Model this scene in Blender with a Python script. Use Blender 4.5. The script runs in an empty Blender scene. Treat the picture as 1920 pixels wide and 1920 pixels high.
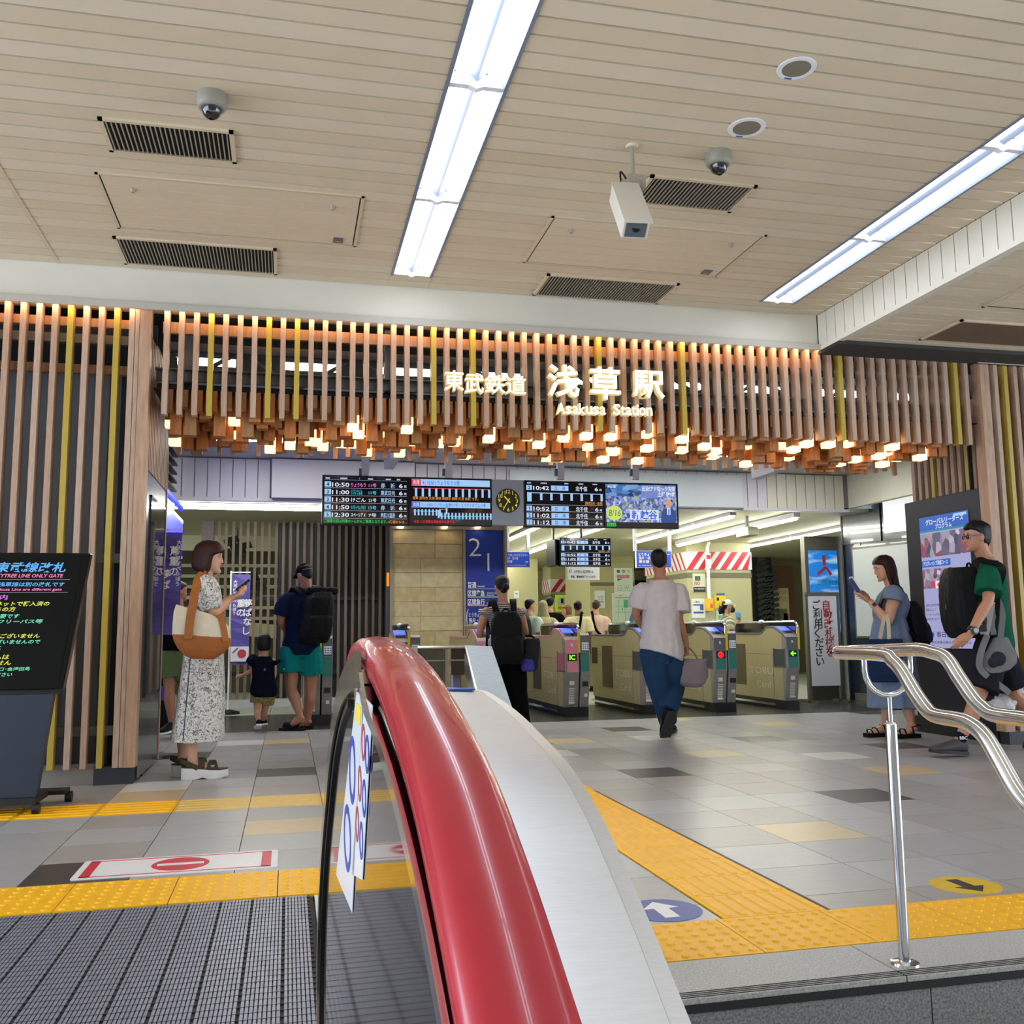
import bpy, math, random
import numpy as np
from mathutils import Vector, Matrix, Quaternion
random.seed(7); RNG = np.random.RandomState(5)
SC = bpy.context.scene
COL = SC.collection
PI = math.pi
# ------------------------------------------------------------ camera, light, exposure
F_PX, YAW, PIT, ROL, CAM_H = 1799.97, 0.228866, 0.124418, -0.0115563, 1.07
_fw = Vector((math.sin(YAW)*math.cos(PIT), math.cos(YAW)*math.cos(PIT), math.sin(PIT)))
_rt = Vector((math.cos(YAW), -math.sin(YAW), 0)); _up = _rt.cross(_fw)
_r = _rt*math.cos(ROL)+_up*math.sin(ROL); _u = _up*math.cos(ROL)-_rt*math.sin(ROL)
cam_data = bpy.data.cameras.new('camera'); cam = bpy.data.objects.new('camera', cam_data); COL.objects.link(cam)
cam_data.sensor_width = 36; cam_data.lens = F_PX/1920*36; cam_data.clip_start = .02; cam_data.clip_end = 200
cam.matrix_world = Matrix((( _r.x,_u.x,-_fw.x,0),(_r.y,_u.y,-_fw.y,0),(_r.z,_u.z,-_fw.z,CAM_H),(0,0,0,1)))
SC.camera = cam
SC.view_settings.view_transform = 'Standard'; SC.view_settings.look = 'None'
SC.view_settings.gamma = 1; SC.view_settings.use_curve_mapping = False
SC.view_settings.exposure = 0.5
world = bpy.data.worlds.new('world'); SC.world = world; world.use_nodes = True
world.node_tree.nodes['Background'].inputs[0].default_value = (.76,.86,1,1)
world.node_tree.nodes['Background'].inputs[1].default_value = 4.2
SC.cycles.max_bounces = 8; SC.cycles.diffuse_bounces = 4; SC.cycles.glossy_bounces = 4
SC.cycles.transmission_bounces = 6; SC.cycles.transparent_max_bounces = 8
SC.cycles.caustics_reflective = False; SC.cycles.caustics_refractive = False
SC.cycles.sample_clamp_indirect = 6
TUBE, TUBE_IN, WARM = 7.5, 38.0, 14.0

# ------------------------------------------------------------ helpers
def ray(x, y): return _fw*F_PX+_r*(x-960)-_u*(y-960)
def onz(x, y, z=0):
    d = ray(x, y); return Vector((0,0,CAM_H))+d*((z-CAM_H)/d.z)
def ony(x, y, Y):
    d = ray(x, y); return Vector((0,0,CAM_H))+d*(Y/d.y)
def onx(x, y, X):
    d = ray(x, y); return Vector((0,0,CAM_H))+d*(X/d.x)
def inview(p, m=40):
    v = Vector(p)-Vector((0,0,CAM_H)); c = v.dot(_fw)
    if c < .1: return False
    px = 960+F_PX*v.dot(_r)/c; py = 960-F_PX*v.dot(_u)/c
    return -m < px < 1920+m and -m < py < 1920+m
def lin(h):
    h = h.lstrip('#'); o = []
    for i in (0,2,4):
        c = int(h[i:i+2],16)/255; o.append(c/12.92 if c <= .04045 else ((c+.055)/1.055)**2.4)
    return tuple(o)+(1,)
MATS = {}
def mat(name, col='#808080', rough=.5, metal=0., emit=None, es=0., noise=0., ns=20., bump=0., bs=60., scale=(1,1,1), trans=0., alpha=1., coat=0., spec=.5, dark=.6):
    if name in MATS: return MATS[name]
    m = bpy.data.materials.new(name); m.use_nodes = True; nt = m.node_tree; b = nt.nodes['Principled BSDF']
    c = lin(col); b.inputs['Base Color'].default_value = c; b.inputs['Roughness'].default_value = rough
    b.inputs['Metallic'].default_value = metal; b.inputs['Transmission Weight'].default_value = trans
    b.inputs['Alpha'].default_value = alpha; b.inputs['Coat Weight'].default_value = coat
    b.inputs['Specular IOR Level'].default_value = spec
    if es:
        b.inputs['Emission Color'].default_value = lin(emit or col); b.inputs['Emission Strength'].default_value = es
    if noise or bump:
        tc = nt.nodes.new('ShaderNodeTexCoord'); mp = nt.nodes.new('ShaderNodeMapping')
        mp.inputs['Scale'].default_value = scale; nt.links.new(tc.outputs['Object'], mp.inputs['Vector'])
    if noise:
        n = nt.nodes.new('ShaderNodeTexNoise'); n.inputs['Scale'].default_value = ns; n.inputs['Detail'].default_value = 5
        nt.links.new(mp.outputs[0], n.inputs['Vector'])
        r = nt.nodes.new('ShaderNodeMapRange'); r.inputs[1].default_value = .3; r.inputs[2].default_value = .7
        nt.links.new(n.outputs[0], r.inputs[0])
        mx = nt.nodes.new('ShaderNodeMix'); mx.data_type = 'RGBA'
        mx.inputs[6].default_value = tuple(x*(1-noise*dark) for x in c[:3])+(1,); mx.inputs[7].default_value = tuple(min(1,x*(1+noise*.3)) for x in c[:3])+(1,)
        nt.links.new(r.outputs[0], mx.inputs[0]); nt.links.new(mx.outputs[2], b.inputs['Base Color'])
    if bump:
        n2 = nt.nodes.new('ShaderNodeTexNoise'); n2.inputs['Scale'].default_value = bs; n2.inputs['Detail'].default_value = 4
        nt.links.new(mp.outputs[0], n2.inputs['Vector'])
        bp = nt.nodes.new('ShaderNodeBump'); bp.inputs['Strength'].default_value = bump; bp.inputs['Distance'].default_value = .01
        nt.links.new(n2.outputs[0], bp.inputs['Height']); nt.links.new(bp.outputs[0], b.inputs['Normal'])
    MATS[name] = m; return m
WROOT = {}
def thing(name, label, cat, loc=(0,0,0), rz=None, group=None, parent=None):
    o = bpy.data.objects.new(name, None); COL.objects.link(o); o.empty_display_size = .1
    o.location = loc; o['label'] = label; o['category'] = cat
    if group: o['group'] = group
    if rz is None: WROOT[o.name] = Matrix.Translation(-Vector(loc))   # parts given in world coordinates
    else: o.rotation_euler = (0,0,rz)
    return o
def tag(o, label, cat, group=None):
    o['label'] = label; o['category'] = cat
    if group: o['group'] = group
    return o
def link(o, parent):
    COL.objects.link(o)
    if parent is not None:
        o.parent = parent
        if parent.name in WROOT: o.matrix_parent_inverse = WROOT[parent.name]
    return o
class MB:
    def __init__(s): s.v = []; s.f = []; s.mi = []
    def add(s, vs, fs, mi=0):
        n = len(s.v); s.v += [tuple(v) for v in vs]; s.f += [tuple(i+n for i in f) for f in fs]; s.mi += [mi]*len(fs); return s
    def box(s, x0, x1, y0, y1, z0, z1, mi=0):
        return s.add([(x0,y0,z0),(x1,y0,z0),(x1,y1,z0),(x0,y1,z0),(x0,y0,z1),(x1,y0,z1),(x1,y1,z1),(x0,y1,z1)],
            [(0,3,2,1),(4,5,6,7),(0,1,5,4),(1,2,6,5),(2,3,7,6),(3,0,4,7)], mi)
    def obox(s, c, ax, ay, az, mi=0):      # centre and three half-axis vectors
        c, ax, ay, az = map(Vector, (c, ax, ay, az)); vs = []
        for k in (-1,1):
            for i, j in ((-1,-1),(1,-1),(1,1),(-1,1)): vs.append(c+ax*i+ay*j+az*k)
        return s.add(vs, [(0,3,2,1),(4,5,6,7),(0,1,5,4),(1,2,6,5),(2,3,7,6),(3,0,4,7)], mi)
    def bar(s, a, b, w, h, up=(0,0,1), mi=0):
        a, b = Vector(a), Vector(b); d = (b-a); u = Vector(up); sd = d.cross(u)
        if sd.length < 1e-6: sd = d.cross(Vector((1,0,0)))
        sd.normalize(); u2 = sd.cross(d).normalized()
        return s.obox((a+b)/2, sd*w/2, d/2, u2*h/2, mi)
    def prism(s, poly, ext, mi=0):
        poly = [Vector(p) for p in poly]; e = Vector(ext); n = len(poly)
        return s.add(poly+[p+e for p in poly], [tuple(range(n-1,-1,-1)), tuple(range(n,2*n))]+[(i,(i+1)%n,n+(i+1)%n,n+i) for i in range(n)], mi)
    def loft(s, rings, caps=True, mi=0, closed=False):
        n = len(rings[0]); m = len(rings); vs = [p for r in rings for p in r]; fs = []
        for k in range(m if closed else m-1):
            for i in range(n):
                a, b = k*n+i, k*n+(i+1)%n; k2 = (k+1)%m
                fs.append((a, b, k2*n+(i+1)%n, k2*n+i))
        if caps and not closed: fs += [tuple(range(n-1,-1,-1)), tuple((m-1)*n+i for i in range(n))]
        return s.add(vs, fs, mi)
    def tube(s, pts, r, n=8, caps=True, closed=False, mi=0, flat=1.0, ref=None):
        pts = [Vector(p) for p in pts]; m = len(pts); rs = r if hasattr(r,'__len__') else [r]*m; rings = []; prev = None
        for i in range(m):
            a = pts[(i-1)%m] if closed or i > 0 else pts[i]; b = pts[(i+1)%m] if closed or i < m-1 else pts[i]
            t = (b-a).normalized()
            if prev is None:
                q = Vector(ref) if ref else (Vector((0,0,1)) if abs(t.z) < .9 else Vector((1,0,0)))
                u = (q-t*q.dot(t)).normalized()
            else: u = (prev-t*prev.dot(t)).normalized()
            prev = u; w = t.cross(u)
            rings.append([pts[i]+(u*math.cos(2*PI*k/n)*flat+w*math.sin(2*PI*k/n))*rs[i] for k in range(n)])
        return s.loft(rings, caps, mi, closed)
    def lathe(s, prof, c, n=20, mi=0, axis='z'):
        c = Vector(c); rings = []
        for r, z in prof:
            rings.append([c+(Vector((r*math.cos(2*PI*k/n), r*math.sin(2*PI*k/n), z)) if axis == 'z' else Vector((r*math.cos(2*PI*k/n), -z if axis=='-y' else z, r*math.sin(2*PI*k/n)))) for k in range(n)])
        return s.loft(rings, True, mi)
    def ell(s, c, r, nu=14, nv=9, R=None, mi=0):
        c = Vector(c); rings = []
        for j in range(nv):
            ph = -PI/2+PI*(j+.35)/(nv-.3)
            rr = []
            for i in range(nu):
                p = Vector((r[0]*math.cos(ph)*math.cos(2*PI*i/nu), r[1]*math.cos(ph)*math.sin(2*PI*i/nu), r[2]*math.sin(ph)))
                rr.append(c+(R@p if R else p))
            rings.append(rr)
        return s.loft(rings, True, mi)
    def data(s, name, mats, smooth=False):
        me = bpy.data.meshes.new(name); me.from_pydata(s.v, [], s.f)
        for m in (mats if isinstance(mats,(list,tuple)) else [mats]): me.materials.append(m)
        if any(s.mi): me.polygons.foreach_set('material_index', s.mi)
        if smooth: me.polygons.foreach_set('use_smooth', [True]*len(s.f))
        me.update(); return me
    def obj(s, name, mats, parent=None, smooth=False, bevel=0, kind=None):
        o = bpy.data.objects.new(name, s.data(name, mats, smooth)); link(o, parent)
        if smooth and smooth != 2:
            try: o.data.set_sharp_from_angle(angle=math.radians(40))
            except Exception: pass
        if bevel:
            b = o.modifiers.new('bevel','BEVEL'); b.width = bevel; b.segments = 2; b.limit_method = 'ANGLE'
        if kind: o['kind'] = kind
        return o
def struct(name, mb, m, **k):
    return mb.obj(name, m, None, kind='structure', **k)
def inst(src, name, parent, loc=(0,0,0), m=None):
    o = bpy.data.objects.new(name, src.data); link(o, parent); o.location = loc
    return o
def copy_tree(o, parent=None):
    c = o.copy(); COL.objects.link(c)
    if parent is not None: c.parent = parent
    for ch in [x for x in o.children]: copy_tree(ch, c)
    return c
_tc = bpy.data.curves.new('lettering','FONT'); _to = bpy.data.objects.new('lettering', _tc); COL.objects.link(_to)
_TCACHE = {}
def text_data(body, weight=0., ext=0., space=1., res=2, line=1.):
    k = (body, weight, ext, space, line)
    if k not in _TCACHE:
        _tc.body = body; _tc.offset = weight; _tc.extrude = ext; _tc.space_character = space; _tc.resolution_u = res; _tc.size = 1; _tc.space_line = line
        dg = bpy.context.evaluated_depsgraph_get(); me = bpy.data.meshes.new_from_object(_to.evaluated_get(dg))
        v = np.empty(len(me.vertices)*3, dtype=np.float32); me.vertices.foreach_get('co', v); v = v.reshape(-1,3)
        _TCACHE[k] = (v, [tuple(p.vertices) for p in me.polygons]); bpy.data.meshes.remove(me)
    return _TCACHE[k]
def text(body, h, m, parent, at, xd=(1,0,0), yd=(0,0,1), align='l', width=None, weight=0., ext=0., space=1., name='lettering', slant=0., line=1., join=None):
    """flat or raised lettering: h = cap height, laid from point 'at' along xd (reading direction) and yd (up)"""
    v, f = text_data(body, weight, ext, space, 2, line)
    if not len(v): return None
    v = v.copy(); mn, mx = v[:,0].min(), v[:,0].max(); v[:,0] -= mn; w = mx-mn
    sx = sy = h/.72
    if width: sx = width/max(w,1e-6)
    if slant: v[:,0] += v[:,1]*slant
    X = v[:,0]*sx; 
    if align == 'c': X = X-w*sx/2
    if align == 'r': X = X-w*sx
    xd, yd = Vector(xd).normalized(), Vector(yd).normalized(); nd = xd.cross(yd); at = Vector(at)
    P = np.array(at)+np.outer(X,np.array(xd))+np.outer(v[:,1]*sy,np.array(yd))+np.outer(v[:,2]*sy,np.array(nd))
    mb = join if join is not None else MB(); mb.add(P.tolist(), f)
    if join is not None: return mb
    return mb.obj(name, m, parent)
# ------------------------------------------------------------ setting: floor, ceiling, walls
M_cream = mat('cream enamel', '#d9c9ae', .45, noise=.05, ns=3)
M_void = mat('dark ceiling void', '#0c0b0a', .9)
M_plaster = mat('cream plaster', '#d8d3c4', .6, noise=.04, ns=4)
M_joint = mat('dark joint', '#3b3a38', .8)
def tilemat(n, c, d=.12): return mat(n, c, .32, noise=d, ns=9, scale=(1,6,1), bump=.02, bs=200, dark=.8)
T_grey = tilemat('grey stone tile', '#a3a3a4'); T_grey2 = tilemat('pale grey stone tile', '#abacae'); T_grey3 = tilemat('warm grey stone tile', '#a09d9b')
T_dark = tilemat('dark brown tile', '#4a4140'); T_cream = tilemat('beige tile', '#c9b48c'); T_white = tilemat('white tile', '#d3d3cf'); T_slate = tilemat('slate tile', '#4d504c')
M_tac = mat('yellow tactile tile', '#f6b906', .45, noise=.12, ns=14, bump=.05, bs=300); M_tacb = mat('beige tactile tile', '#d5b565', .45, noise=.1, ns=14)
sub = MB().box(-7,.12,1.2,4.24,-.3,-.012).box(-7,16,4.24,30,-.3,-.012).box(.5,16,2.795,4.24,-.3,-.03)
floor = struct('floor', sub, M_joint)
special = {}
def cell(x, y):
    X0, PX = -.22, .453
    i = math.floor((x-X0)/PX)
    y0, p = (4.69,.42) if (x < .23 and y < 6.37) else (4.57,.45)
    return i, math.floor((y-y0)/p+1e-6), x < .23 and y < 6.37
for t, x, y in ((T_dark,2.72,7.05),(T_dark,3.56,5.66),(T_cream,2.68,4.79),(T_white,4.46,7.5),(T_cream,4.44,6.52),(T_cream,3.61,7.95),(T_dark,4.53,8.87),(T_dark,3.64,10.31),
  (T_white,3.63,9.36),(T_cream,2.72,9.3),(T_cream,5.44,10.2),(T_dark,5.4,7.92),(T_white,2.36,8.5),(T_slate,2.32,9.15),(T_slate,7.2,11.1),(T_cream,4.71,11.1),
  (T_white,-.9,7.4),(T_cream,-.9,7.0),(T_dark,-.9,9.2),(T_dark,0,7.95),(T_cream,0,5.75),(T_dark,-1,4.88),(T_white,-.45,10.1),(T_cream,0,10.1)):
    special[cell(x,y)] = t
_tm = {}
def tile(name, x0, x1, y0, y1, m, g=.0022, top=0.0):
    k = (round(x1-x0,3), round(y1-y0,3), m.name, top)
    if k not in _tm:
        a, b = (x1-x0)/2-g, (y1-y0)/2-g
        _tm[k] = MB().box(-a,a,-b,b,-.012,top).data(name, m)
    o = bpy.data.objects.new(name, _tm[k]); link(o, floor); o.location = ((x0+x1)/2,(y0+y1)/2,0); return o
cells = []
X0, PX = -.22, .453
for i in range(-14, 30):
    xa, xb = X0+i*PX, X0+(i+1)*PX
    left = xa < .2
    spans = []
    if left:
        spans = [(4.69+.42*k, 4.69+.42*(k+1) if k < 3 else 6.37, (i,k,True)) for k in range(4)]
        ks = range(4, 16)
    else: ks = range(-3, 16)
    for k in ks:
        ya = 4.57+.45*k; yb = ya+.45
        if not left and ya < 3.5: ya = 3.47
        if yb > 11.3: yb = 11.3
        if ya < 11.25: spans.append((ya, yb, (i,k,False)))
    for ya, yb, key in spans:
        if xa > .2 and xa < .5 and ya < 4.6: xa2 = max(xa,.47)
        else: xa2 = xa
        mid = (xa+xb)/2
        if abs((ya+yb)/2-6.6) < .1 and mid < 2.0: continue            # tactile strip
        if 1.58 < mid < 2.05 and ya < 6.8: continue                  # tactile path
        cells.append((xa2,xb,ya,yb,key))
vis = [c for c in cells if any(inview((x,y,0),0) for x in c[:2] for y in c[2:4])]
vis.sort(key=lambda c: -((c[1]-c[0])*(c[3]-c[2])/max(.3,(c[2]+c[3])/2)**3))
rest = MB(); visset = set(id(c) for c in vis[:236])
for c in cells:
    m = special.get(c[4]) or (T_grey, T_grey2, T_grey3)[(c[4][0]*7+c[4][1]*13+(c[4][0]*c[4][1])%5)%3]
    if id(c) in visset: tile('tile', c[0],c[1],c[2],c[3], m)
    else: rest.box(c[0]+.002,c[1]-.002,c[2]+.002,c[3]-.002,-.012,0, (0 if m in (T_grey,T_grey2,T_grey3) else 1 if m in (T_dark,T_slate) else 2 if m is T_cream else 3))
o = rest.obj('far_tiles', [T_grey,T_dark,T_cream,T_white], floor); o['kind'] = 'stuff'
# dark granite strip under the ticket gates and the pale floor behind it
gs = MB(); gp = MB()
for i in range(-16, 26):
    gs.box(-.22+i*.605,-.22+i*.605+.6,11.3,12.45,-.012,0).box(-.22+i*.605,-.22+i*.605+.6,12.454,13.6,-.012,0)
for i in range(-10, 16):
    for k in range(14): gp.box(-.22+i*.906,-.22+i*.906+.9,13.605+k*.9,13.6+k*.9+.897,-.012,0)
o = gs.obj('dark_granite_slabs', mat('dark granite','#3d403d',.25,noise=.3,ns=60), floor); o['kind'] = 'stuff'
o = gp.obj('inner_hall_tiles', mat('pale tile','#aeb3a8',.3,noise=.08,ns=8), floor); o['kind'] = 'stuff'
# tactile paving: dots and bars
def tactile(x0, x1, y0, y1, kind, m, n=5):
    b = MB(); cx, cy = (x0+x1)/2, (y0+y1)/2; a, c = (x1-x0)/2-.002, (y1-y0)/2-.002
    b.box(-a,a,-c,c,-.012,.001)
    if kind == 'dot':
        nx, ny = max(2,round((x1-x0)/.062)), max(2,round((y1-y0)/.062))
        for i in range(nx):
            for j in range(ny):
                x, y = -a+(i+.5)*2*a/nx, -c+(j+.5)*2*c/ny
                q = [[(x+r*math.cos(t*PI/4), y+r*math.sin(t*PI/4), z) for t in range(8)] for r, z in ((.0155,.001),(.0115,.0055))]
                b.loft(q, True)
    else:
        for i in range(n):
            if kind == 'x': y = -c+(i+.5)*2*c/n; b.prism([(-a+.015,y-.014,.001),(-a+.015,y+.014,.001),(-a+.02,y+.009,.0055),(-a+.02,y-.009,.0055)][::1], (2*a-.035,0,0))
            else: x = -a+(i+.5)*2*a/n; b.prism([(x-.016,-c+.012,.001),(x+.016,-c+.012,.001),(x+.010,-c+.017,.0055),(x-.010,-c+.017,.0055)], (0,2*c-.03,0))
    o = b.obj('tactile_tile', m, floor); o.location = (cx,cy,0); return o
for i in range(-9, 1):
    tactile(-.025+.43*i, .405+.43*i if i < 0 else .46, 4.24, 4.69, 'dot', M_tac)
for i in range(0, 9): tactile(.72+.424*i, 1.144+.424*i, 3.08, 3.47, 'dot', M_tac)
for i in range(-8, 5):
    xa = X0+i*PX
    tactile(xa, xa+PX, 6.37, 6.82, 'x' if i != 4 else 'dot', M_tacb if i in (-1,0) else M_tac)
yy = 3.47
while yy < 6.3:
    y2 = min(yy+.29, 6.37)
    tactile(1.6, 1.83, yy, y2, 'y' if yy < 5.7 else 'dot', M_tac, 4) if yy > 5.7 else tactile(1.6, 2.03, yy, y2+.0, 'y', M_tac, 7)
    if yy > 5.7: tactile(1.83, 2.03, yy, y2, 'dot', M_tac)
    yy = y2
# granite stair edge and riser at the right
M_gran = mat('speckled grey granite', '#b9bbbb', .5, noise=.55, ns=150, dark=.7); M_gran2 = mat('dark speckled granite', '#8d9193', .45, noise=.8, ns=130, dark=.75); M_grand = mat('black granite band','#191b1e',.4,noise=.3,ns=200)
st = struct('trim_1', MB().box(.5,1.88,2.77,3.078,-.018,0).box(1.884,3.6,2.77,3.078,-.018,0).box(3.604,7,2.77,3.078,-.018,0), M_gran, bevel=.002)
gro = MB()
for k in range(4): gro.box(.5,7,2.775+k*.013,2.781+k*.013,-.002,.0008)
gro.obj('nosing_groove', mat('black rubber','#141416',.7), st, kind='stuff')
MB().box(.5,7,2.765,2.80,-.040,-.018).obj('dark_band', M_grand, st)
rs = MB().box(.5,1.96,2.77,2.80,-.4,-.040).box(1.965,3.4,2.77,2.80,-.4,-.040).box(3.405,7,2.77,2.80,-.4,-.040); rs.obj('riser', M_gran2, st)
MB().box(.5,7,2.2,2.79,-.22,-.19).obj('stair_tread', M_gran, st)
for k in range(1,8): MB().box(.5,7,2.77-.32*k-.32,2.77-.32*k+.03,-.20-.17*k-.02,-.20-.17*k).obj('stair_tread', M_gran, st)
# escalator landing plate with fine cleats
M_plate = mat('cleated grey aluminium', '#9a9fb2', .42, .5, noise=.2, ns=30); M_groove = mat('dark groove','#23242b',.6)
lp = thing('escalator_landing_plate', 'grey cleated metal landing plate in front of the yellow dotted strip', 'floor plate', (-1.2,3,0))
MB().box(-2.6,.105,1.3,4.235,-.05,-.004).obj('base_plate', M_groove, lp)
cl = MB(); x = -2.58; q = 0
while x < .09:
    wide = (q % 9 == 8)
    cl.box(x, x+.0092, 1.3, 4.225, -.004, 0); x += .0128 + (.008 if wide else 0); q += 1
o = cl.obj('cleats', M_plate, lp); o['kind'] = 'stuff'
cr = MB(); y = 1.34
while y < 4.2: cr.box(-2.58,.105,y,y+.003,-.0035,.0004); y += .05
o = cr.obj('cross_grooves', M_groove, lp); o['kind'] = 'stuff'
MB().box(-2.6,.105,1.3,1.304,-.01,.0012).box(-2.6,.105,2.62,2.626,-.004,.0012).obj('plate_joint', mat('steel trim','#c9ccd0',.25,1.), lp)
# ceiling: planks
ZC = 3.91
slab = struct('ceiling', MB().box(-7,4.67,-4,7.66,ZC+.11,ZC+.2).box(4.67,14,-4,7.66,3.60,3.7), M_void)
ys = 7.64; rest = MB(); segs = ((-7,.75,0),(1.08,3.96,0),(4.29,4.665,0),(4.72,14,1))
M_pl = [M_cream, mat('cream enamel 2','#d6c6aa',.45,noise=.05,ns=3), mat('cream enamel 3','#dccdb3',.45,noise=.05,ns=3)]
k = 0
_pm = {}
while ys > -3.9:
    for si, (xa, xb, low) in enumerate(segs):
        z = ZC if not low else 3.58
        if inview(((max(xa,-2)+min(xb,9))/2, ys, z), 500) and ys > 3.5:
            cuts = [xa,-1.76,xb] if xa == -7 else [xa,xb]
            if ys > 7.45 and xa in (1.08,4.29): cuts = [xa-.33]+cuts
            for a, b in zip(cuts, cuts[1:]):
                key = (round(b-a,3), k%3)
                if key not in _pm: _pm[key] = MB().box(-(b-a)/2+.001,(b-a)/2-.001,-.062,.062,0,.012).data('plank', M_pl[k%3])
                o = bpy.data.objects.new('plank', _pm[key]); link(o, slab); o.location = ((a+b)/2, ys-.07, z)
        else: rest.box(xa,xb,ys-.1355,ys-.0045,z,z+.012)
    ys -= .14; k += 1
o = rest.obj('far_planks', M_cream, slab); o['kind'] = 'stuff'
# step down to the lower ceiling at the right, panelled
bm_ = struct('trim_2', MB().box(4.675,4.71,-4,7.64,3.575,ZC+.03), mat('joint shade','#57524a',.8))
y = 7.63; rest = MB()
while y > -3.9:
    if y > 4.6: MB().box(4.662,4.68,y-.138,y-.004,3.61,ZC-.005).obj('panel', M_plaster, bm_)
    else: rest.box(4.662,4.68,y-.138,y-.004,3.61,ZC-.005)
    y -= .143
o = rest.obj('far_panels', M_plaster, bm_); o['kind'] = 'stuff'
MB().box(4.652,4.72,-4,7.64,3.572,3.612).obj('edge_strip', M_plaster, bm_)
# fascia over the lattice
struct('wall_front', MB().box(-7,4.66,7.64,7.74,3.62,ZC+.1), M_plaster)
struct('trim_3', MB().box(-7,14,7.60,7.76,3.595,3.622).box(-7,6.3,7.58,7.6,3.570,3.622).box(6.3,14,7.58,7.6,3.54,3.6), mat('grey cream trim','#b9b4a8',.5))
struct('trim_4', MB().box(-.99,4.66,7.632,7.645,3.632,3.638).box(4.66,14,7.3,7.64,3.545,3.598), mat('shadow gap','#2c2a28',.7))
# outer shell (out of view; near left and right sides stay open to world light)
YF_ = 7.65
M_wall = mat('hall wall','#cfcac0',.7)
struct('wall_left', MB().box(-7.1,-7,YF_-.3,30,0,4.6), M_wall)
struct('wall_right', MB().box(14,14.1,YF_-.3,30,0,4.6), M_wall)
struct('wall_back_added', MB().box(-7,14,-5.1,-5,-3,4.6), mat('added dark back wall','#6d665c',.7,noise=.1,ns=2))  # unseen wall added to darken reflections in steel and screens
struct('trim_5', MB().box(-14,20,-12,1.2,-6.1,-6), mat('lower floor','#b5b5b2',.5))
# fluorescent light fittings
M_fit = mat('white reflector', '#e9edf2', .35); M_refl = mat('blue grey reflector', '#76808f', .35); M_tube = mat('lit fluorescent tube', '#ffffff', .3, emit='#f1f6ff', es=TUBE)
def light_unit(x0, x1, y0, y1, label, group):
    xm = (x0+x1)/2; t = thing('ceiling_light', label, 'light', (xm,(y0+y1)/2,ZC), None, group)
    MB().prism([(x0,y0,ZC-.006),(x0+.02,y0,ZC-.006),(x0+.045,y0,ZC+.075),(x1-.045,y0,ZC+.075),(x1-.02,y0,ZC-.006),(x1,y0,ZC-.006),(x1,y0,ZC+.09),(x0,y0,ZC+.09)],(0,y1-y0,0)).obj('housing', M_refl, t)
    MB().prism([(xm-.05,y0+.03,ZC+.072),(xm,y0+.03,ZC+.02),(xm+.05,y0+.03,ZC+.072)],(0,y1-y0-.06,0)).obj('reflector', M_refl, t)
    for s in (-1,1):
        MB().tube([(xm+s*.085,y0+.035,ZC+.035),(xm+s*.085,y1-.035,ZC+.035)], .034, 10, flat=.55).obj('tube', M_tube, t, smooth=True)
    for y in (y0,y1-.02):
        MB().prism([(x0+.01,y,ZC+.005),(xm-.04,y,ZC+.005),(xm,y,ZC-.012),(xm+.04,y,ZC+.005),(x1-.01,y,ZC+.005),(x1-.04,y,ZC+.07),(x0+.04,y,ZC+.07)],(0,.02,0)).obj('end_plate', M_fit, t)
    return t
nm = ['unit at the far end of the','second unit from the far end of the','third unit from the far end of the']
for r, (x0, x1) in enumerate(((.75,1.08),(3.96,4.29))):
    for k in range(8):
        y1 = 7.39-1.37*k
        light_unit(x0, x1, y1-1.37, y1, 'twin-tube light, '+(nm[k] if k < 3 else 'unit behind the viewer in the')+' '+('row over the escalator rail' if r == 0 else 'row by the ceiling step'), 'twin-tube ceiling lights')
for k in range(3):
    light_unit(-2.46, -2.13, 2.0-2.5*k, 3.37-2.5*k, 'twin-tube white ceiling light in the row over the escalator landing, out of view', 'twin-tube ceiling lights')
    light_unit(7.2, 7.53, 2.0-2.5*k, 3.37-2.5*k, 'twin-tube white ceiling light in the row over the stairs, out of view', 'twin-tube ceiling lights')
# ------------------------------------------------------------ timber lattice portal
M_slat = mat('oak slat', '#b2937c', .5, noise=.35, ns=7, scale=(9,9,1), bump=.05, bs=40)
M_slat2 = mat('pale oak slat', '#ba9f8a', .5, noise=.35, ns=7, scale=(9,9,1)); M_gold = mat('gold lacquered slat', '#b59c3f', .4, noise=.12, ns=6)
M_wood = mat('oak frame', '#b8957a', .5, noise=.35, ns=6, scale=(8,8,1))
M_pine = mat('orange pine block', '#b8743c', .6, noise=.4, ns=6, scale=(6,6,1.2)); M_pine2 = mat('tan pine block', '#a67a4c', .6, noise=.35, ns=6, scale=(6,6,1.2))
M_steel = mat('grey painted steel', '#7d8186', .5, noise=.1, ns=5); M_dsteel = mat('dark painted steel', '#2b2e34', .5, noise=.1, ns=5)
M_led = mat('warm led strip', '#ffd9a0', .4, emit='#ffc58a', es=WARM*2.8); M_glow = mat('glowing acrylic block', '#ffe2b0', .4, emit='#ffcf8c', es=WARM*.13)
YF = 7.65
def slats(parent, xs, z0, z1, gold=(), y=YF, w=.041, d=.085, name='slat'):
    cache = {}
    for i, x in enumerate(xs):
        m = M_gold if i in gold else (M_slat, M_slat2)[(i*5)%3 == 0]
        if m.name not in cache: cache[m.name] = MB().box(-w/2,w/2,0,d,z0,z1).data(name, m)
        o = bpy.data.objects.new(name, cache[m.name]); link(o, parent); o.location = (x, y, 0)
def ctr(px, py, Y): return ony(px, py, Y)
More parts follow.
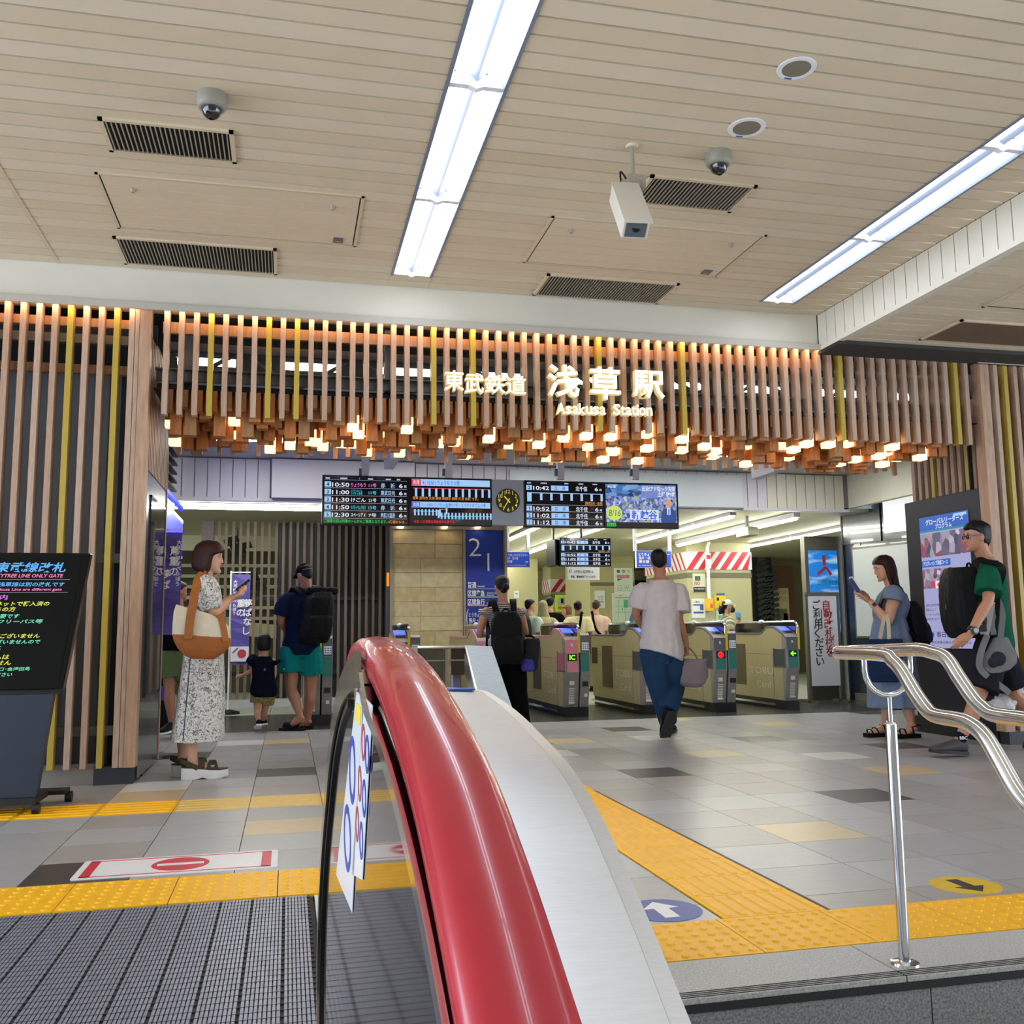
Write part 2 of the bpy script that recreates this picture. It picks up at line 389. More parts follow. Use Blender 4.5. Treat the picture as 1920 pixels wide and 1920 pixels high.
# left pillar
lp1 = thing('lattice_screen', 'slatted oak screen wall with gold slats at the hall end behind the dark notice display', 'screen', (-2.2,YF,0))
xs = [-1.215-.1105*k for k in range(26)]
slats(lp1, xs, .12, 3.59, gold=(1,4,11,17,20))
MB().box(-1.155,-1.075,YF-.015,YF+.11,.12,3.595).obj('corner_post', M_wood, lp1)
MB().box(-1.19,-1.16,YF,YF+.09,.12,3.59).obj('corner_batten', M_slat2, lp1)
bk = MB(); x = -4.2
while x < -1.35: bk.box(x,x+.20,YF+.36,YF+.38,.1,3.15).box(x+.2,x+.215,YF+.372,YF+.38,.1,3.15); x += .215
bk.obj('backing_sheet', mat('blue grey metal sheet','#828a98',.5,.1,noise=.1,ns=4), lp1)
MB().box(-1.33,-1.2,YF+.34,YF+.38,.1,3.15).obj('backing_post', M_dsteel, lp1)
for z, m, y0 in ((3.49,M_wood,.10),(3.36,M_steel,.1),(3.13,M_wood,.14),(1.66,M_steel,.10),(.38,M_steel,.10)): MB().box(-4.2,-1.2,YF+y0,YF+y0+.05,z-.035,z+.035).obj('rail', m, lp1)
MB().box(-4.2,-1.08,YF+.40,YF+.42,.0,3.59).obj('rear_panel', mat('black backing','#131418',.8), lp1)
MB().box(-1.36,-1.09,YF+.01,YF+.2,0,.13).obj('plinth', M_dsteel, lp1); MB().box(-2.6,-1.36,YF+.06,YF+.12,0,.15).obj('kick_plate', mat('brushed steel kick plate','#b9b6ae',.3,.9,noise=.1,ns=10,scale=(1,1,20)), lp1)
MB().box(-4.2,-1.19,YF-.04,YF-.03,3.584,3.592).obj('led_strip', M_led, lp1)
# left return wall (faces the passage)
M_navy = mat('dark blue panel', '#1d2536', .25, noise=.06, ns=3, coat=.3)
rt1 = thing('return_wall', 'oak slatted return wall over a dark glossy display cabinet, beside the woman with the tote', 'screen', (-1.1,8.2,0))
b_ = MB()
for k in range(13): MB().box(-1.11,-1.075,7.80+.088*k,7.80+.088*k+.045,2.35,3.4).obj('slat', M_slat, rt1)
MB().box(-1.14,-1.11,7.78,8.97,2.3,3.5).obj('backing', mat('brown backing','#5a4334',.7), rt1)
MB().box(-1.14,-1.078,7.77,8.93,.02,2.34).obj('cabinet', M_navy, rt1)
MB().box(-1.08,-1.07,7.98,8.84,.62,2.16).box(-1.08,-1.066,7.96,7.985,.6,2.18).box(-1.08,-1.066,8.83,8.855,.6,2.18).box(-1.08,-1.066,7.96,8.855,2.16,2.18).obj('display_window', mat('dark display glass','#141c30',.06,coat=1), rt1)
MB().box(-1.13,-1.07,8.935,8.965,.02,2.9).obj('edge_batten', M_wood, rt1)
# beam of hanging slats
bm1 = thing('lattice_beam', 'long overhead beam of hanging oak slats with gold ones, carrying the lit station name', 'lattice', (2.6,YF,2.76))
N = 66; xs = [-.96+.1103*i for i in range(N)]
slats(bm1, xs, 2.765, 3.592, gold=(3,7,9,19,22,32,39,53,64))
MB().box(-1.0,6.3,YF+.095,YF+.135,3.44,3.53).obj('top_rail', M_wood, bm1)
MB().box(-1.0,6.3,YF-.04,YF-.03,3.584,3.592).obj('led_strip', M_led, bm1)
MB().box(-1.05,6.3,YF+.18,YF+.20,3.075,3.16).box(-1.05,6.3,YF+.12,YF+.24,3.155,3.165).obj('steel_channel', M_steel, bm1)
MB().box(-1.05,6.3,YF+.25,YF+.33,2.985,3.07).obj('dark_beam', M_dsteel, bm1)
tr = MB()
for k in range(8):
    x = -.9+k*.95; tr.bar((x,YF+.45,3.12),(x+.47,YF+.45,3.42),.03,.03).bar((x+.47,YF+.45,3.42),(x+.95,YF+.45,3.12),.03,.03)
tr.bar((-1,YF+.45,3.43),(6.4,YF+.45,3.43),.06,.07); tr.obj('truss', mat('rusty steel truss','#5b524c',.6,noise=.3,ns=8), bm1)
for x in (-.85,.75,1.95,3.2,4.6,5.9): MB().box(x,x+.09,YF+.2,YF+.3,3.07,3.6).obj('hanger_post', M_steel, bm1)
# blocks hanging behind the slats
rr = random.Random(11); cells_ = []
for r in range(6):
    for i in range(N):
        x = xs[i]+.012+(.055 if r%2 else 0); y = YF+.115+.135*r
        if x > 6.2-.06*r: continue
        zb = 2.735+rr.choice((-.075,-.04,0,.03,.06,.09))-.012*r+(.05 if r == 0 else 0)
        cells_.append((r,i,x,y,zb))
glow = set(rr.sample([k for k, c in enumerate(cells_) if c[0] >= 0 and c[4] < 2.78], 74))
_bc = {}; stuff = MB(); npart = 0
order = sorted(range(len(cells_)), key=lambda k: cells_[k][0]*.02+cells_[k][4])
keep = set(order[:292])
for k, (r,i,x,y,zb) in enumerate(cells_):
    zt = 2.98; m = (M_pine, M_pine2)[(i*3+r*5)%4 == 0]; w, d = .044, .052
    if k in glow:
        key = (round(zt-zb,3), m.name, 'g')
        if key not in _bc: _bc[key] = MB().box(-w,w,-d,d,0.052,zt-zb).data('wood_block', m)
        g = bpy.data.objects.new('glowing_block', None)
        if 'g' not in _bc: _bc['g'] = MB().box(-w,w,-d,d,0,.052).box(w-.014,w+.002,-d-.002,d*.5,.052,.12).data('glowing_block', M_glow)
        g = bpy.data.objects.new('glowing_block', _bc['g']); link(g, bm1); g.location = (x,y,zb)
        if k in keep: o = bpy.data.objects.new('wood_block', _bc[key]); link(o, bm1); o.location = (x,y,zb)
        else: stuff.box(x-w,x+w,y-d,y+d,zb+.052,zt)
    elif k in keep:
        key = (round(zt-zb,3), m.name)
        if key not in _bc: _bc[key] = MB().box(-w,w,-d,d,0,zt-zb).data('wood_block', m)
        o = bpy.data.objects.new('wood_block', _bc[key]); link(o, bm1); o.location = (x,y,zb)
    else: stuff.box(x-w,x+w,y-d,y+d,zb,zt)
stuff.obj('inner_blocks', M_pine2, bm1, kind='stuff')
pg = MB().box(-.018,.018,-.018,.018,0,.2).data('peg', M_wood)
for i in range(N-2): o = bpy.data.objects.new('peg', pg); link(o, bm1); o.location = (xs[i]+.02,YF+.90,2.615+.02*((i*7)%3))
MB().box(-1.05,6.35,YF+.07,YF+.96,2.98,2.99).obj('block_tray', mat('black tray','#141312',.8), bm1)
# lit name
sg = thing('station_sign', 'glowing raised station name lettering mounted on the front of the slatted beam', 'sign', (3,YF-.06,3.1))
M_sign = mat('lit sign lettering','#fff6d8',.4,emit='#fff0c8',es=.75); M_side = mat('sign lettering edge','#b8a468',.5,emit='#ffe9a8',es=.3)
def sign_char(ch, px0, px1, py0, py1, w=.02, nm='sign_letter'):
    a = ony(px0, py1, YF-.07); b = ony(px1, py0, YF-.07)
    v, f = text_data(ch, w, .05); v = v.copy(); mn, mx = v.min(0), v.max(0)
    s = (b.z-a.z)/(mx[1]-mn[1]); sx = (b.x-a.x)/(mx[0]-mn[0])
    P = [(a.x+(p[0]-mn[0])*sx, a.y-p[2]*.6, a.z+(p[1]-mn[1])*s) for p in v]
    mb = MB(); mb.add(P, f); fr = []
    o = mb.obj(nm, [M_sign, M_side], sg)
    for p in o.data.polygons: p.material_index = 0 if abs(p.normal.y) > .7 else 1
for ch, x0, x1, y0, y1 in (('東',833,869,697,733),('武',871,906,702,738),('鉄',908,946,705,738),('道',947,985,707,740),('浅',1026,1084,687,744),('草',1106,1161,691,749),('駅',1186,1243,698,747)): sign_char(ch,x0,x1,y0,y1, .012 if x1 < 1000 else .022)
x = 1043
for ch, w in zip('Asakusa Station', (16,12.5,12.5,13,13,12.5,12.5,13,14.5,8,12.5,8,5.5,13.5,12)):
    y = 757+(x-1043)*.022
    if ch != ' ':
        hh = {'A':0,'k':0,'S':0,'t':2,'i':0}.get(ch, 5); sign_char(ch, x, x+w-1.2, y+hh, y+20, .016)
    x += w
# void over the beam with its service lamps
vd = MB().box(-7,14,YF+2.6,YF+2.65,3.3,4.6).box(-7,14,YF+.1,YF+2.6,4.25,4.3); struct('wall_front_2', vd, M_void)
M_lamp = mat('service lamp','#fff3df',.4,emit='#fff0d8',es=14)
for k in range(9):
    x = -.85+k*1.02; t = thing('service_lamp', 'bare service lamp behind the hanging slats, %s from the left'%('first','second','third','fourth','fifth','sixth','seventh','eighth','ninth')[k], 'lamp', (x,10,3.9), None, 'service lamps behind the slats')
    MB().box(x-.3,x+.3,9.9,9.98,3.86,3.9).obj('bracket', M_dsteel, t); MB().tube([(x-.28,9.93,3.82),(x+.28,9.93,3.82)],.035,8).obj('lamp_tube', M_lamp, t)
# right pillar
rp = thing('lattice_screen', 'slatted oak screen wall with a gold slat behind the man in green', 'screen', (7,YF,0))
slats(rp, [6.535+.1105*k for k in range(22)], .12, 3.56, gold=(1,7,12))
MB().box(6.35,6.43,YF-.015,YF+.11,.12,3.565).obj('corner_post', M_wood, rp); MB().box(6.43,6.46,YF,YF+.09,.12,3.56).obj('corner_batten', M_slat2, rp)
bk = MB(); x = 6.72
while x < 9: bk.box(x,x+.2,YF+.36,YF+.38,.1,3.15); x += .215
bk.obj('backing_sheet', MATS['blue grey metal sheet'], rp)
for z, m in ((3.44,M_wood),(3.3,M_dsteel),(1.66,M_dsteel),(.4,M_steel)): MB().box(6.5,9,YF+.1,YF+.15,z-.035,z+.035).obj('rail', m, rp)
MB().box(6.5,9,YF+.40,YF+.42,0,3.56).obj('rear_panel', MATS['black backing'], rp); MB().box(6.4,9,YF+.01,YF+.2,0,.13).obj('plinth', M_dsteel, rp)
MB().box(6.37,9,YF-.04,YF-.03,3.553,3.561).obj('led_strip', M_led, rp)
rt2 = thing('return_wall', 'oak slatted return wall above the dark digital poster stand', 'screen', (6.5,8.3,0))
for k in range(12): MB().box(6.535,6.57,7.80+.105*k,7.80+.105*k+.05,.1,3.3).obj('slat', (M_slat,M_wood,M_gold)[0 if k not in (3,8) else 2], rt2)
MB().box(6.575,6.60,7.78,9.06,.0,3.4).obj('backing', MATS['brown backing'], rt2)
# ------------------------------------------------------------ ticket gates
M_brass = mat('champagne brushed metal','#bfb388',.45,.25,noise=.2,ns=5,scale=(1,14,1)); M_brass2 = mat('dark bronze panel','#6b5f45',.45,.5,noise=.15,ns=5)
M_ggrey = mat('gate grey plastic','#5f6066',.5,noise=.08,ns=6); M_gsteel = mat('gate brushed steel','#96928f',.42,.3,noise=.2,ns=6,scale=(12,12,1))
M_teal = mat('teal panel','#2f7a70',.4,noise=.05,ns=5); M_pink = mat('pink panel','#d98a9c',.4,noise=.05,ns=5); M_pinkd = mat('dark pink panel','#b0597a',.4)
M_black = mat('black plastic','#0b0b0d',.45,noise=.05,ns=5); M_smoke = mat('dark smoked panel','#121214',.12,coat=.5); M_chrome = mat('polished steel','#d6d8db',.12,1.,noise=.03,ns=3)
M_yel = mat('yellow strip','#d9bb22',.5,noise=.05,ns=5); M_bluescr = mat('lit blue reader','#3f4fd0',.3,emit='#3a52ff',es=1.5); M_paper = mat('white paper','#e4e6ea',.6,noise=.03,ns=10); M_ink = mat('dark print','#22242c',.6,noise=.05,ns=10); M_inkblue = mat('blue print','#3d5fae',.6,noise=.05,ns=10)
M_green = mat('lit green mark','#7dff00',.4,emit='#74f20a',es=1.3); M_red = mat('lit red mark','#ff1f2a',.4,emit='#ff1420',es=1.5); M_white = mat('white print','#f0f0ee',.5,noise=.02,ns=10); M_graytxt = mat('pale grey print','#e2dfd0',.5,noise=.05,ns=10); M_win = mat('slate window','#39424e',.25)
PROF = [(.09,.12),(.02,.5),(0,.56),(0,.95),(.04,1.0),(.30,1.10),(.52,1.11),(.66,1.03),(.78,1.015),(2.1,1.02),(2.14,.96),(2.16,.55),(2.08,.12)]
def gate(x, label, kind, double, accent='teal', y=11.75):
    t = thing('ticket_gate', label, 'ticket gate', (x,y,0), 0, 'row of ticket gates')
    W = .32 if double else .19; wb = .18
    MB().prism([(0,a,b) for a,b in PROF], (wb,0,0)).obj('body', M_brass, t, bevel=.008)
    tp = MB(); top = PROF[3:10]
    for (a,b),(c,d) in zip(top, top[1:]): tp.prism([(-.006,a,b+.001),(-.006,c,d+.001),(-.006,c,d-.022),(-.006,a,b-.022)], (wb+.012,0,0)); 
    tp.obj('top_trim', M_ggrey if accent == 'teal' else M_pink, t)
    A = M_teal if accent == 'teal' else M_pink
    # front column
    col = MB().prism([(-.004,-.012,.56),(-.004,-.012,.96),(-.004,.05,1.01),(-.004,.11,.99),(-.004,.11,.12),(-.004,.075,.12),(-.004,.006,.5)], (wb+.006,0,0)); col.obj('front_column', M_gsteel, t, bevel=.006)
    MB().box(.004,wb-.008,-.017,-.011,.80,.965).obj('upper_face', M_ggrey if accent == 'teal' else M_pink, t)
    MB().box(.03,wb-.03,-.018,-.0115,.70,.79).obj('display', M_black, t)
    MB().box(.024,wb-.018,-.0165,-.011,.56,.80).obj('status_panel', A, t)
    x0, zc, yy = .09, .745, -.0195
    if kind == 'arrow': MB().prism([(.05,yy,.745),(.088,yy,.78),(.098,yy,.768),(.082,yy,.753),(.132,yy,.753),(.132,yy,.737),(.082,yy,.737),(.098,yy,.722),(.088,yy,.71)], (0,.001,0)).obj('arrow_mark', M_green, t)
    elif kind == 'stop':
        MB().lathe([(0,0),(.042,0),(.042,.001),(0,.001)], (.09,yy,.745), 20, axis='y').obj('stop_mark', M_red, t); MB().box(.062,.118,yy-.001,yy,.741,.749).obj('stop_bar', M_black, t)
    else: text('IC', .06, M_green, t, (.09,yy,.716), align='c', weight=.025, name='ic_mark')
    text('R', .035, M_white, t, (.075,-.0185,.885), weight=.03, name='logo_mark')
    for k in range(9): MB().box(.05,.13,.035-k*.0+.000,.05,.17+k*.026,.182+k*.026).obj('grille_bar', M_graytxt, t) if k < 1 else None
    gr = MB()
    for k in range(10): a = .16+k*.021; yq = .085-(a-.12)*(.07/.38)-.018; gr.box(.055,.125,yq-.003,yq+.006,a,a+.012)
    gr.obj('grille', M_graytxt, t)
    MB().box(.06,.12,.012,.03,.40,.45).obj('seal', M_graytxt, t)
    # sloped reader on the top
    def slope(u0, u1, v0, v1, nm, m, h=.004):
        a = Vector((0,.04,1.0)); d = Vector((0,.26,.10)); nn = Vector((0,-.10,.26)).normalized()
        p = [a+d*u+Vector((v,0,0))+nn*.003 for u, v in ((u0,v0),(u0,v1),(u1,v1),(u1,v0))]; MB().prism(p, nn*h).obj(nm, m, t)
    slope(.02,.98,.01,wb-.01,'reader_bed', M_ggrey); slope(.45,.95,.02,wb-.02,'reader_screen', M_bluescr,.008); slope(.08,.32,.03,wb-.03,'ticket_slot', M_smoke,.008)
    # side fittings (face towards -X)
    MB().box(-.006,.01,.03,.34,.575,.80).obj('side_window', M_win if accent == 'teal' else M_pinkd, t); MB().box(-.008,.01,.02,.036,.56,.815).box(-.008,.01,.335,.35,.56,.815).box(-.008,.01,.02,.35,.56,.575).obj('window_frame', M_ggrey, t)
    MB().box(-.005,.01,1.18,1.62,.28,.86).obj('service_panel', M_brass2, t); MB().box(-.007,.01,1.85,2.1,.60,.83).obj('far_window', M_smoke, t)
    MB().box(-.0015,.01,.36,2.1,.725,.729).box(-.0015,.01,.37,.373,.13,.725).obj('panel_seam', M_black, t)
    MB().box(-.004,.01,1.33,1.40,.74,.81).obj('panel_mark', M_graytxt, t)
    text('TOBU', .095, M_graytxt, t, (-.003,1.06,.455), xd=(0,-1,0), weight=-.004, name='maker_lettering', width=.68)
    text('Card', .095, M_graytxt, t, (-.003,.86,.27), xd=(0,-1,0), weight=-.004, name='card_lettering', width=.40)
    MB().box(.01,W-.015,.03,2.05,0,.12).obj('base', M_black, t); MB().box(-.03,-.005,.30,2.1,.045,.075).obj('kick_rail', M_chrome, t)
    # guard frame at the far side of the body
    gx = wb+.0; fp = [(gx,.0,.80),(gx,.0,1.12),(gx,.03,1.155),(gx,.08,1.17),(gx,1.75,1.17),(gx,1.82,1.15),(gx,1.85,1.08),(gx,1.85,1.0)]
    MB().tube(fp, .016, 8).obj('guard_rail', M_chrome, t, smooth=True); MB().box(gx-.006,gx+.006,.03,1.83,1.0,1.155).obj('guard_panel', M_smoke, t)
    MB().box(gx-.016,gx+.016,-.022,-.012,.80,1.10).obj('yellow_strip', M_yel, t); MB().ell((gx,1.0,1.175),(.04,.06,.03),12,6).obj('sensor_dome', M_paper, t, smooth=True)
    if double:
        x1 = wb+.02
        MB().prism([(x1,-.012,.56),(x1,-.012,1.02),(x1,.02,1.05),(x1,1.2,1.05),(x1,1.2,.12),(x1,.075,.12),(x1,.006,.5)], (W-x1,0,0)).obj('second_column', M_gsteel, t, bevel=.006)
        MB().box(x1+.004,W-.004,-.016,-.011,.81,1.02).obj('second_face', M_ggrey, t); MB().box(x1+.008,W-.006,-.0165,-.011,.565,.80).obj('second_status_panel', M_teal, t)
        MB().box(x1+.018,W-.012,-.0185,-.013,.83,.93).obj('notice', M_paper, t)
        pr = MB()
        for i in range(3):
            for j in range(3): pr.box(x1+.03+i*.03,x1+.045+i*.03,-.0195,-.018,.845+j*.025,.857+j*.025)
        pr.obj('notice_print', M_inkblue, t); MB().box(x1+.03,W-.02,-.0,.04,.38,.44).obj('black_window', M_black, t); MB().box(x1+.05,W-.03,.02,.06,.25,.29).obj('seal', M_graytxt, t)
    return t
for x, lab, k, d, a in ((.2,'ticket gate with teal panel beside the man in teal shorts','arrow',True,'teal'),(1.25,'grey ticket gate with blue reader screen seen just above the red handrail','arrow',True,'teal'),
  (2.28,'pink ticket gate behind the woman in the striped top','ic',False,'pink'),(3.40,'wide ticket gate with pink panel and green IC display','ic',True,'pink'),
  (4.43,'ticket gate with green arrow, partly behind the man in white','arrow',False,'teal'),(5.42,'wide ticket gate showing a red no-entry display','stop',True,'teal'),
  (6.46,'ticket gate with green arrow nearest the white signboard stand','arrow',False,'teal')): gate(x, lab, k, d, a)
# ------------------------------------------------------------ inside the station: ceilings, header, back walls
M_lilac = mat('pale header panel','#cfccd6',.5,noise=.05,ns=3); M_inner = mat('yellowish inner wall','#b5b084',.4,noise=.12,ns=30); M_innerc = mat('inner ceiling','#b3b092',.5,noise=.05,ns=3)
M_brown = mat('brown wall','#4a2f20',.6,noise=.15,ns=6); M_dk = mat('dark recess','#15130f',.7); M_tubei = mat('lit inner tube','#ffffff',.3,emit='#f7f8e6',es=TUBE_IN)
ZP, ZI, YH = 3.33, 2.78, 12.6
struct('ceiling_2', MB().box(-7,14,YF+1.05,YH,ZP,ZP+.05), mat('passage ceiling','#c2c2c0',.55,noise=.05,ns=3))
struct('ceiling_3', MB().box(-7,14,YH,30,ZI,ZI+.05), M_innerc)
hd = struct('wall_header', MB().box(-7,8.05,YH,YH+.1,ZI,ZP), mat('header joint','#77766f',.8))
def hp(a, b, m, d=.014): MB().box(a+.004,b-.004,YH-d,YH+.01,ZI+.03,ZP-.02).obj('panel', m, hd)
x = -3.2
while x < -.3: hp(x, x+.152, M_lilac); x += .155
hp(-.24,1.6,M_lilac,.10)
x = 1.62
while x < 7.9: hp(x, x+.152, M_lilac if x < 6.6 else MATS['cream plaster']); x += .155
MB().box(-7,8.05,YH-.02,YH+.1,ZI-.01,ZI+.03).obj('lower_edge', M_lilac, hd)
lb = thing('blank_lightbox', 'long blank white sign panel on the header behind the departure screens', 'sign', (4,YH,3)); MB().box(2.9,6.32,YH-.06,YH-.015,2.80,3.27).obj('sign_face', mat('blank white sign face','#c9d0d6',.4,noise=.03,ns=3), lb); MB().box(2.88,6.34,YH-.05,YH-.014,2.78,2.80).obj('sign_edge', M_steel, lb)
dk = thing('duct_box','plain grey box under the passage ceiling left of the departure screens','box',(.5,10.6,3.1)); MB().box(.13,.66,10.2,10.7,3.0,3.33).obj('box_shell', M_lilac, dk, bevel=.01); MB().box(.11,.68,10.18,10.72,3.3,3.33).obj('box_flange', M_lilac, dk)
# beam to the right of the header
struct('wall_header_2', MB().box(8.05,8.15,YH-3.9,YH+.1,ZI+.05,ZP), MATS['cream plaster'])
# back walls
struct('wall_inner_back', MB().box(-7,14,26,26.1,0,3), M_inner)
struct('wall_inner_right', MB().box(13.6,13.7,13.4,26,0,3), M_inner)
def box_struct(nm, x0,x1,y0,y1,z0,z1,m): return struct(nm, MB().box(x0,x1,y0,y1,z0,z1), m)
# striped pillar (right) and further pillar
def pillar(nm, px0, px1, Y, depth, band, label=None):
    a, b = ony(px0,1180,Y), ony(px1,1180,Y); p = struct(nm, MB().box(a.x,b.x,Y,Y+depth,0,ZI), M_inner)
    z1, z0 = ony((px0+px1)/2, band[0], Y).z, ony((px0+px1)/2, band[1], Y).z
    w = MB().box(a.x-.02,b.x+.02,Y-.02,Y+depth,z0,z1); w.obj('white_band', M_paper, p)
    sb = MB(); h = z1-z0; x = a.x-.02
    while x < b.x+.02:
        q = [(x+h*.75,z1),(x+h*.75+.13,z1),(x+.13,z0),(x,z0)]
        q = [(min(max(u,a.x-.02),b.x+.02),v) for u, v in q]
        sb.prism([(u,Y-.024,v) for u, v in q], (0,.004,0)); x += .235
    y = Y-.02
    while y < Y+depth: sb.prism([(a.x-.024,y+.02,z0),(a.x-.024,y+.09,z0),(a.x-.024,min(y+.35,Y+depth),z1),(a.x-.024,min(y+.28,Y+depth),z1)], (.003,0,0)); y += .2
    sb.obj('red_stripes', mat('red stripe','#c02233',.45,noise=.05,ns=8), p, kind='stuff')
    MB().box(a.x-.012,b.x+.012,Y-.012,Y+depth,z0-.16,z0-.06).obj('dark_band', mat('olive grey band','#6d6a55',.5,noise=.1,ns=20), p)
    return a, b
pillar('wall_pillar_1', 1292, 1412, 17.5, 2.2, (1035,1068))
pillar('wall_pillar_2', 1034, 1086, 24.0, .8, (1086,1110))
box_struct('wall_inner_mid', ony(1108,1180,21).x, ony(1192,1180,21).x, 21, 23, 0, ZI, M_inner)
box_struct('wall_inner_left', 3.6, ony(1010,1180,22).x, 22, 22.2, 0, ZI, M_inner)
MB().box(ony(1108,1180,21).x,ony(1192,1180,21).x,20.985,21,ony(1150,1098,21).z,ony(1150,1092,21).z).obj('dark_band', MATS['olive grey band'], bpy.data.objects['wall_inner_mid'])
struct('door_1', MB().box(ony(1005,1180,25).x,ony(1022,1180,25).x,25.9,26,0,2.4), M_brown)
struct('door_2', MB().box(ony(1198,1180,25).x,ony(1258,1180,25).x,25.9,26,0,2.5), M_dk)
# arch with twisted metal work
def arch(nm, px0, px1, Y, ytop):
    a, b = ony(px0,1180,Y), ony(px1,1180,Y); r = (b.x-a.x)/2; cx = (a.x+b.x)/2; zt = ony((px0+px1)/2,ytop,Y).z; zs = zt-r
    pts = [(a.x,Y,0),(b.x,Y,0)]+[(cx+r*math.cos(k*PI/14),Y,zs+r*math.sin(k*PI/14)) for k in range(15)]
    o = struct(nm, MB().prism(pts,(0,.05,0)), M_dk)
    inner = [(a.x+.12,Y-.01,0),(b.x-.12,Y-.01,0)]+[(cx+(r-.14)*math.cos(k*PI/14),Y-.01,zs+(r-.14)*math.sin(k*PI/14)) for k in range(15)]
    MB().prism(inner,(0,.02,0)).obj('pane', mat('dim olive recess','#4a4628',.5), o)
    for k, fx in enumerate((.42,.84)):
        x = a.x+(b.x-a.x)*fx; st_ = MB(); z = 0
        while z < zt-.25-(.35 if k else 0):
            s_ = .5+.5*math.sin(z*2.2+k)
            st_.obox((x,Y-.08,z+.04),(.17,.0,.05+.06*s_),(0,.03,0),(-.02,0,.035)); z += .13
        st_.obj('twisted_column', mat('dark glossy metal','#4c5058',.25,.8,noise=.6,ns=6), o)
    return o
arch('wall_arch_1', 1416, 1452, 21, 1031); bpy.data.objects.remove(bpy.data.objects['wall_arch_1']) if False else None
arch('wall_arch_2', 1063, 1090, 25.4, 1085)
struct('wall_inner_brown', MB().box(ony(1445,1180,21).x,ony(1500,1180,21).x,21.2,21.3,0,2.6), mat('rust brown wall','#5e3826',.5,noise=.1,ns=5))
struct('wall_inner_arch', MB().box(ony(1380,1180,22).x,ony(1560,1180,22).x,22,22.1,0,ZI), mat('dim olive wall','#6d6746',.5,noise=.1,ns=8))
# ceiling tubes inside
def tube_row(px, y0, y1, label, Z=ZI-.05, n=3):
    x = px; L = (y1-y0)/n
    for k in range(n):
        t = thing('tube_light', label[k] if isinstance(label,(list,tuple)) else label, 'light', (x,y0+L*k,Z), None, 'inner hall tube lights')
        MB().box(x-.05,x+.05,y0+L*k+.02,y0+L*(k+1)-.02,Z+.005,ZI).obj('batten', M_lilac, t); MB().tube([(x,y0+L*k+.04,Z-.012),(x,y0+L*(k+1)-.04,Z-.012)],.022,8).obj('tube', M_tubei, t, smooth=True)
P_ = ony(1515,972,13.4)
tube_row(7.3, 12.75, 17.3, ['white tube light nearest the header above the cider poster','white tube light in the middle of the row at the arches','white tube light at the far end of the row at the arches'], ZI-.08)
tube_row(6.35, 12.9, 17.0, ['white tube light nearest the gates under the large TV screen','white tube light in the middle of the row beside the striped pillar','white tube light at the far end of the row beside the striped pillar'])
tube_row(4.9, 12.75, 24, ['white tube light over the crossed-strap men','second white tube light over the crossed-strap men','third white tube light over the crossed-strap men'])
tube_row(3.85, 14.6, 25, ['white tube light right of the blue numbered column','second white tube light right of the blue numbered column','third white tube light right of the blue numbered column'])
tube_row(9.0, 13.4, 21, 'white tube light in the hidden right bay of the inner hall')
tube_row(-3.2, 12.9, 18.2, 'unseen white tube light added behind the display cabinet to brighten the left bay')  # hidden row added to brighten the left inner ceiling
tube_row(1.0, 9.3, 10.0, 'added white tube light brightening the passage behind the hanging blocks, left', ZP-.03, 1)  # fixture added to lift the dark passage
tube_row(5.2, 9.3, 10.0, 'added white tube light brightening the passage behind the hanging blocks, right', ZP-.03, 1)  # second added fixture, also there to brighten the passage
for k, (y, z) in enumerate(((12.95,ZI-.02),(13.35,ZI-.02))):
    t = thing('linear_light', ('front' if k == 0 else 'rear')+' long white linear light under the ceiling over the woman with the tote', 'light', (-.9,y,z), None, 'linear lights at the left')
    MB().box(-1.6,.45,y-.014,y+.014,z-.008,z+.015).obj('tube', M_tubei, t); MB().box(-1.62,.47,y-.05,y+.05,z+.012,ZI).obj('batten', M_lilac, t)
# left far hall: stepped bulkheads behind the woman
for k, (Y, z0, z1, m) in enumerate(((17.0,1.55,2.62,'#3b3826'),(19.5,1.2,2.2,'#5d5a3c'))): pass
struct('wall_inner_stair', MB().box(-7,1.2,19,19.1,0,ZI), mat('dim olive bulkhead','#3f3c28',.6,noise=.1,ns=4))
tr_ = struct('trim_6', MB().box(-6,1.2,17.2,17.3,2.52,ZI), M_innerc)
for k in range(6): MB().box(-5,1.2,18.9-.02*k,18.95,2.35-k*.2,2.41-k*.2).obj('ledge', mat('lit green beige ledge','#a9a988',.5), bpy.data.objects['wall_inner_stair'])  # paler green beige bands across the dark bulkhead
sl = MB().prism([(-3.2,18.6,1.6),(-.2,18.6,1.25),(-.2,18.6,1.0),(-3.2,18.6,1.3)],(0,.3,0)); sl.obj('sloped_soffit', MATS['lit green beige ledge'], bpy.data.objects['wall_inner_stair'])
hp_ = thing('hanging_ornament','dark clustered hanging ornament from the ceiling behind the woman','ornament',(-.15,16,2.6))
for (px, py, n) in ((440,1030,9),(455,1075,7),(468,1105,5)):
    c = ony(px,py,16); q = MB(); r_ = random.Random(px)
    for i in range(n): q.obox(c+Vector((r_.uniform(-.18,.18),r_.uniform(-.1,.1),r_.uniform(-.16,.16))), (.085,0,.02),(0,.03,0),(-.02,.01,.05))
    q.obj('leaf_cluster', mat('near black leaf','#0f100c',.6), hp_, kind='stuff')
MB().tube([Vector((ony(445,1005,16).x,16,ZI)),ony(448,1060,16),ony(466,1100,16)],.012,6).obj('stem', M_black, hp_)
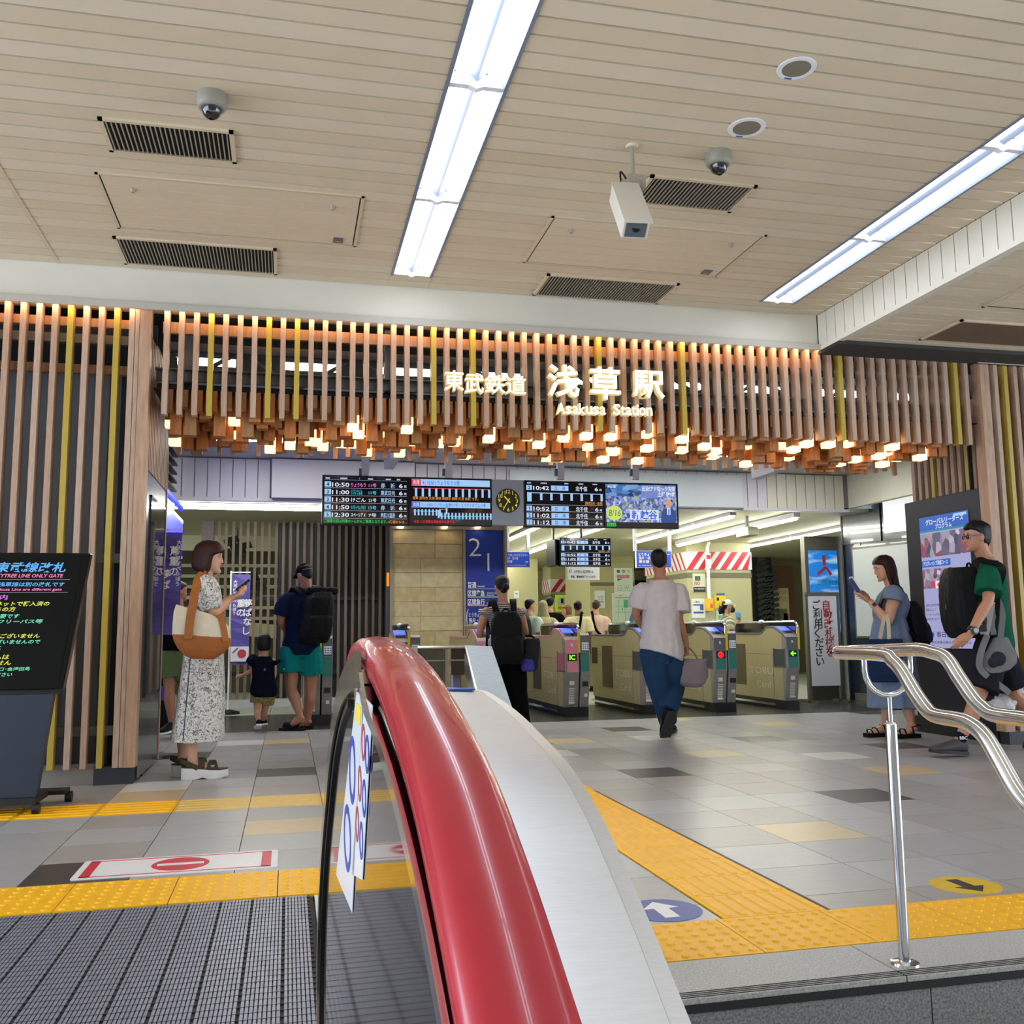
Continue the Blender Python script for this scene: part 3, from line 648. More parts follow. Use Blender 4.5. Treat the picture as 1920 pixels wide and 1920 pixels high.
# dark slatted wall behind the left gates
bl = thing('lattice_screen','dark slatted timber wall behind the man in teal shorts and the child','screen',(0,15,0))
M_bslat = mat('grey brown slat','#7d6a5c',.5,noise=.25,ns=6,scale=(8,8,1)); YB_ = 15.0
xl = ony(390,1100,YB_).x; sd = MB().box(-.02,.02,0,.05,.12,2.9).data('slat', M_bslat)
MB().box(xl-.11,xl+.06,YB_-.02,YB_+.15,0,3.0).obj('end_post', mat('brown post with blue light tint','#6a5d62',.5,noise=.2,ns=6,scale=(8,8,1)), bl)  # lilac tint paints the bluish light falling on the post
n_ = 25
for k in range(n_): o = bpy.data.objects.new('slat', sd); link(o, bl); o.location = (xl+.14+.105*k,YB_,0)
xr_ = xl+.14+.105*n_
MB().box(ony(520,1100,YB_+.2).x,xr_+.1,YB_+.16,YB_+.18,.1,2.95).obj('backing', mat('slate backing panel','#2a2c33',.5,noise=.1,ns=4), bl)
pn = MB(); x = ony(520,1100,YB_+.15).x
while x < xr_: pn.box(x+.015,x+.12,YB_+.14,YB_+.17,.12,2.9); x += .135
pn.obj('backing_ribs', mat('slate rib','#3a3d47',.5,noise=.1,ns=4), bl)
for z in (1.62,.5): MB().box(xl,xr_,YB_+.06,YB_+.10,z-.03,z+.03).obj('rail', mat('dark rail','#2f3036',.5), bl)
MB().box(xl+.05,xr_+.1,YB_-.0,YB_+.2,0,.12).obj('plinth', mat('pale plinth','#b9bbbb',.4), bl)
dr = thing('stone_side_panel','narrow dark panel with orange emergency sign at the edge of the stone wall','panel',(1.5,14.6,0))
MB().box(ony(724,1100,14.6).x,ony(734,1100,14.6).x,14.6,14.7,0,2.75).obj('panel_body', M_ggrey, dr); MB().box(ony(725,1100,14.6).x,ony(731,1100,14.6).x,14.57,14.6,ony(728,1099,14.6).z,ony(728,1074,14.6).z).obj('orange_sign', mat('lit orange sign','#f08a20',.5,emit='#ff8a18',es=.7), dr)
# stone wall and blue numbered column
YS = 14.3; a, b = ony(736,1100,YS), ony(868,1100,YS); zt = ony(800,993,YS).z
sw = struct('wall_stone', MB().box(a.x,b.x,YS+.02,YS+.4,0,zt+.1), mat('stone joint','#8d835f',.8))
M_st = [mat('travertine %d'%k, c, .55, noise=.3, ns=11, bump=.06, bs=90) for k, c in enumerate(('#c9b98e','#cdbf98','#c4b284'))]
ch_ = .2165; z = zt; r = 0
while z > .02:
    j = [a.x, a.x+(b.x-a.x)*((.6,.4)[(r//3)%2] if r%2 else (.6,.39)[(r//2)%2]), b.x]
    for u, v in zip(j, j[1:]): MB().box(u+.0025,v-.0025,YS-.004*((r+int(u*9))%2),YS+.03,max(z-ch_,0)+.0025,z-.0025).obj('stone_block', M_st[(r+int(u*7))%3], sw)
    z -= ch_; r += 1
tm = struct('trim_7', MB().box(a.x-.03,ony(947,1000,YS).x,YS-.05,YS+.1,zt,zt+.07).box(a.x-.04,a.x,YS-.03,YS+.1,0,zt+.05).box(b.x,b.x+.035,YS-.04,YS+.1,0,zt+.05).box(ony(944,1000,YS).x,ony(949,1000,YS).x,YS-.06,YS+.1,0,zt+.1), mat('brushed steel trim','#a9a596',.35,.8,noise=.1,ns=6,scale=(10,10,1)))
M_down = mat('lit downlight','#ffe2b8',.4,emit='#ffd9a8',es=12)
for k, px in enumerate((752,835,897)):
    p = ony(px,985,YS-.1); t = thing('downlight',('left','middle','right')[k]+' small warm downlight over the stone wall and blue column','light',tuple(p),None,'downlights over the stone wall'); MB().lathe([(0,-.03),(.035,-.03),(.04,.05),(0,.05)],p,12).obj('lamp', M_down, t); MB().lathe([(.0,.05),(.05,.05),(.05,.07),(0,.07)],p,12).obj('collar', M_chrome, t)
YC = YS-.03; ca, cb = ony(872,1100,YC), ony(944,1100,YC)
M_blue = mat('cobalt blue sign face','#17339b',.4,noise=.05,ns=3)
bc = thing('platform_sign','tall cobalt blue column sign with white numerals 2 and 1','sign',(2.9,YC,0)); MB().box(ca.x,cb.x,YC,YC+.06,0,zt).obj('sign_face', M_blue, bc)
def on_sign(s, x0, y1, h, w=None, weight=0., m=None, nm='lettering', Y=YC-.004, parent=bc, xd=(1,0,0), slant=0.):
    p = ony(x0, y1, Y); q = ony(x0, y1-h, Y); ww = None
    if w: ww = ony(x0+w, y1, Y).x-p.x
    return text(s, q.z-p.z, m or M_white, parent, p, xd=xd, weight=weight, width=ww, name=nm, slant=slant)
on_sign('2',879,1043,36,23,-.012,nm='numeral'); on_sign('1',914,1071,36,None,-.012,nm='numeral')
on_sign('普通',877,1101,8.5,16,.02); on_sign('Local',896,1101,4,12,.01); on_sign('区間準急',877,1117,8.5,32,.02); on_sign('Section Semi',913,1113,3,22,.01); on_sign('Express',913,1117,3,14,.01); on_sign('区間急行',877,1133,8.5,32,.02); on_sign('Section Express',913,1133,3.5,26,.01)
for y, c in ((1104,'#8f93b8'),(1119.5,'#b9d98a'),(1135.5,'#e9a9b8')):
    p = ony(877,y,YC); MB().box(p.x,p.x+.5,YC-.004,YC,p.z-.006,p.z+.006).obj('rule', mat('rule '+c,c,.5), bc)
on_sign('とうきょうスカイツリー',879,1156,6.5,58,.012); on_sign('曳舟・北千住',879,1167,7,40,.012); on_sign('春日部・館林',879,1177,7,40,.012)
MB().tube([ony(878,1142,YC-.003),ony(875.5,1150,YC-.003),ony(875,1160,YC-.003),ony(876,1172,YC-.003)],.006,6).obj('bracket_mark', M_white, bc)
# ------------------------------------------------------------ passage lights, departure screens, signs
M_flat = mat('lit flat panel light','#ffffff',.4,emit='#fbfaf2',es=26)
for k, x in enumerate((-.3,1.6,3.3,5.0,6.7)):  # row grown from one glimpsed lamp, placed to brighten header and gates
    t = thing('panel_light', 'flat white ceiling light in a row added to brighten the passage, %s from the left'%('first','second','third','fourth','fifth')[k], 'light', (x,11.35,ZP), None, 'passage panel lights')
    MB().box(x-.6,x+.6,11.25,11.45,ZP-.012,ZP-.004).obj('lit_face', M_flat, t); MB().box(x-.62,x+.62,11.23,11.47,ZP-.004,ZP).obj('frame', M_lilac, t)
E_ = .62
def emat(n, c, s=1.0):
    m = mat('screen '+n, c, .4, emit=c, es=s*E_); m.node_tree.nodes['Principled BSDF'].inputs['Base Color'].default_value = (.01,.01,.012,1); return m
S_bg = mat('screen black','#05060c',.15,emit='#05070f',es=.6,coat=.2); S_w = emat('white','#e8f0ff'); S_b = emat('light blue','#a9d4ff'); S_c = emat('cyan','#40d8f0'); S_p = emat('pink','#ff7ad0'); S_r = emat('red','#f0303a'); S_g = emat('green','#22d84a'); S_o = emat('orange','#f09a40'); S_line = emat('line','#c8d4f0',.8); S_y = emat('yellow','#d9f060'); S_blue = emat('blue','#3f6ae8')
class Scr:
    """a flat screen: local px coordinates of the photograph are turned into positions on its own plane"""
    def __init__(s, t, tl, tr, br, bl, Y=None):
        s.t = t; s.o = Vector(tl); s.xd = (Vector(tr)-Vector(tl)); s.yd = (Vector(tl)-Vector(bl)); s.w = s.xd.length; s.h = s.yd.length
        s.xn = s.xd.normalized(); s.yn = s.yd.normalized(); s.n = s.xn.cross(s.yn)
    def p(s, u, v, lift=.004): return s.o+s.xd*u-s.yd*v+s.n*lift
    def rect(s, u0, u1, v0, v1, m, nm='patch', lift=.003, mb=None, th=.0015):
        q = [s.p(u0,v1,lift),s.p(u1,v1,lift),s.p(u1,v0,lift),s.p(u0,v0,lift)]
        b = mb or MB(); b.prism(q, s.n*th); return b if mb is not None else b.obj(nm, m, s.t)
    def txt(s, body, u, v, h, m, w=None, align='l', weight=.012, nm='lettering', slant=0., lift=.006):
        """u, v = left/baseline as fractions, h = cap height as a fraction of the screen height"""
        return text(body, h*s.h, m, s.t, s.p(u,v,lift), xd=s.xn, yd=s.yn, align=align, width=(w*s.w if w else None), weight=weight, name=nm, slant=slant)
    def body(s, m, th=.06, pad=.01, nm='casing'):
        q = [s.p(-pad*s.h/s.w,1+pad,0),s.p(1+pad*s.h/s.w,1+pad,0),s.p(1+pad*s.h/s.w,-pad,0),s.p(-pad*s.h/s.w,-pad,0)]; MB().prism([a-s.n*th for a in q], s.n*th).obj(nm, m, s.t)
def screen_at(label, cat, x0, x1, yt0, yt1, yb1, yb0, Y, th=.07, nm='departure_screen', group=None, bg=None):
    a, b = ony(x0,yt0,Y), ony(x1,yt1,Y); c, d = ony(x1,yb1,Y), ony(x0,yb0,Y)
    zt, zb = (a.z+b.z)/2, (c.z+d.z)/2; xa, xb = (a.x+d.x)/2, (b.x+c.x)/2
    t = thing(nm, label, cat, ((xa+xb)/2, Y, zb), None, group)
    s = Scr(t, (xa,Y,zt),(xb,Y,zt),(xb,Y,zb),(xa,Y,zb)); s.body(M_black, th); s.rect(.006,.994,.01,.99, bg or S_bg, 'display_face', .001, th=.001); return s
YD = 10.4
s1 = screen_at('black departure screen listing the 10:50 to 12:30 trains, first from the slatted wall','screen',605,766,890,896,986,981,YD,group='departure screens over the gates')
s1.rect(.02,.98,.085,.088,S_line,'rule')
for (u, w_, h_) in ((.03,.05,.03),(.2,.08,.03),(.42,.005,.03),(.52,.06,.03),(.73,.06,.03),(.86,.04,.03)): s1.rect(u,u+w_,.04,.04+h_,S_line,'heading_mark')
rows = (('4','10:50','りょうもう',S_p,'11号','赤　城','6両'),('3','11:00','リバティけごん\nリバティ会津',S_c,'11号','東武日光','6両'),('3','11:30','けごん',S_w,'21号','東武日光','6両'),('4','11:50','リバティりょうもう',S_c,'13号','赤　城','6両'),('5','12:30','スペーシア X',S_w,'7号','鬼怒川温泉','6両'))
for k, (p_, tm_, nm_, m_, no_, ds_, n_) in enumerate(rows):
    v = .11+k*.155; s1.rect(.02,.095,v+.015,v+.125,S_b,'track_box'); s1.txt(p_,.058,v+.11,.075,S_bg,align='c',weight=.02,lift=.008)
    s1.txt(tm_,.105,v+.118,.085,S_w,.20,weight=.02)
    if '\n' in nm_: s1.txt(nm_.split('\n')[0],.325,v+.065,.04,m_,.13); s1.txt(nm_.split('\n')[1],.325,v+.12,.04,m_,.13)
    else: s1.txt(nm_,.325,v+.11,.065,m_,.17,weight=.02)
    s1.txt(no_,.53,v+.11,.06,m_ if m_ is not S_w else S_w,.09); s1.txt(ds_,.67,v+.115,.075,S_b,.17,weight=.015); s1.txt('6',.885,v+.115,.08,S_w,.045,weight=.02); s1.txt('両',.945,v+.11,.04,S_w,.03)
    s1.rect(.02,.98,v+.142,v+.148,S_line,'rule')
s1.txt('ご乗車の際は列車ホームからご乗車となります。',.02,.965,.055,S_g,.73); s1.txt('4番線からは…',.76,.965,.05,S_o,.22)
s2 = screen_at('black departure screen with two stop diagrams, next to the round clock','screen',767,921,895,899,985,985,YD,group='departure screens over the gates')
s2.rect(.03,.985,.03,.17,S_b,'title_bar'); s2.rect(.03,.14,.04,.16,S_r,'title_tag',.005); s2.txt('先発',.045,.135,.07,S_w,.08,lift=.008); s2.txt('4 | 10:50 | りょうもう11号',.16,.145,.08,S_blue,.45,lift=.007)
s2.rect(.05,.985,.215,.232,S_r,'stop_line')
for k in range(12): s2.rect(.07+k*.081,.07+k*.081+.026,.225,.40,S_b,'stop_mark',.005)
s2.txt('浅草 足利市 太田 館林 新桐生 相老 終点 赤城 です。',.04,.46,.05,S_o,.8)
s2.rect(.03,.985,.51,.63,S_b,'title_bar'); s2.rect(.03,.13,.52,.62,S_blue,'title_tag',.005); s2.txt('次発',.045,.605,.065,S_w,.075,lift=.008); s2.txt('3 | 11:00 | リバティ会津111号・リバティけごん11号',.15,.605,.065,S_blue,.78,lift=.007)
s2.rect(.05,.35,.70,.715,S_c,'stop_line'); s2.rect(.35,.985,.80,.815,S_c,'stop_line'); s2.rect(.345,.365,.68,.85,S_b,'stop_mark'); s2.rect(.36,.47,.655,.67,S_g,'stop_line')
for k in range(8): s2.rect(.06+k*.043,.06+k*.043+.02,.67,.80,S_b,'stop_mark',.005)
for k in range(15): s2.rect(.38+k*.043,.38+k*.043+.02,.735,.87,S_b,'stop_mark',.005)
s2.rect(.44,.46,.64,.77,S_b,'stop_mark',.005); s2.txt('なお この列車は特急券が必要です。',.06,.955,.05,S_r,.5)
ck = thing('clock','white square panel with a round dark green clock reading twenty-five to eleven','clock',tuple(ony(952,985,YD)))
a, b = ony(922,899,YD), ony(982,985,YD); MB().box(a.x,b.x,YD-.005,YD+.07,b.z,a.z).obj('panel', mat('pale grey panel','#a9aeb8',.4,noise=.03,ns=4), ck)
c = ony(952.5,939,YD-.008); R_ = ony(973.5,939,YD).x-c.x; M_dial = mat('dark olive dial','#34330f',.4); M_gdig = mat('gold numeral','#e0cf5a',.4,emit='#e0cf5a',es=.35)
MB().lathe([(0,.012),(R_+.006,.012),(R_+.006,-.006),(R_-.004,-.008),(0,-.008)],c,36,axis='y').obj('dial', M_dial, ck)
for h in range(12):
    a_ = PI/2-h*PI/6; text(str(h or 12), .042, M_gdig, ck, c+Vector((math.cos(a_)*R_*.78, -.012, math.sin(a_)*R_*.78-.02)), align='c', weight=.012, name='numeral')
def hand(ang, L, w): d = Vector((math.sin(ang),0,math.cos(ang))); MB().bar(c+Vector((0,-.016,0))-d*.03, c+Vector((0,-.016,0))+d*L, w, .004, up=(0,1,0)).obj('hand', M_gdig, ck)
hand((10+35/60)*PI/6, R_*.52, .014); hand(35*PI/30, R_*.82, .009)
s3 = screen_at('black departure screen starting with the 10:42 local train, right of the clock','screen',984,1132,901,905,990,987,YD,group='departure screens over the gates')
def local(s, first=True):
    for u, w_ in ((.03,.05),(.2,.08),(.5,.05),(.68,.06),(.86,.06)): s.rect(u,u+w_,.035,.06,S_line,'heading_mark')
    for k, (n_, tm_, v) in enumerate((('2','10:42',.085),('1','10:52',.535),('2','11:02',.685),('1','11:12',.835))):
        s.rect(.02,.09,v+.01,v+.115,S_b,'track_box'); s.txt(n_,.055,v+.10,.075,S_bg,align='c',weight=.02,lift=.008)
        s.txt(tm_,.105,v+.11,.085,S_w,.2,weight=.02); s.rect(.33,.55,v+.01,v+.12,S_b,'type_box'); s.txt('普　通',.37,v+.098,.06,S_blue,.14,lift=.008)
        s.txt('北千住',.64,v+.11,.08,S_w,.15,weight=.02); s.txt('6',.885,v+.11,.08,S_w,.045,weight=.02); s.txt('両',.945,v+.105,.04,S_w,.03)
        if k: s.rect(.02,.98,v+.125,v+.131,S_line,'rule')
    s.rect(.04,.97,.255,.27,S_b,'stop_line'); s.rect(.03,.085,.25,.45,S_b,'track_box')
    for k in range(7): s.rect(.19+k*.128,.19+k*.128+.03,.255,.42,S_b,'stop_mark',.005)
    s.txt('【東武日光・会津】',.76,.495,.05,S_o,.22); s.rect(.02,.98,.515,.522,S_line,'rule')
local(s3)
s4 = screen_at('large TV screen showing a blue crowd scene and a man in a suit','screen',1133,1271,905,908,990,989,YD,group='departure screens over the gates')
S_pic = mat('screen crowd picture','#6f86b8',.4)
def pic_mat(name, cols, sc, es=.8):
    if name in MATS: return MATS[name]
    m = bpy.data.materials.new(name); m.use_nodes = True; nt = m.node_tree; b = nt.nodes['Principled BSDF']
    tc = nt.nodes.new('ShaderNodeTexCoord'); mp = nt.nodes.new('ShaderNodeMapping'); mp.inputs['Scale'].default_value = sc; v = nt.nodes.new('ShaderNodeTexVoronoi'); v.inputs['Scale'].default_value = 1
    r = nt.nodes.new('ShaderNodeValToRGB'); nt.links.new(tc.outputs['Object'], mp.inputs[0]); nt.links.new(mp.outputs[0], v.inputs['Vector']); nt.links.new(v.outputs['Color'], r.inputs[0])
    while len(r.color_ramp.elements) < len(cols): r.color_ramp.elements.new(.5)
    for i, c in enumerate(cols): r.color_ramp.elements[i].position = .15+.7*i/(len(cols)-1); r.color_ramp.elements[i].color = lin(c)
    b.inputs['Base Color'].default_value = (.01,.01,.012,1); b.inputs['Roughness'].default_value = .4
    nt.links.new(r.outputs[0], b.inputs['Emission Color']); b.inputs['Emission Strength'].default_value = es*.75
    MATS[name] = m; return m
P_crowd = pic_mat('crowd picture', ['#27408a','#6a8fe0','#c9dcff','#8a7fc0','#3f5aa8','#b9c46a'], (42,1,36)); P_hall = pic_mat('hall picture', ['#24386a','#4f7fc0','#86b8f0','#2a4a80'], (12,1,30))
s4.rect(.02,.98,.03,.88,P_hall,'picture_far',.002); s4.rect(.02,.98,.30,.88,P_crowd,'picture_crowd',.004)
s4.rect(.50,.97,.04,.32,emat('pale blue bar','#8fa8f0',.7),'caption_bar',.006); s4.txt('出没!アド街ック天国',.51,.165,.085,S_w,.45,weight=.03,lift=.009); s4.txt('土曜 夜9時',.72,.29,.09,S_w,.25,weight=.03,lift=.009)
s4.txt('テレ東',.04,.12,.06,S_w,.12,lift=.009)
q = [s4.p(.13+.105*math.cos(t*PI/14),.68+.165*math.sin(t*PI/14),.006) for t in range(28)][::-1]; MB().prism(q, s4.n*.001).obj('date_disc', S_y, s4.t); s4.txt('8/16',.05,.75,.15,emat('dark blue','#2a4ab0'),.16,weight=.0,lift=.009,slant=.15)
s4.rect(.34,.73,.60,.82,S_w,'name_plate',.006); s4.txt('新越谷',.36,.79,.15,S_blue,.35,weight=.03,lift=.009)
S_suit = emat('suit blue','#3a5aa8',.8); q = [s4.p(u,v,.007) for u, v in ((.76,.88),(.97,.88),(.975,.66),(.93,.57),(.89,.55),(.84,.55),(.79,.58),(.765,.68))]; MB().prism(q, s4.n*.001).obj('suit', S_suit, s4.t)
q = [s4.p(.868+.045*math.cos(t*PI/8),.45+.10*math.sin(t*PI/8),.009) for t in range(16)][::-1]; MB().prism(q, s4.n*.001).obj('face', emat('face','#f0b8a0',.8), s4.t); s4.rect(.845,.89,.55,.70,S_w,'shirt',.009); s4.rect(.86,.876,.57,.75,S_blue,'tie',.011)
s4.rect(.03,.15,.90,.98,S_g,'clock_tag',.004); s4.txt('10:36',.04,.965,.05,S_bg,.1,lift=.007)
for k, px in enumerate((685,841,1051,1191)):
    t = thing('hanger_pole','pale steel hanger, '+('first','second','third','last')[k]+' from the slatted wall, holding the departure screens from the ceiling','pole',tuple(ony(px,890,YD+.04)),None,'screen hangers')
    x = ony(px,880,YD+.04).x; zt = ony(px,896,YD+.04).z; MB().box(x-.04,x+.04,YD+.02,YD+.08,zt-.02,ZP).obj('pole', M_lilac, t); MB().box(x-.08,x+.08,YD,YD+.12,ZP-.03,ZP).obj('ceiling_plate', M_lilac, t); MB().box(x-.07,x-.04,YD+.02,YD+.06,zt+.02,zt+.1).obj('cable_box', M_ggrey, t)
# second hanging screen inside
YE = 14.6
s5 = screen_at('smaller black departure screen hanging inside behind the gates','screen',1050,1145,1006,1012,1063,1060,YE,nm='inner_departure_screen'); local(s5)
z = ony(1092,1008,YE).z; x = ony(1092,1008,YE).x; MB().tube([(x,YE+.05,z-.02),(x,YE+.05,ZI)],.025,8).obj('hanger', M_black, s5.t)
a = ony(1041,1012,YE+.1); b = ony(1041,1060,YE+.1); sx = thing('side_screen','second screen turned sideways, left of the smaller hanging departure screen','screen',(a.x,YE+.3,b.z)); MB().prism([(a.x-.03,YE+.02,b.z),(a.x+.06,YE+.08,b.z),(a.x+.06,YE+.08,a.z),(a.x-.03,YE+.02,a.z)],(0,.5,0)).obj('casing', M_black, sx); MB().box(a.x+.0,a.x+.03,YE+.25,YE+.3,a.z-.02,ZI).obj('hanger', M_black, sx)
def plate(nm, label, cat, x0, x1, y0, y1, Y, m, th=.03, border=None, hang=None, stand=None):
    a, b = ony(x0,y0,Y), ony(x1,y1,Y); t = thing(nm, label, cat, ((a.x+b.x)/2,Y,b.z)); s = Scr(t,(a.x,Y,a.z),(b.x,Y,a.z),(b.x,Y,b.z),(a.x,Y,b.z)); s.body(border or m, th, .02, 'backing'); s.rect(0,1,0,1,m,'face',.001,th=.001)
    if hang:
        for f in hang: x = a.x+(b.x-a.x)*f; MB().box(x-.025,x+.025,Y+.0,Y+th,a.z,ZI).obj('hanger', M_lilac, t)
    return s
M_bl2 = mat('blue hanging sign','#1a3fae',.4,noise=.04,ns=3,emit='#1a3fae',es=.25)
q = plate('paper_notice','white paper notice with two printed lines under the inner departure screen','notice',1064,1124,1064,1087,YE,M_paper,.004); q.txt('お手洗い 出口階段 は',.2,.45,.2,M_ink,.6); q.txt('階段、電動乗車下で す上ます。',.1,.85,.17,M_ink,.8); q.rect(.05,.07,.15,.45,mat('rust print','#7a3a2a',.6),'icon'); q.rect(.1,.12,.15,.45,M_teal,'icon'); MB().tube([q.p(.3,0,-.01),q.p(.3,-.2,-.01)],.006,6).tube([q.p(.7,0,-.01),q.p(.7,-.2,-.01)],.006,6).obj('tape', M_lilac, q.t)
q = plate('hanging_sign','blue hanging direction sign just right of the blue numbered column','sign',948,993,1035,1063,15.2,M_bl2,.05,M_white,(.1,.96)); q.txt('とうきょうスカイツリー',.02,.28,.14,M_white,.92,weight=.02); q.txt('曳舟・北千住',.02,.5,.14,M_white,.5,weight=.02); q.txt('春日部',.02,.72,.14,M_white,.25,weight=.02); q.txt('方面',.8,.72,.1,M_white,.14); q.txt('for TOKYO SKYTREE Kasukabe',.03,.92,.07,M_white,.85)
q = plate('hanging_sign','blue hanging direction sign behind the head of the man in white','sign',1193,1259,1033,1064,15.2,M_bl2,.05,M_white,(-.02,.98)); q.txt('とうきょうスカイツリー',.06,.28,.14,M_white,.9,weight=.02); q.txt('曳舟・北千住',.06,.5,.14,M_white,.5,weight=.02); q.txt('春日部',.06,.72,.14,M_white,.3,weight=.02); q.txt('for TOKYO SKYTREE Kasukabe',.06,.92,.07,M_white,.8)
# posters on the pillars
q = plate('wall_map','large route map poster on the pillar left of the man in white','poster',1149,1190,1113,1166,20.965,mat('map paper','#d5e8da',.5,noise=.05,ns=6),.03,M_white); q.txt('浅草',.3,.08,.03,M_ink)
M_mapg = mat('map green','#4fbf8f',.5); M_mapb = mat('map blue','#4f86c0',.5); M_mapr = mat('map red','#d08a7a',.5); M_mapt = mat('map teal','#3f8a90',.5)
for (u0,u1,v0,v1,m) in ((.5,.7,.22,.5,M_mapg),(.1,.9,.45,.455,M_mapt),(.25,.26,.2,.9,M_mapt),(.55,.56,.3,.95,M_mapt),(.05,.85,.65,.66,M_mapt),(.1,.9,.12,.15,M_mapr),(.4,.45,.5,.6,M_mapg)): q.rect(u0,u1,v0,v1,m,'map_mark',.004)
MB().prism([q.p(.7,1,.004),q.p(.95,1,.004),q.p(1,.55,.004),q.p(.9,.6,.004)],q.n*.001).obj('river', M_mapb, q.t)
q = plate('travel_poster','white poster with pink bar and pale kanji above the route map','poster',1152,1186,1066,1111,20.975,mat('pale poster','#d9ead9',.5,noise=.03,ns=6),.02,M_white)
for u, m in ((.22,M_teal),(.52,M_pink),(.8,mat('pale green','#b8d8a0',.5))): MB().prism([q.p(u+.1*math.cos(t*PI/6),.12+.07*math.sin(t*PI/6),.003) for t in range(12)][::-1],q.n*.001).obj('disc', m, q.t)
q.rect(.12,.85,.26,.40,M_pink,'bar'); MB().prism([q.p(.15,.52,.003),q.p(.15,.42,.003),q.p(.5,.42,.003)][::1],q.n*.001).obj('triangle', M_teal, q.t); q.txt('日光',.15,.92,.2,mat('grey print','#9aa8a0',.6),.7,weight=-.01); q.txt('NIKKO TABI',.15,.68,.05,M_graytxt,.6)
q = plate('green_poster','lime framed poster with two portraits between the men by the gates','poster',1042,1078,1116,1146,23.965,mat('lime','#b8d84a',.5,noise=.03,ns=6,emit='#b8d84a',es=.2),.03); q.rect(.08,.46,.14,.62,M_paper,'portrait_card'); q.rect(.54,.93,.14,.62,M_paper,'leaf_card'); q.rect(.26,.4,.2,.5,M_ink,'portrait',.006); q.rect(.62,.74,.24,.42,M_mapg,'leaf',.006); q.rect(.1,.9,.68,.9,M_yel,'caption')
q = plate('white_notice','white notice with green words on the wall left of the route map','poster',1116,1134,1108,1140,20.975,M_paper,.02); q.txt('つり',.2,.55,.25,mat('dull green','#6f9a7a',.6),.6); q.rect(.1,.9,.6,.68,M_mapr,'line'); q.rect(.3,.55,.75,.88,M_mapb,'mark')
q = plate('no_poster','NO lettered poster with dark caption on the striped pillar','poster',1299,1323,1076,1110,17.485,mat('cream poster','#d5d2bd',.5,noise=.05,ns=6),.01); q.txt('NO',.1,.62,.2,mat('dull red','#d0554a',.5),.45,weight=.04); q.rect(.15,.6,.12,.38,mat('leaf green dark','#4a6a4f',.6,noise=.4,ns=20),'leaves'); q.rect(0,1,.72,1,M_ink,'caption'); q.txt('NO SMOKING',.1,.86,.08,M_graytxt,.8)
q = plate('blue_notice','white notice with blue blocks low on the striped pillar','poster',1297,1322,1123,1158,17.485,M_paper,.01); q.rect(.1,.9,.28,.36,M_inkblue,'bar'); q.rect(.62,.9,.36,.6,M_inkblue,'block'); q.rect(.1,.9,.68,.78,M_inkblue,'bar'); q.txt('ご案内',.12,.2,.08,M_ink,.5)
q = plate('yellow_notice','yellow notice with red numeral beside the yellow emergency box','poster',1339,1362,1117,1140,17.485,mat('notice yellow','#e8cf2a',.5),.01); q.txt('119',.35,.9,.25,mat('dull red','#d0554a',.5),.5,weight=.03); q.rect(.2,.9,-.2,-.05,M_inkblue,'header'); q.rect(.2,.4,.15,.4,M_ink,'icon')
q = plate('side_poster','pale poster behind the person in the white cap','poster',1343,1362,1146,1185,17.485,mat('pastel poster','#d8dcc0',.5,noise=.3,ns=5),.01); q.rect(.2,.8,.2,.5,M_mapg,'art')
eb = thing('emergency_box','yellow emergency telephone box on a white conduit on the striped pillar','box',tuple(ony(1334,1135,17.3))); a, b = ony(1328,1122,17.3), ony(1339,1146,17.3); MB().box(a.x,b.x,17.3,17.48,b.z,a.z).obj('box_body', mat('box yellow','#e8b90a',.4), eb, bevel=.01); MB().box(a.x+.04,b.x-.03,17.29,17.3,b.z+.06,b.z+.14).obj('red_mark', M_red, eb)
x = ony(1329,1100,17.42).x; MB().tube([(x,17.42,a.z),(x,17.42,ZI-.1),(x+.04,17.42,ZI)],.035,8).obj('conduit', M_white, eb, smooth=True); a, b = ony(1322,1037,17.4), ony(1332,1066,17.4); MB().box(a.x,b.x,17.36,17.4,b.z,a.z).obj('label_plate', M_paper, eb); MB().box(a.x+.01,b.x-.01,17.355,17.36,a.z-.12,a.z-.04).obj('red_label', MATS['red stripe'], eb)
q = plate('gogo_poster','tall cream GO! GO! poster on the brown wall by the arches','poster',1452,1480,1104,1172,21.185,mat('cream art poster','#cdbf93',.5,noise=.1,ns=4),.01); q.txt('GO! GO!',.06,.14,.1,M_brown,.85,weight=-.01); q.txt('エキミセ!',.06,.32,.1,M_brown,.85,weight=-.01); q.rect(.1,.9,.55,.98,mat('poster art','#7f8a6a',.5,noise=.8,ns=8),'art'); q.rect(.6,.98,.68,.98,mat('poster pink','#b0586a',.5),'art')
q = plate('time_board','grey framed board with orange heading behind the man in white','notice board',1263,1289,1089,1172,20.5,mat('pale board','#c0c6bd',.4),.05,M_chrome); q.rect(.05,.95,.06,.14,mat('orange tag','#d8902a',.5),'heading'); [MB().box(q.o.x+q.w*f_-.02,q.o.x+q.w*f_+.02,20.5,20.55,0,q.o.z-q.h).obj('leg', M_chrome, q.t) for f_ in (.05,.95)]
q = plate('small_notice','small white notice on the inner wall right of the striped-top woman','notice',964,973,1108,1121,21.985,M_paper,.01); q.rect(.3,.7,.3,.5,M_mapt,'mark')
# ceiling camera box by the tube row
cb = thing('ceiling_camera_box','cream camera box under the tube row at the arches','camera',tuple(ony(1407,998,13.2))); p = ony(1407,996,13.2); MB().box(p.x-.09,p.x+.09,13.1,13.5,p.z-.07,p.z+.06).obj('housing', M_innerc, cb, bevel=.01); MB().tube([(p.x,13.3,p.z+.05),(p.x,13.3,ZI)],.03,8).obj('stem', M_ggrey, cb)
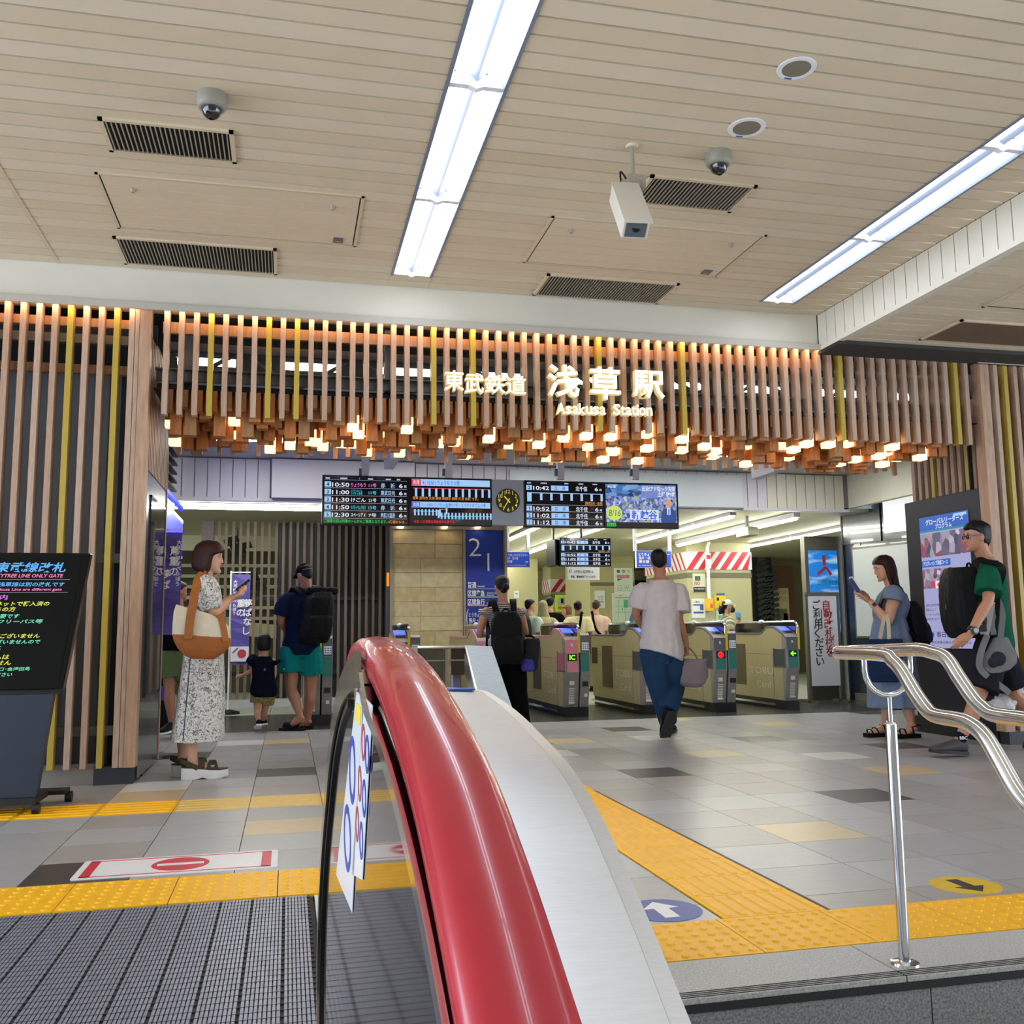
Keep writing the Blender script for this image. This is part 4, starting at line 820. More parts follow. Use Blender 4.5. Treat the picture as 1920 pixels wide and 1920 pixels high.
# purple banners, blue sign and louvres in the left passage
M_pur = mat('purple banner cloth','#5a4f9e',.7,noise=.08,ns=4)
def banner(label, x0, x1, y0, y1, Y, words, white=0):
    a, b = ony(x0,y0,Y), ony(x1,y1,Y); t = thing('nobori_banner', label, 'banner', ((a.x+b.x)/2,Y,0)); s = Scr(t,(a.x,Y,a.z),(b.x,Y,a.z),(b.x,Y,b.z),(a.x,Y,b.z)); n = 10; rings = []
    for k in range(n+1):
        yo = .02*math.sin(k*1.1); zz = a.z+(b.z-a.z)*k/n; rings.append([(a.x,Y+yo,zz),(b.x,Y-yo,zz),(b.x,Y-yo+.006,zz),(a.x,Y+yo+.006,zz)])
    MB().loft(rings).obj('cloth', M_pur, t)
    MB().tube([(a.x-.02,Y+.03,0),(a.x-.02,Y+.03,a.z+.05)],.012,8).tube([(a.x-.03,Y+.03,a.z+.03),(b.x,Y+.03,a.z+.03)],.008,6).obj('banner_pole', M_white, t)
    MB().lathe([(0,0),(.16,0),(.16,.03),(.03,.06),(0,.06)],(a.x-.02,Y+.03,0),16).obj('banner_base', M_black, t)
    for w_, u, v, h in words:
        for i, chh in enumerate(w_): s.txt(chh,u,v+i*h*1.45,h,M_white,weight=.02,lift=.03)
    if white: s.rect(0,1,.80,.965,M_paper,'white_foot',.025); MB().prism([s.p(.62+.25*math.cos(t_*PI/6),.88+.05*math.sin(t_*PI/6),.03) for t_ in range(12)][::-1],s.n*.001).obj('red_mark', mat('crimson print','#b83a4a',.6), t); MB().bar(s.p(.1,.87,.03),s.p(.4,.815,.03),.006,.012).obj('line_mark', M_ink, t)
    else: MB().prism([s.p(.12+.2*math.cos(t_*PI/8),.2+.14*math.sin(t_*PI/8),.03) for t_ in range(16)][::-1],s.n*.001).obj('pale_disc', M_paper, t)
    return t
banner('purple cloth banner with white lettering nearest the dark display cabinet',300,336,998,1190,9.15,(('蔦重の',.48,.22,.07),('夢ば',.12,.45,.07),('大河ドラマべらぼう',.78,.12,.035)))
banner('purple cloth banner with white foot and red mark between the woman and the child',436,466,1077,1246,13.9,(('重の',.28,.36,.07),('夢ばなし',.66,.36,.07),('大河ドラマべらぼう',.07,.1,.03)),1)
lv = thing('louvre_screen','stack of black angled louvre blades high in the left passage','louvre',(-1.5,10.5,2.4))
for k in range(6): z = 3.27-.105*k; MB().prism([(-1.75,9.25,z),(-1.33,9.25,z-.05),(-1.33,9.25,z-.075),(-1.75,9.25,z-.02)],(0,2.75,0)).obj('blade', M_black, lv)
MB().box(-1.8,-1.76,9.0,12.0,2.66,3.29).obj('back_plate', M_black, lv)
ls = thing('lit_sign','glowing blue sign panel in the left passage above the purple banner','sign',(-1.5,11,2)); M_ls = mat('lit blue panel','#2a3cff',.4,emit='#2434ff',es=1.1)
xs_ = -1.25; MB().box(xs_-.06,xs_,9.5,12.0,2.0,2.40).obj('lit_face', M_ls, ls); MB().box(xs_-.05,xs_+.004,9.5,12.01,2.40,2.44).box(xs_-.05,xs_+.004,9.5,12.01,1.98,2.01).obj('white_edge', mat('lit pale edge','#c8d4ff',.4,emit='#c8d4ff',es=.9), ls); MB().box(xs_-.3,xs_-.06,9.5,12.0,1.98,2.5).obj('sign_box', M_black, ls); MB().tube([(xs_-.02,9.5,2.58),(xs_-.02,12.0,2.58)],.03,8).obj('blue_tube', M_ls, ls); MB().box(xs_-.3,xs_-.1,9.5,12.0,2.5,2.62).obj('tube_bracket', M_black, ls); MB().box(xs_-.3,xs_-.2,11.8,12.0,0,1.98).obj('post', M_black, ls)
# white signboard stand and poster case at the right
YW = 12.9
def stand_frame(t, a, b, zb, Y, m):
    for x in (a.x-.02,b.x+.02): MB().box(x-.02,x+.02,Y-.02,Y+.03,0,a.z+.02).obj('leg', m, t)
    MB().box(a.x-.04,b.x+.04,Y-.03,Y+.03,a.z,a.z+.05).obj('top_rail', m, t)
    for x in (a.x-.02,b.x+.02): MB().box(x-.02,x+.02,Y-.2,Y+.22,0,.03).obj('foot', m, t)
M_frm = mat('weathered metal frame','#6e6a60',.45,.5,noise=.15,ns=8)
a, b = ony(1513,1117,YW), ony(1575,1285,YW); ws = thing('signboard_stand','white signboard on legs with red and black vertical lettering','sign',((a.x+b.x)/2,YW,0)); MB().box(a.x,b.x,YW-.02,YW+.02,b.z,a.z).obj('board', mat('white board','#dfe1ea',.45,noise=.03,ns=4), ws); stand_frame(ws,a,b,b.z,YW,M_frm)
M_rtx = mat('dark red lettering','#a81c2c',.5)
for i, chh in enumerate('自動改札機を'): p = ony(1543+i*1.3,1142+i*17.6,YW-.024); text(chh, .113, M_rtx, ws, p, weight=.012)
for i, chh in enumerate('ご利用ください'): p = ony(1524+i*1.2,1142+i*17.6,YW-.024); text(chh, .113, M_ink, ws, p, weight=.012)
YP = 13.35
a, b = ony(1515,1032,YP), ony(1577,1200,YP); pc = thing('poster_case','tall poster case with sky blue drink advertisement behind the white signboard','poster',((a.x+b.x)/2,YP,0)); MB().box(a.x-.06,b.x+.09,YP,YP+.12,.0,a.z+.22).obj('case', M_frm, pc)
def skymat():
    m = mat('sky poster','#1f7fd6',.4); nt = m.node_tree; b_ = nt.nodes['Principled BSDF']; tc = nt.nodes.new('ShaderNodeTexCoord'); mp = nt.nodes.new('ShaderNodeMapping'); mp.inputs['Scale'].default_value = (1,1,4); n = nt.nodes.new('ShaderNodeTexNoise'); n.inputs['Scale'].default_value = 2.2; r = nt.nodes.new('ShaderNodeValToRGB')
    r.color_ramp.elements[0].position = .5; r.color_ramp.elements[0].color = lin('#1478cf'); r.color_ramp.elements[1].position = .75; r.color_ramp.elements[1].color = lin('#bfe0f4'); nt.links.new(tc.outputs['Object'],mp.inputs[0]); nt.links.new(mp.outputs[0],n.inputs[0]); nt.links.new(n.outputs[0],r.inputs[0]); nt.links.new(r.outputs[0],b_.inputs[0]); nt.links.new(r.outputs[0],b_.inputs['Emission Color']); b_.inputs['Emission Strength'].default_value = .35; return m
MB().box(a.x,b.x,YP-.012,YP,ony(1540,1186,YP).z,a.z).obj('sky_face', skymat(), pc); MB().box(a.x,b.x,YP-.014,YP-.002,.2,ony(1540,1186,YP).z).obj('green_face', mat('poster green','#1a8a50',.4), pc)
def pz(x, y): return ony(x, y, YP-.016)
for qd in (((1541,1041),(1548,1041),(1548,1060),(1543,1060)),((1546,1062),(1549,1066),(1534,1080),(1532,1074)),((1546,1062),(1549,1062),(1560,1075),(1557,1080))): MB().prism([pz(*k) for k in qd][::-1],(0,-.002,0)).obj('arrow_emblem', mat('drink red','#c0304a',.5), pc)
p = pz(1533,1096); text('三ツ矢サイダー', .062, mat('drink green','#1f9a6a',.5), pc, p, width=.40, weight=.02)
# dark notice wall beyond the kiosk
W0 = Vector((8.28,13.17,0)); WD = Vector((.215,-.977,0)).normalized(); WN = Vector((-WD.y,WD.x,0)); WN = -WN if WN.dot(Vector((-1,0,0))) < 0 else WN
def onw(x, y): d = ray(x,y); o = Vector((0,0,CAM_H)); return o+d*((W0-o).dot(WN)/d.dot(WN))
nw = thing('notice_wall','dark blue panelled wall with a whiteboard behind the woman with the phone','wall panel',tuple(W0))
L_ = 4.6; MB().prism([W0,W0+WD*L_,W0+WD*L_-WN*.15,W0-WN*.15],(0,0,3.32)).obj('wall_body', M_navy, nw)
def wp(c0, c1, z0, z1, m, nm, th=.015):
    MB().prism([W0+WD*c0+Vector((0,0,z0)),W0+WD*c1+Vector((0,0,z0)),W0+WD*c1+Vector((0,0,z1)),W0+WD*c0+Vector((0,0,z1))],WN*th).obj(nm, m, nw)
def wc(x, y): p = onw(x,y); return (p-W0).dot(WD), p.z
c0, z1 = wc(1576,900); c1, zb = wc(1654,1014); wp(c0,c1,zb,3.25,M_navy,'upper_panel',.02); cL, zL = wc(1660,1000); wp(c1+.04,c1+2.2,zb,3.25,M_navy,'upper_panel',.012); wp(cL,cL+1.2,zL,3.05,mat('lit white panel','#e6e8ea',.4,emit='#ffffff',es=.45),'lit_panel',.02)
c0, zt_ = wc(1598,1030); c1, zb = wc(1602,1194); wp(c0-.0,c0+2.4,zb-.02,zt_+.02,M_frm,'board_frame',.02); wp(c0+.03,c0+2.37,zb+.01,zt_-.01,mat('whiteboard','#c6cac8',.35,noise=.04,ns=3),'whiteboard',.026); wp(0,.03,0,3.3,M_dsteel,'edge_trim',.03); wp(.1,.7,0,.11,MATS['brushed steel kick plate'],'kick_plate',.02)
wp(c0+.05,c0+.17,zt_+.04,zt_+.09,M_paper,'white_tag',.01)
# digital poster stand on the right return wall
XK = 6.42
kk = thing('digital_poster_stand','tall dark poster stand with lit blue and white school advertisement','display',(XK,8.4,0)); MB().box(XK,XK+.1,7.82,9.0,0,2.39).obj('casing', mat('dark navy casing','#1b1d2c',.35,noise=.04,ns=4), kk, bevel=.008); MB().box(XK-.04,XK+.1,7.78,9.04,0,.16).obj('plinth', M_black, kk)
k0, k1 = onx(1727,970,XK-.004), onx(1750,1212,XK-.004); ky0, ky1, kz1, kz0 = 8.76, 8.02, 2.2, .86
ks = Scr(kk,(XK-.001,ky0,kz1),(XK-.001,ky1,kz1),(XK-.001,ky1,kz0),(XK-.001,ky0,kz0)); S_lil = emat('lilac','#bfc0f4',.75); S_hd = emat('header blue','#2a6ad8',.8)
ks.rect(-.03,1.03,-.015,1.015,M_black,'screen_bezel',.0005,th=.001); ks.rect(0,1,0,1,S_lil,'screen_face',.002); ks.rect(0,1,0,.12,S_hd,'header',.004); ks.rect(0,1,.105,.12,emat('header teal','#28a8c0',.7),'header_edge',.006)
ks.txt('グローバルリーダーズ',.14,.062,.034,S_w,.78,weight=.02,lift=.008); ks.txt('プログラム',.34,.10,.03,S_w,.34,weight=.02,lift=.008)
P_cls = pic_mat('classroom picture', ['#4a4668','#8a86a8','#c8c6d8','#6a5a78','#a04a68','#d8d8e4'], (1,16,10),.7); P_team = pic_mat('team picture', ['#6a6488','#c8c8e0','#3a3854','#b86a88','#dcdcf0'], (1,24,14),.7)
ks.rect(0,1,.13,.31,P_cls,'class_photo',.004); ks.rect(0,.6,.335,.385,S_hd,'course_bar',.004); ks.txt('プログレッシブ英語コース',.03,.372,.026,S_w,.52,weight=.02,lift=.007); ks.rect(.0,.5,.40,.55,P_team,'team_photo',.004); ks.rect(.17,.47,.495,.55,emat('flag red','#d8506a',.8),'flag',.006); ks.rect(.27,.40,.495,.55,S_w,'flag_field',.007); ks.txt('◆',.30,.54,.03,S_r,.07,lift=.009)
for i, l_ in enumerate(('本校では世界を舞台に活躍する','国際人として','リーダーシップを発揮できる','人材を育てます')): ks.txt(l_,.03,.685+i*.035,.016,emat('ink','#5a5a8a',.4),.035*len(l_),lift=.006)
ks.txt('春日部共栄',.22,.915,.032,emat('ink','#5a5a8a',.4),.5,weight=.012,lift=.006); MB().prism([ks.p(.12+.05*math.cos(t*PI/6),.90+.024*math.sin(t*PI/6),.006) for t in range(12)][::-1],ks.n*.001).obj('crest', S_hd, kk); ks.txt('M',.10,.907,.016,S_w,.04,lift=.009); ks.txt('埼玉県春日部市上大増新田213',.1,.965,.015,emat('ink','#5a5a8a',.4),.8,lift=.006); ks.rect(.72,.98,.01,.03,S_b,'corner_mark',.006)
# dark notice display at the left edge
XL0 = onz(75,1500); YL = 6.55
nd = thing('notice_display','black stand display with handwritten style neon coloured notices, on castors','display',(-1.9,YL,0))
tr_ = ony(163,1040,YL); br_ = ony(118,1283,YL); n0 = ony(104,1290,YL)
lean = Vector((-.10,0,0)); zt, zb = tr_.z, br_.z; xr0, xr1 = tr_.x, br_.x
MB().prism([(xr1-1.0,YL,zb-.03),(xr1,YL,zb-.03),(xr0+.02,YL,zt+.01),(xr0-1.05,YL,zt+.01)],(0,.09,0)).obj('casing', mat('gloss black casing','#060607',.15,spec=.3), nd, bevel=.008)
ds = Scr(nd,(xr0-.97,YL-.002,zt-.02),(xr0-.025,YL-.002,zt-.02),(xr1-.025,YL-.002,zb+.015),(xr1-.97,YL-.002,zb+.015)); S_dk = mat('dark glossy screen','#060a09',.07,spec=.3); MB().prism([ds.p(0,1,0),ds.p(1,1,0),ds.p(1,0,0),ds.p(0,0,0)],ds.n*.002).obj('screen_face', S_dk, nd)
N_b = emat('neon blue','#5ab8ff'); N_p = emat('neon pink','#ff7ac0'); N_y = emat('neon yellow','#e8f050'); N_g = emat('neon green','#70e8b8'); N_v = emat('neon violet','#d870e8')
for l_, v, h, m, u1, sl in (('東武線改札',.112,.075,N_b,.86,.15),('TOBU SKYTREE LINE ONLY GATE',.162,.036,N_p,.85,.1),('東京メトロ銀座線･都営浅草線は別の改札です',.232,.034,N_b,.87,.1),('Ginza Line & Asakusa Line are different gate',.268,.026,N_p,.86,.1),('ⓘ ご案内',.338,.04,N_v,.54,0),('インターネットで購入済の',.388,.035,N_y,.80,.15),('特急券をお持ちの方',.432,.036,N_y,.60,.15),('別に乗車券が必要です',.486,.034,N_g,.63,.15),('(例)きっぷ･ICカード フリーパス等',.528,.032,N_g,.78,.1),('特急列車内には',.598,.036,N_y,.45,.15),('車内販売･ワゴン販売がございません',.644,.034,N_y,.78,.15),('車内には売店がございませんので',.69,.033,N_g,.79,.1),('お買い物はご入場前に',.735,.034,N_g,.56,.1),('会津鉄道方面へは',.81,.038,N_y,.62,.12),('ICカードで入場できません',.855,.036,N_y,.64,.1),('湯西川温泉･会津高原尾瀬口･会津田島',.902,.028,N_g,.76,.1),('フリーパス等でご入場ください',.945,.03,N_g,.66,.1)):
    wl = min(.30+.0, .0)+len(l_)*h*(.52 if l_.isascii() or 'L' in l_ else 1.12)*ds.h/ds.w; ds.txt(l_,u1+.05-min(wl*1.25,.9),v,h*.8,m,min(wl*1.25,.9),weight=.022,slant=sl)
for v in (.178,.282): ds.rect(.05,.95,v,v+.002,S_line,'rule')
zf = 0; MB().prism([(xr1-.95,YL+.03,zb-.06),(xr1-.06,YL+.03,zb-.06),(xr1-.13,YL+.02,.10),(xr1-.88,YL+.02,.10)],(0,.08,0)).obj('pedestal', mat('dark slate pedestal','#2b3342',.4,.3,noise=.08,ns=4), nd); MB().prism([(xr1-.95,YL+.06,zb-.06),(xr1-.03,YL+.06,zb-.06),(xr1-.03,YL+.06,zb-.02),(xr1-.95,YL+.06,zb-.02)],(0,.03,0)).obj('neck', M_black, nd)
MB().box(xr1-.86,xr1-.12,YL-.02,YL+.3,.06,.10).obj('base', M_black, nd)
for x, y in ((xr1-.12,YL),(xr1-.02,YL+.42),(xr1-.8,YL),(xr1-.8,YL+.42)):
    MB().tube([(x-.02,y,.035),(x+.02,y,.035)],.035,12).obj('castor', M_black, nd, smooth=True)
MB().box(xr1-.86,xr1-.02,YL+.3,YL+.45,.065,.09).obj('rear_foot', M_black, nd)
# ------------------------------------------------------------ escalator balustrade in the foreground
XR = .17
def smooth_path(pts, n=6):
    out = []; P = [Vector(p) for p in pts]
    for i in range(len(P)-1):
        p0, p1, p2, p3 = P[max(i-1,0)], P[i], P[i+1], P[min(i+2,len(P)-1)]
        for k in range(n):
            t = k/n; out.append(.5*((2*p1)+(p2-p0)*t+(2*p0-5*p1+4*p2-p3)*t*t+(3*p1-p0-3*p2+p3)*t**3))
    return out+[P[-1]]
RAILP = [(-1.2,-.30),(-.4,.13),(.3,.555),(.72,.785),(.9,.872),(1.03,.92),(1.2,.962),(1.4,1.0),(1.66,1.03),(1.93,1.04),(2.1,1.022),(2.24,.96),(2.33,.85),(2.33,.72),(2.25,.61),(2.12,.55),(1.9,.53)]
M_rail = mat('red rubber handrail','#a30f2a',.27,noise=.06,ns=30,coat=.35,spec=.6)
es = thing('escalator_balustrade','escalator end with red rubber handrail, mirror-like side panel and wide steel deck','escalator',(.25,1.8,0))
path = smooth_path([(XR,a,b) for a,b in RAILP], 8)
sec = [(-.044,-.020),(-.046,-.002),(-.041,.012),(-.028,.021),(0,.025),(.028,.021),(.041,.012),(.046,-.002),(.044,-.020),(.034,-.026),(.030,-.018),(0,-.012),(-.030,-.018),(-.034,-.026)]
rings = []
for i, p in enumerate(path):
    t = (path[min(i+1,len(path)-1)]-path[max(i-1,0)]).normalized(); nrm = Vector((1,0,0)).cross(t); nrm = -nrm if False else nrm
    rings.append([p+Vector((u,0,0))+nrm*v for u, v in sec])
MB().loft(rings).obj('handrail', M_rail, es, smooth=2)
def ztop(y):
    for (a,b),(c,d) in zip(RAILP[:11], RAILP[1:11]):
        if a <= y <= c: return b+(d-b)*(y-a)/(c-a)
    return RAILP[10][1]
EDGE = [(1.60,1.012),(1.863,.974),(2.091,.912),(2.308,.811),(2.467,.691),(2.645,.542),(2.76,.407),(2.83,.26),(2.84,.12),(2.82,.0)]
def px_(y): return .118-.0097*(y-1.5)
def pp(y, z, off=0.): return Vector((px_(y)-off, y, z))
M_mir = mat('tinted mirror panel','#6c6e70',.05,1.,noise=.04,ns=3); M_br = mat('bronze tinted steel trim','#a79f8c',.16,1.,noise=.05,ns=8); M_bru = mat('brushed stainless deck','#dde1e6',.38,.85,noise=.08,ns=5,scale=(3,60,60))
tops = [(y,ztop(y)-.045) for y in [-.9+.1*k for k in range(25)]]
poly = [pp(*q) for q in tops]+[pp(*q) for q in EDGE]+[pp(2.82,-.05),pp(-.9,-1.6)]
MB().prism(poly, (.012,0,0)).obj('side_panel', M_mir, es)
def ribbon(pts, w0, th, m, nm):
    P_ = smooth_path([pp(*q) for q in pts], 4); rg = []
    for i, p in enumerate(P_):
        d = (P_[min(i+1,len(P_)-1)]-P_[max(i-1,0)]).normalized(); s_ = d.cross(Vector((1,0,0))).normalized(); n_ = Vector((-1,0,0)); rg.append([p+s_*w0,p+s_*w0+n_*th,p-s_*w0+n_*th,p-s_*w0])
    MB().loft(rg).obj(nm, m, es, smooth=True)
ribbon(EDGE, .030, .012, M_br, 'end_trim'); ribbon([(y-.05,z-.03) for y,z in EDGE[1:]], .007, .006, M_black, 'gasket'); ribbon(tops[::2]+[(1.58,1.0)], .010, .006, M_chrome, 'top_trim')
MB().loft([[pp(y,z)+Vector((dx,0,0)) for dx in (0,.06)]+[pp(y-.05,z-.02)+Vector((.06,0,0)),pp(y-.05,z-.02)] for y, z in EDGE]).obj('newel_end', M_br, es, smooth=True)
MB().loft([[Vector((XR+u,p.y,p.z))+n_*v for u,v in ((-.02,-.02),(.02,-.02),(.02,-.075),(-.02,-.075))] for p, n_ in [(path[i], Vector((1,0,0)).cross((path[i+1]-path[i-1]).normalized())) for i in range(1,100,3)]]).obj('rail_guide', M_br, es, smooth=True)
M_stk = mat('white sticker','#cfd4da',.3); M_rb = mat('sticker blue','#2b3f9f',.4); M_rr = mat('sticker red','#a83848',.4)
def sheet(q, m, nm, o=.001): MB().prism([pp(y,z,o) for y,z in q], (-.0012,0,0)).obj(nm, m, es)
sheet([(1.662,.974),(1.537,.974),(1.72,.60),(2.176,.557)], M_stk, 'sticker'); sheet([(1.509,.974),(1.381,.970),(1.526,.70),(1.736,.66)], M_stk, 'sticker')
def ring_on(y, z, ry, rz, m, w): MB().loft([[pp(y+(ry+e)*math.cos(a_*PI/12), z+(rz+e)*math.sin(a_*PI/12), o_) for e,o_ in ((-w,.0024),(w,.0024),(w,.0034),(-w,.0034))] for a_ in range(24)], closed=True).obj('pictogram_ring', m, es)
ring_on(1.735,.835,.06,.05,M_rb,.008); ring_on(1.84,.70,.08,.05,M_rb,.008)
for y, z, m in ((1.515,.905,M_rr),(1.45,.895,M_rb),(1.575,.835,M_rr),(1.495,.825,M_rb),(1.62,.765,M_rr),(1.54,.755,M_rb)): ring_on(y,z,.026,.024,m,.004)
sheet([(1.655,.955),(1.56,.955),(1.575,.925),(1.675,.925)], mat('sticker yellow','#d9c23a',.5), 'sticker_mark', .0024)
MB().box(.125,.5,2.3,4.236,-.05,-.004).obj('floor_cover', M_bru, es)
# steel deck on the outer side
DECK = [(-.8,-.75),(.2,-.02),(.7,.30),(.95,.475),(1.14,.60),(1.26,.675),(1.36,.73),(1.48,.79),(1.63,.84),(1.82,.875),(2.05,.908),(2.34,.93),(2.5,.925),(2.56,.90)]
dp = smooth_path([(0,a,b) for a,b in DECK], 5)
def deck_sec(x0, x1, th, nm, m, dz0=0, dz1=0):
    MB().loft([[Vector((x0,p.y,p.z+dz0)),Vector((x1,p.y,p.z+dz1)),Vector((x1,p.y,p.z+dz1-th)),Vector((x0,p.y,p.z+dz0-th))] for p in dp]).obj(nm, m, es, smooth=True)
deck_sec(.185,.4535,.03,'deck', M_bru, .012, 0); deck_sec(.4538,.482,.03,'deck_edge', M_bru, .0, -.006)
MB().loft([[Vector((.19,p.y,p.z-.03)),Vector((.47,p.y,p.z-.03)),Vector((.47,p.y,-1.2)),Vector((.19,p.y,-1.2))] for p in dp]).obj('outer_cladding', mat('satin steel cladding','#9a9b9d',.35,.8,noise=.05,ns=6), es)
MB().box(.165,.20,.0,2.2,-1.2,.45).obj('inner_core', M_black, es)
nb = MB(); nb.box(.25,.44,2.30,2.36,.932,.936); nb.obj('blue_notice_tape', mat('blue tape','#3f63b8',.5,noise=.5,ns=40), es)
# steel barrier with slanted end plate just behind it
br = thing('steel_barrier','polished steel barrier with dark glass and a slanted brushed end plate behind the red handrail','barrier',(.62,3.2,0)); YB2 = 3.25
M_bp = mat('brushed end plate','#bcc8d4',.3,1.,noise=.15,ns=7,scale=(4,40,40))
a, b, c, d = ony(873,1210,YB2), ony(922,1212,YB2), ony(995,1392,YB2-.10), ony(930,1392,YB2-.10)
k_ = 2.6; c2, d2 = b+(c-b)*k_, a+(d-a)*k_
MB().prism([a,b,Vector((c2.x,YB2-.3,0)),Vector((d2.x,YB2-.3,0))],(0,.03,0)).obj('end_plate', M_bp, br); MB().prism([a+Vector((-.004,0,0)),a,Vector((d2.x,YB2-.3,0)),Vector((d2.x-.03,YB2-.28,0))],(0,.12,0)).obj('end_plate_side', M_chrome, br)
e, f_ = ony(772,1212,YB2), ony(775,1236,YB2)
MB().box(e.x,a.x+.005,YB2,YB2+.12,a.z-.012,a.z).obj('top_beam', M_br, br, bevel=.006); x = ony(838,1240,YB2).x; MB().box(x-.006,x+.006,YB2,YB2+.05,0,a.z-.012).obj('post', M_br, br); MB().box(e.x+.01,x-.01,YB2+.02,YB2+.032,.25,a.z-.012).obj('glass', mat('dark barrier glass','#23282a',.06,.0,alpha=.62,spec=.3), br); MB().box(e.x,a.x,YB2+.005,YB2+.012,a.z-.052,a.z-.047).obj('mid_rail', M_br, br); MB().box(x+.02,a.x,YB2+.02,YB2+.032,a.z-.10,a.z-.012).obj('dark_plate', mat('dark bronze mirror','#4a4038',.12,.8), br); MB().box(e.x,x,YB2+.01,YB2+.05,.2,.25).obj('bottom_beam', M_chrome, br); MB().box(x+.03,a.x-.01,YB2+.05,YB2+.1,0,a.z-.1).obj('lilac_panel', mat('lilac panel','#8d8aa8',.4), br); MB().box(e.x,e.x+.02,YB2,YB2+.05,0,a.z).obj('post', M_chrome, br)
# stair handrails
hr = thing('stair_handrail','polished steel wave-shaped double stair handrail on a post','handrail',(1.95,2.87,0))
A_ = [(1.86,3.002,.986),(1.86,2.763,.984),(1.86,2.711,.965),(1.86,2.668,.935),(1.86,2.607,.868),(1.86,2.556,.824),(1.86,2.514,.811),(1.86,2.423,.808),(1.86,2.373,.80),(1.86,2.319,.772),(1.86,2.272,.717),(1.86,2.22,.65),(1.86,2.17,.61),(1.86,2.12,.60),(1.86,2.03,.597),(1.86,1.98,.58),(1.86,1.9,.49)]
B_ = [(2.01,3.002,.99),(2.01,2.80,.998),(2.01,2.722,.99),(2.01,2.657,.973),(2.01,2.605,.918),(2.01,2.547,.858),(2.01,2.513,.834),(2.01,2.464,.815),(2.01,2.344,.812),(2.01,2.28,.80),(2.01,2.21,.73),(2.01,2.15,.65),(2.01,2.08,.62),(2.01,1.95,.615)]
hpn = [(1.935-.075*math.cos(k*PI/8),3.002+.075*math.sin(k*PI/8),.986+.004*k/8) for k in range(1,8)]
full = smooth_path(A_[::-1]+hpn+B_, 5); MB().tube(full, .0225, 16, ref=(1,0,0)).obj('rail_tube', M_chrome, hr, smooth=2)
jr = MB()
for q in (A_[1],B_[1]): jr.tube([(q[0],q[1]-.004,q[2]),(q[0],q[1]+.004,q[2])],.0231,16)
jr.obj('joint_sleeve', M_chrome, hr, smooth=True)
ur = [(1.858,2.87,.975),(1.858,2.87,.932)]+[(1.945-.087*math.cos(k*PI/10),2.87,.932-.084*math.sin(k*PI/10)) for k in range(1,10)]+[(2.032,2.87,.932),(2.032,2.87,.985)]
MB().tube(ur, .0088, 12).obj('cradle', M_chrome, hr, smooth=True); MB().tube([(1.945,2.87,.74),(1.945,2.87,.85)],.0075,12).obj('rod', M_chrome, hr, smooth=True)
MB().lathe([(0,.0),(.0185,0),(.0185,.750),(.016,.760),(.011,.764),(0,.764)],(1.945,2.87,0),24).obj('post', M_chrome, hr, smooth=True); MB().lathe([(0,0),(.046,0),(.044,.006),(.026,.010),(0,.010)],(1.945,2.87,0),28).obj('base_flange', M_chrome, hr, smooth=True)
# floor markings
M_dw = mat('decal white','#e2e2e4',.4,noise=.06,ns=30); M_dr = mat('decal red','#c9293f',.4,noise=.08,ns=30); M_db = mat('decal blue','#2d4397',.4,noise=.08,ns=20); M_dy = mat('decal yellow','#d9b420',.4,noise=.15,ns=20); M_dk = mat('decal black','#2b2823',.45,noise=.1,ns=20)
def disc(c, r, z0, z1, n=36): return MB().lathe([(0,z0),(r,z0),(r,z1),(0,z1)],(c[0],c[1],0),n)
fm = thing('no_entry_mat','white red-bordered floor mat with a round red no-entry mark','floor mat',(-.48,4.93,0))
x0,x1,y0,y1 = -.925,-.03,4.745,5.115; rr_ = .02
def rrect(x0,x1,y0,y1,r,z0,z1): return MB().prism([(cx+r*math.cos(a_),cy+r*math.sin(a_),z0) for cx,cy,s in ((x1-r,y1-r,0),(x0+r,y1-r,1),(x0+r,y0+r,2),(x1-r,y0+r,3)) for a_ in [s*PI/2+k*PI/8 for k in range(5)]],(0,0,z1-z0))
rrect(x0,x1,y0,y1,.02,.0,.004).obj('mat_base', M_dw, fm); bd = MB(); bd.box(x0+.03,x1-.03,y0+.025,y0+.037,.004,.0048).box(x0+.03,x1-.03,y1-.037,y1-.025,.004,.0048).box(x0+.03,x0+.075,y0+.025,y1-.025,.004,.0048).box(x1-.075,x1-.03,y0+.025,y1-.025,.004,.0048); bd.obj('red_border', M_dr, fm)
disc((-.475,4.93),.13,.004,.005).obj('red_disc', M_dr, fm); MB().box(-.58,-.37,4.91,4.95,.005,.0056).obj('white_bar', M_dw, fm)
def arrow_decal(label, c, r, m0, m1, s):
    t = thing('arrow_decal', label, 'floor decal', (c[0],c[1],0)); disc(c,r,.0,.0016).obj('disc', m0, t); P2 = [(0,.75),(.5,.15),(.2,.15),(.2,-.65),(-.2,-.65),(-.2,.15),(-.5,.15)]
    MB().prism([(c[0]+s*u*r,c[1]+s*v*r,.0016) for u,v in P2],(0,0,.0006)).obj('arrow', m1, t)
arrow_decal('round blue floor sticker with a white arrow beside the yellow tactile path',(1.425,3.63),.15,M_db,M_dw,1); arrow_decal('round yellow floor sticker with a black arrow beyond the handrail post',(2.77,3.635),.14,M_dy,M_dk,-1)
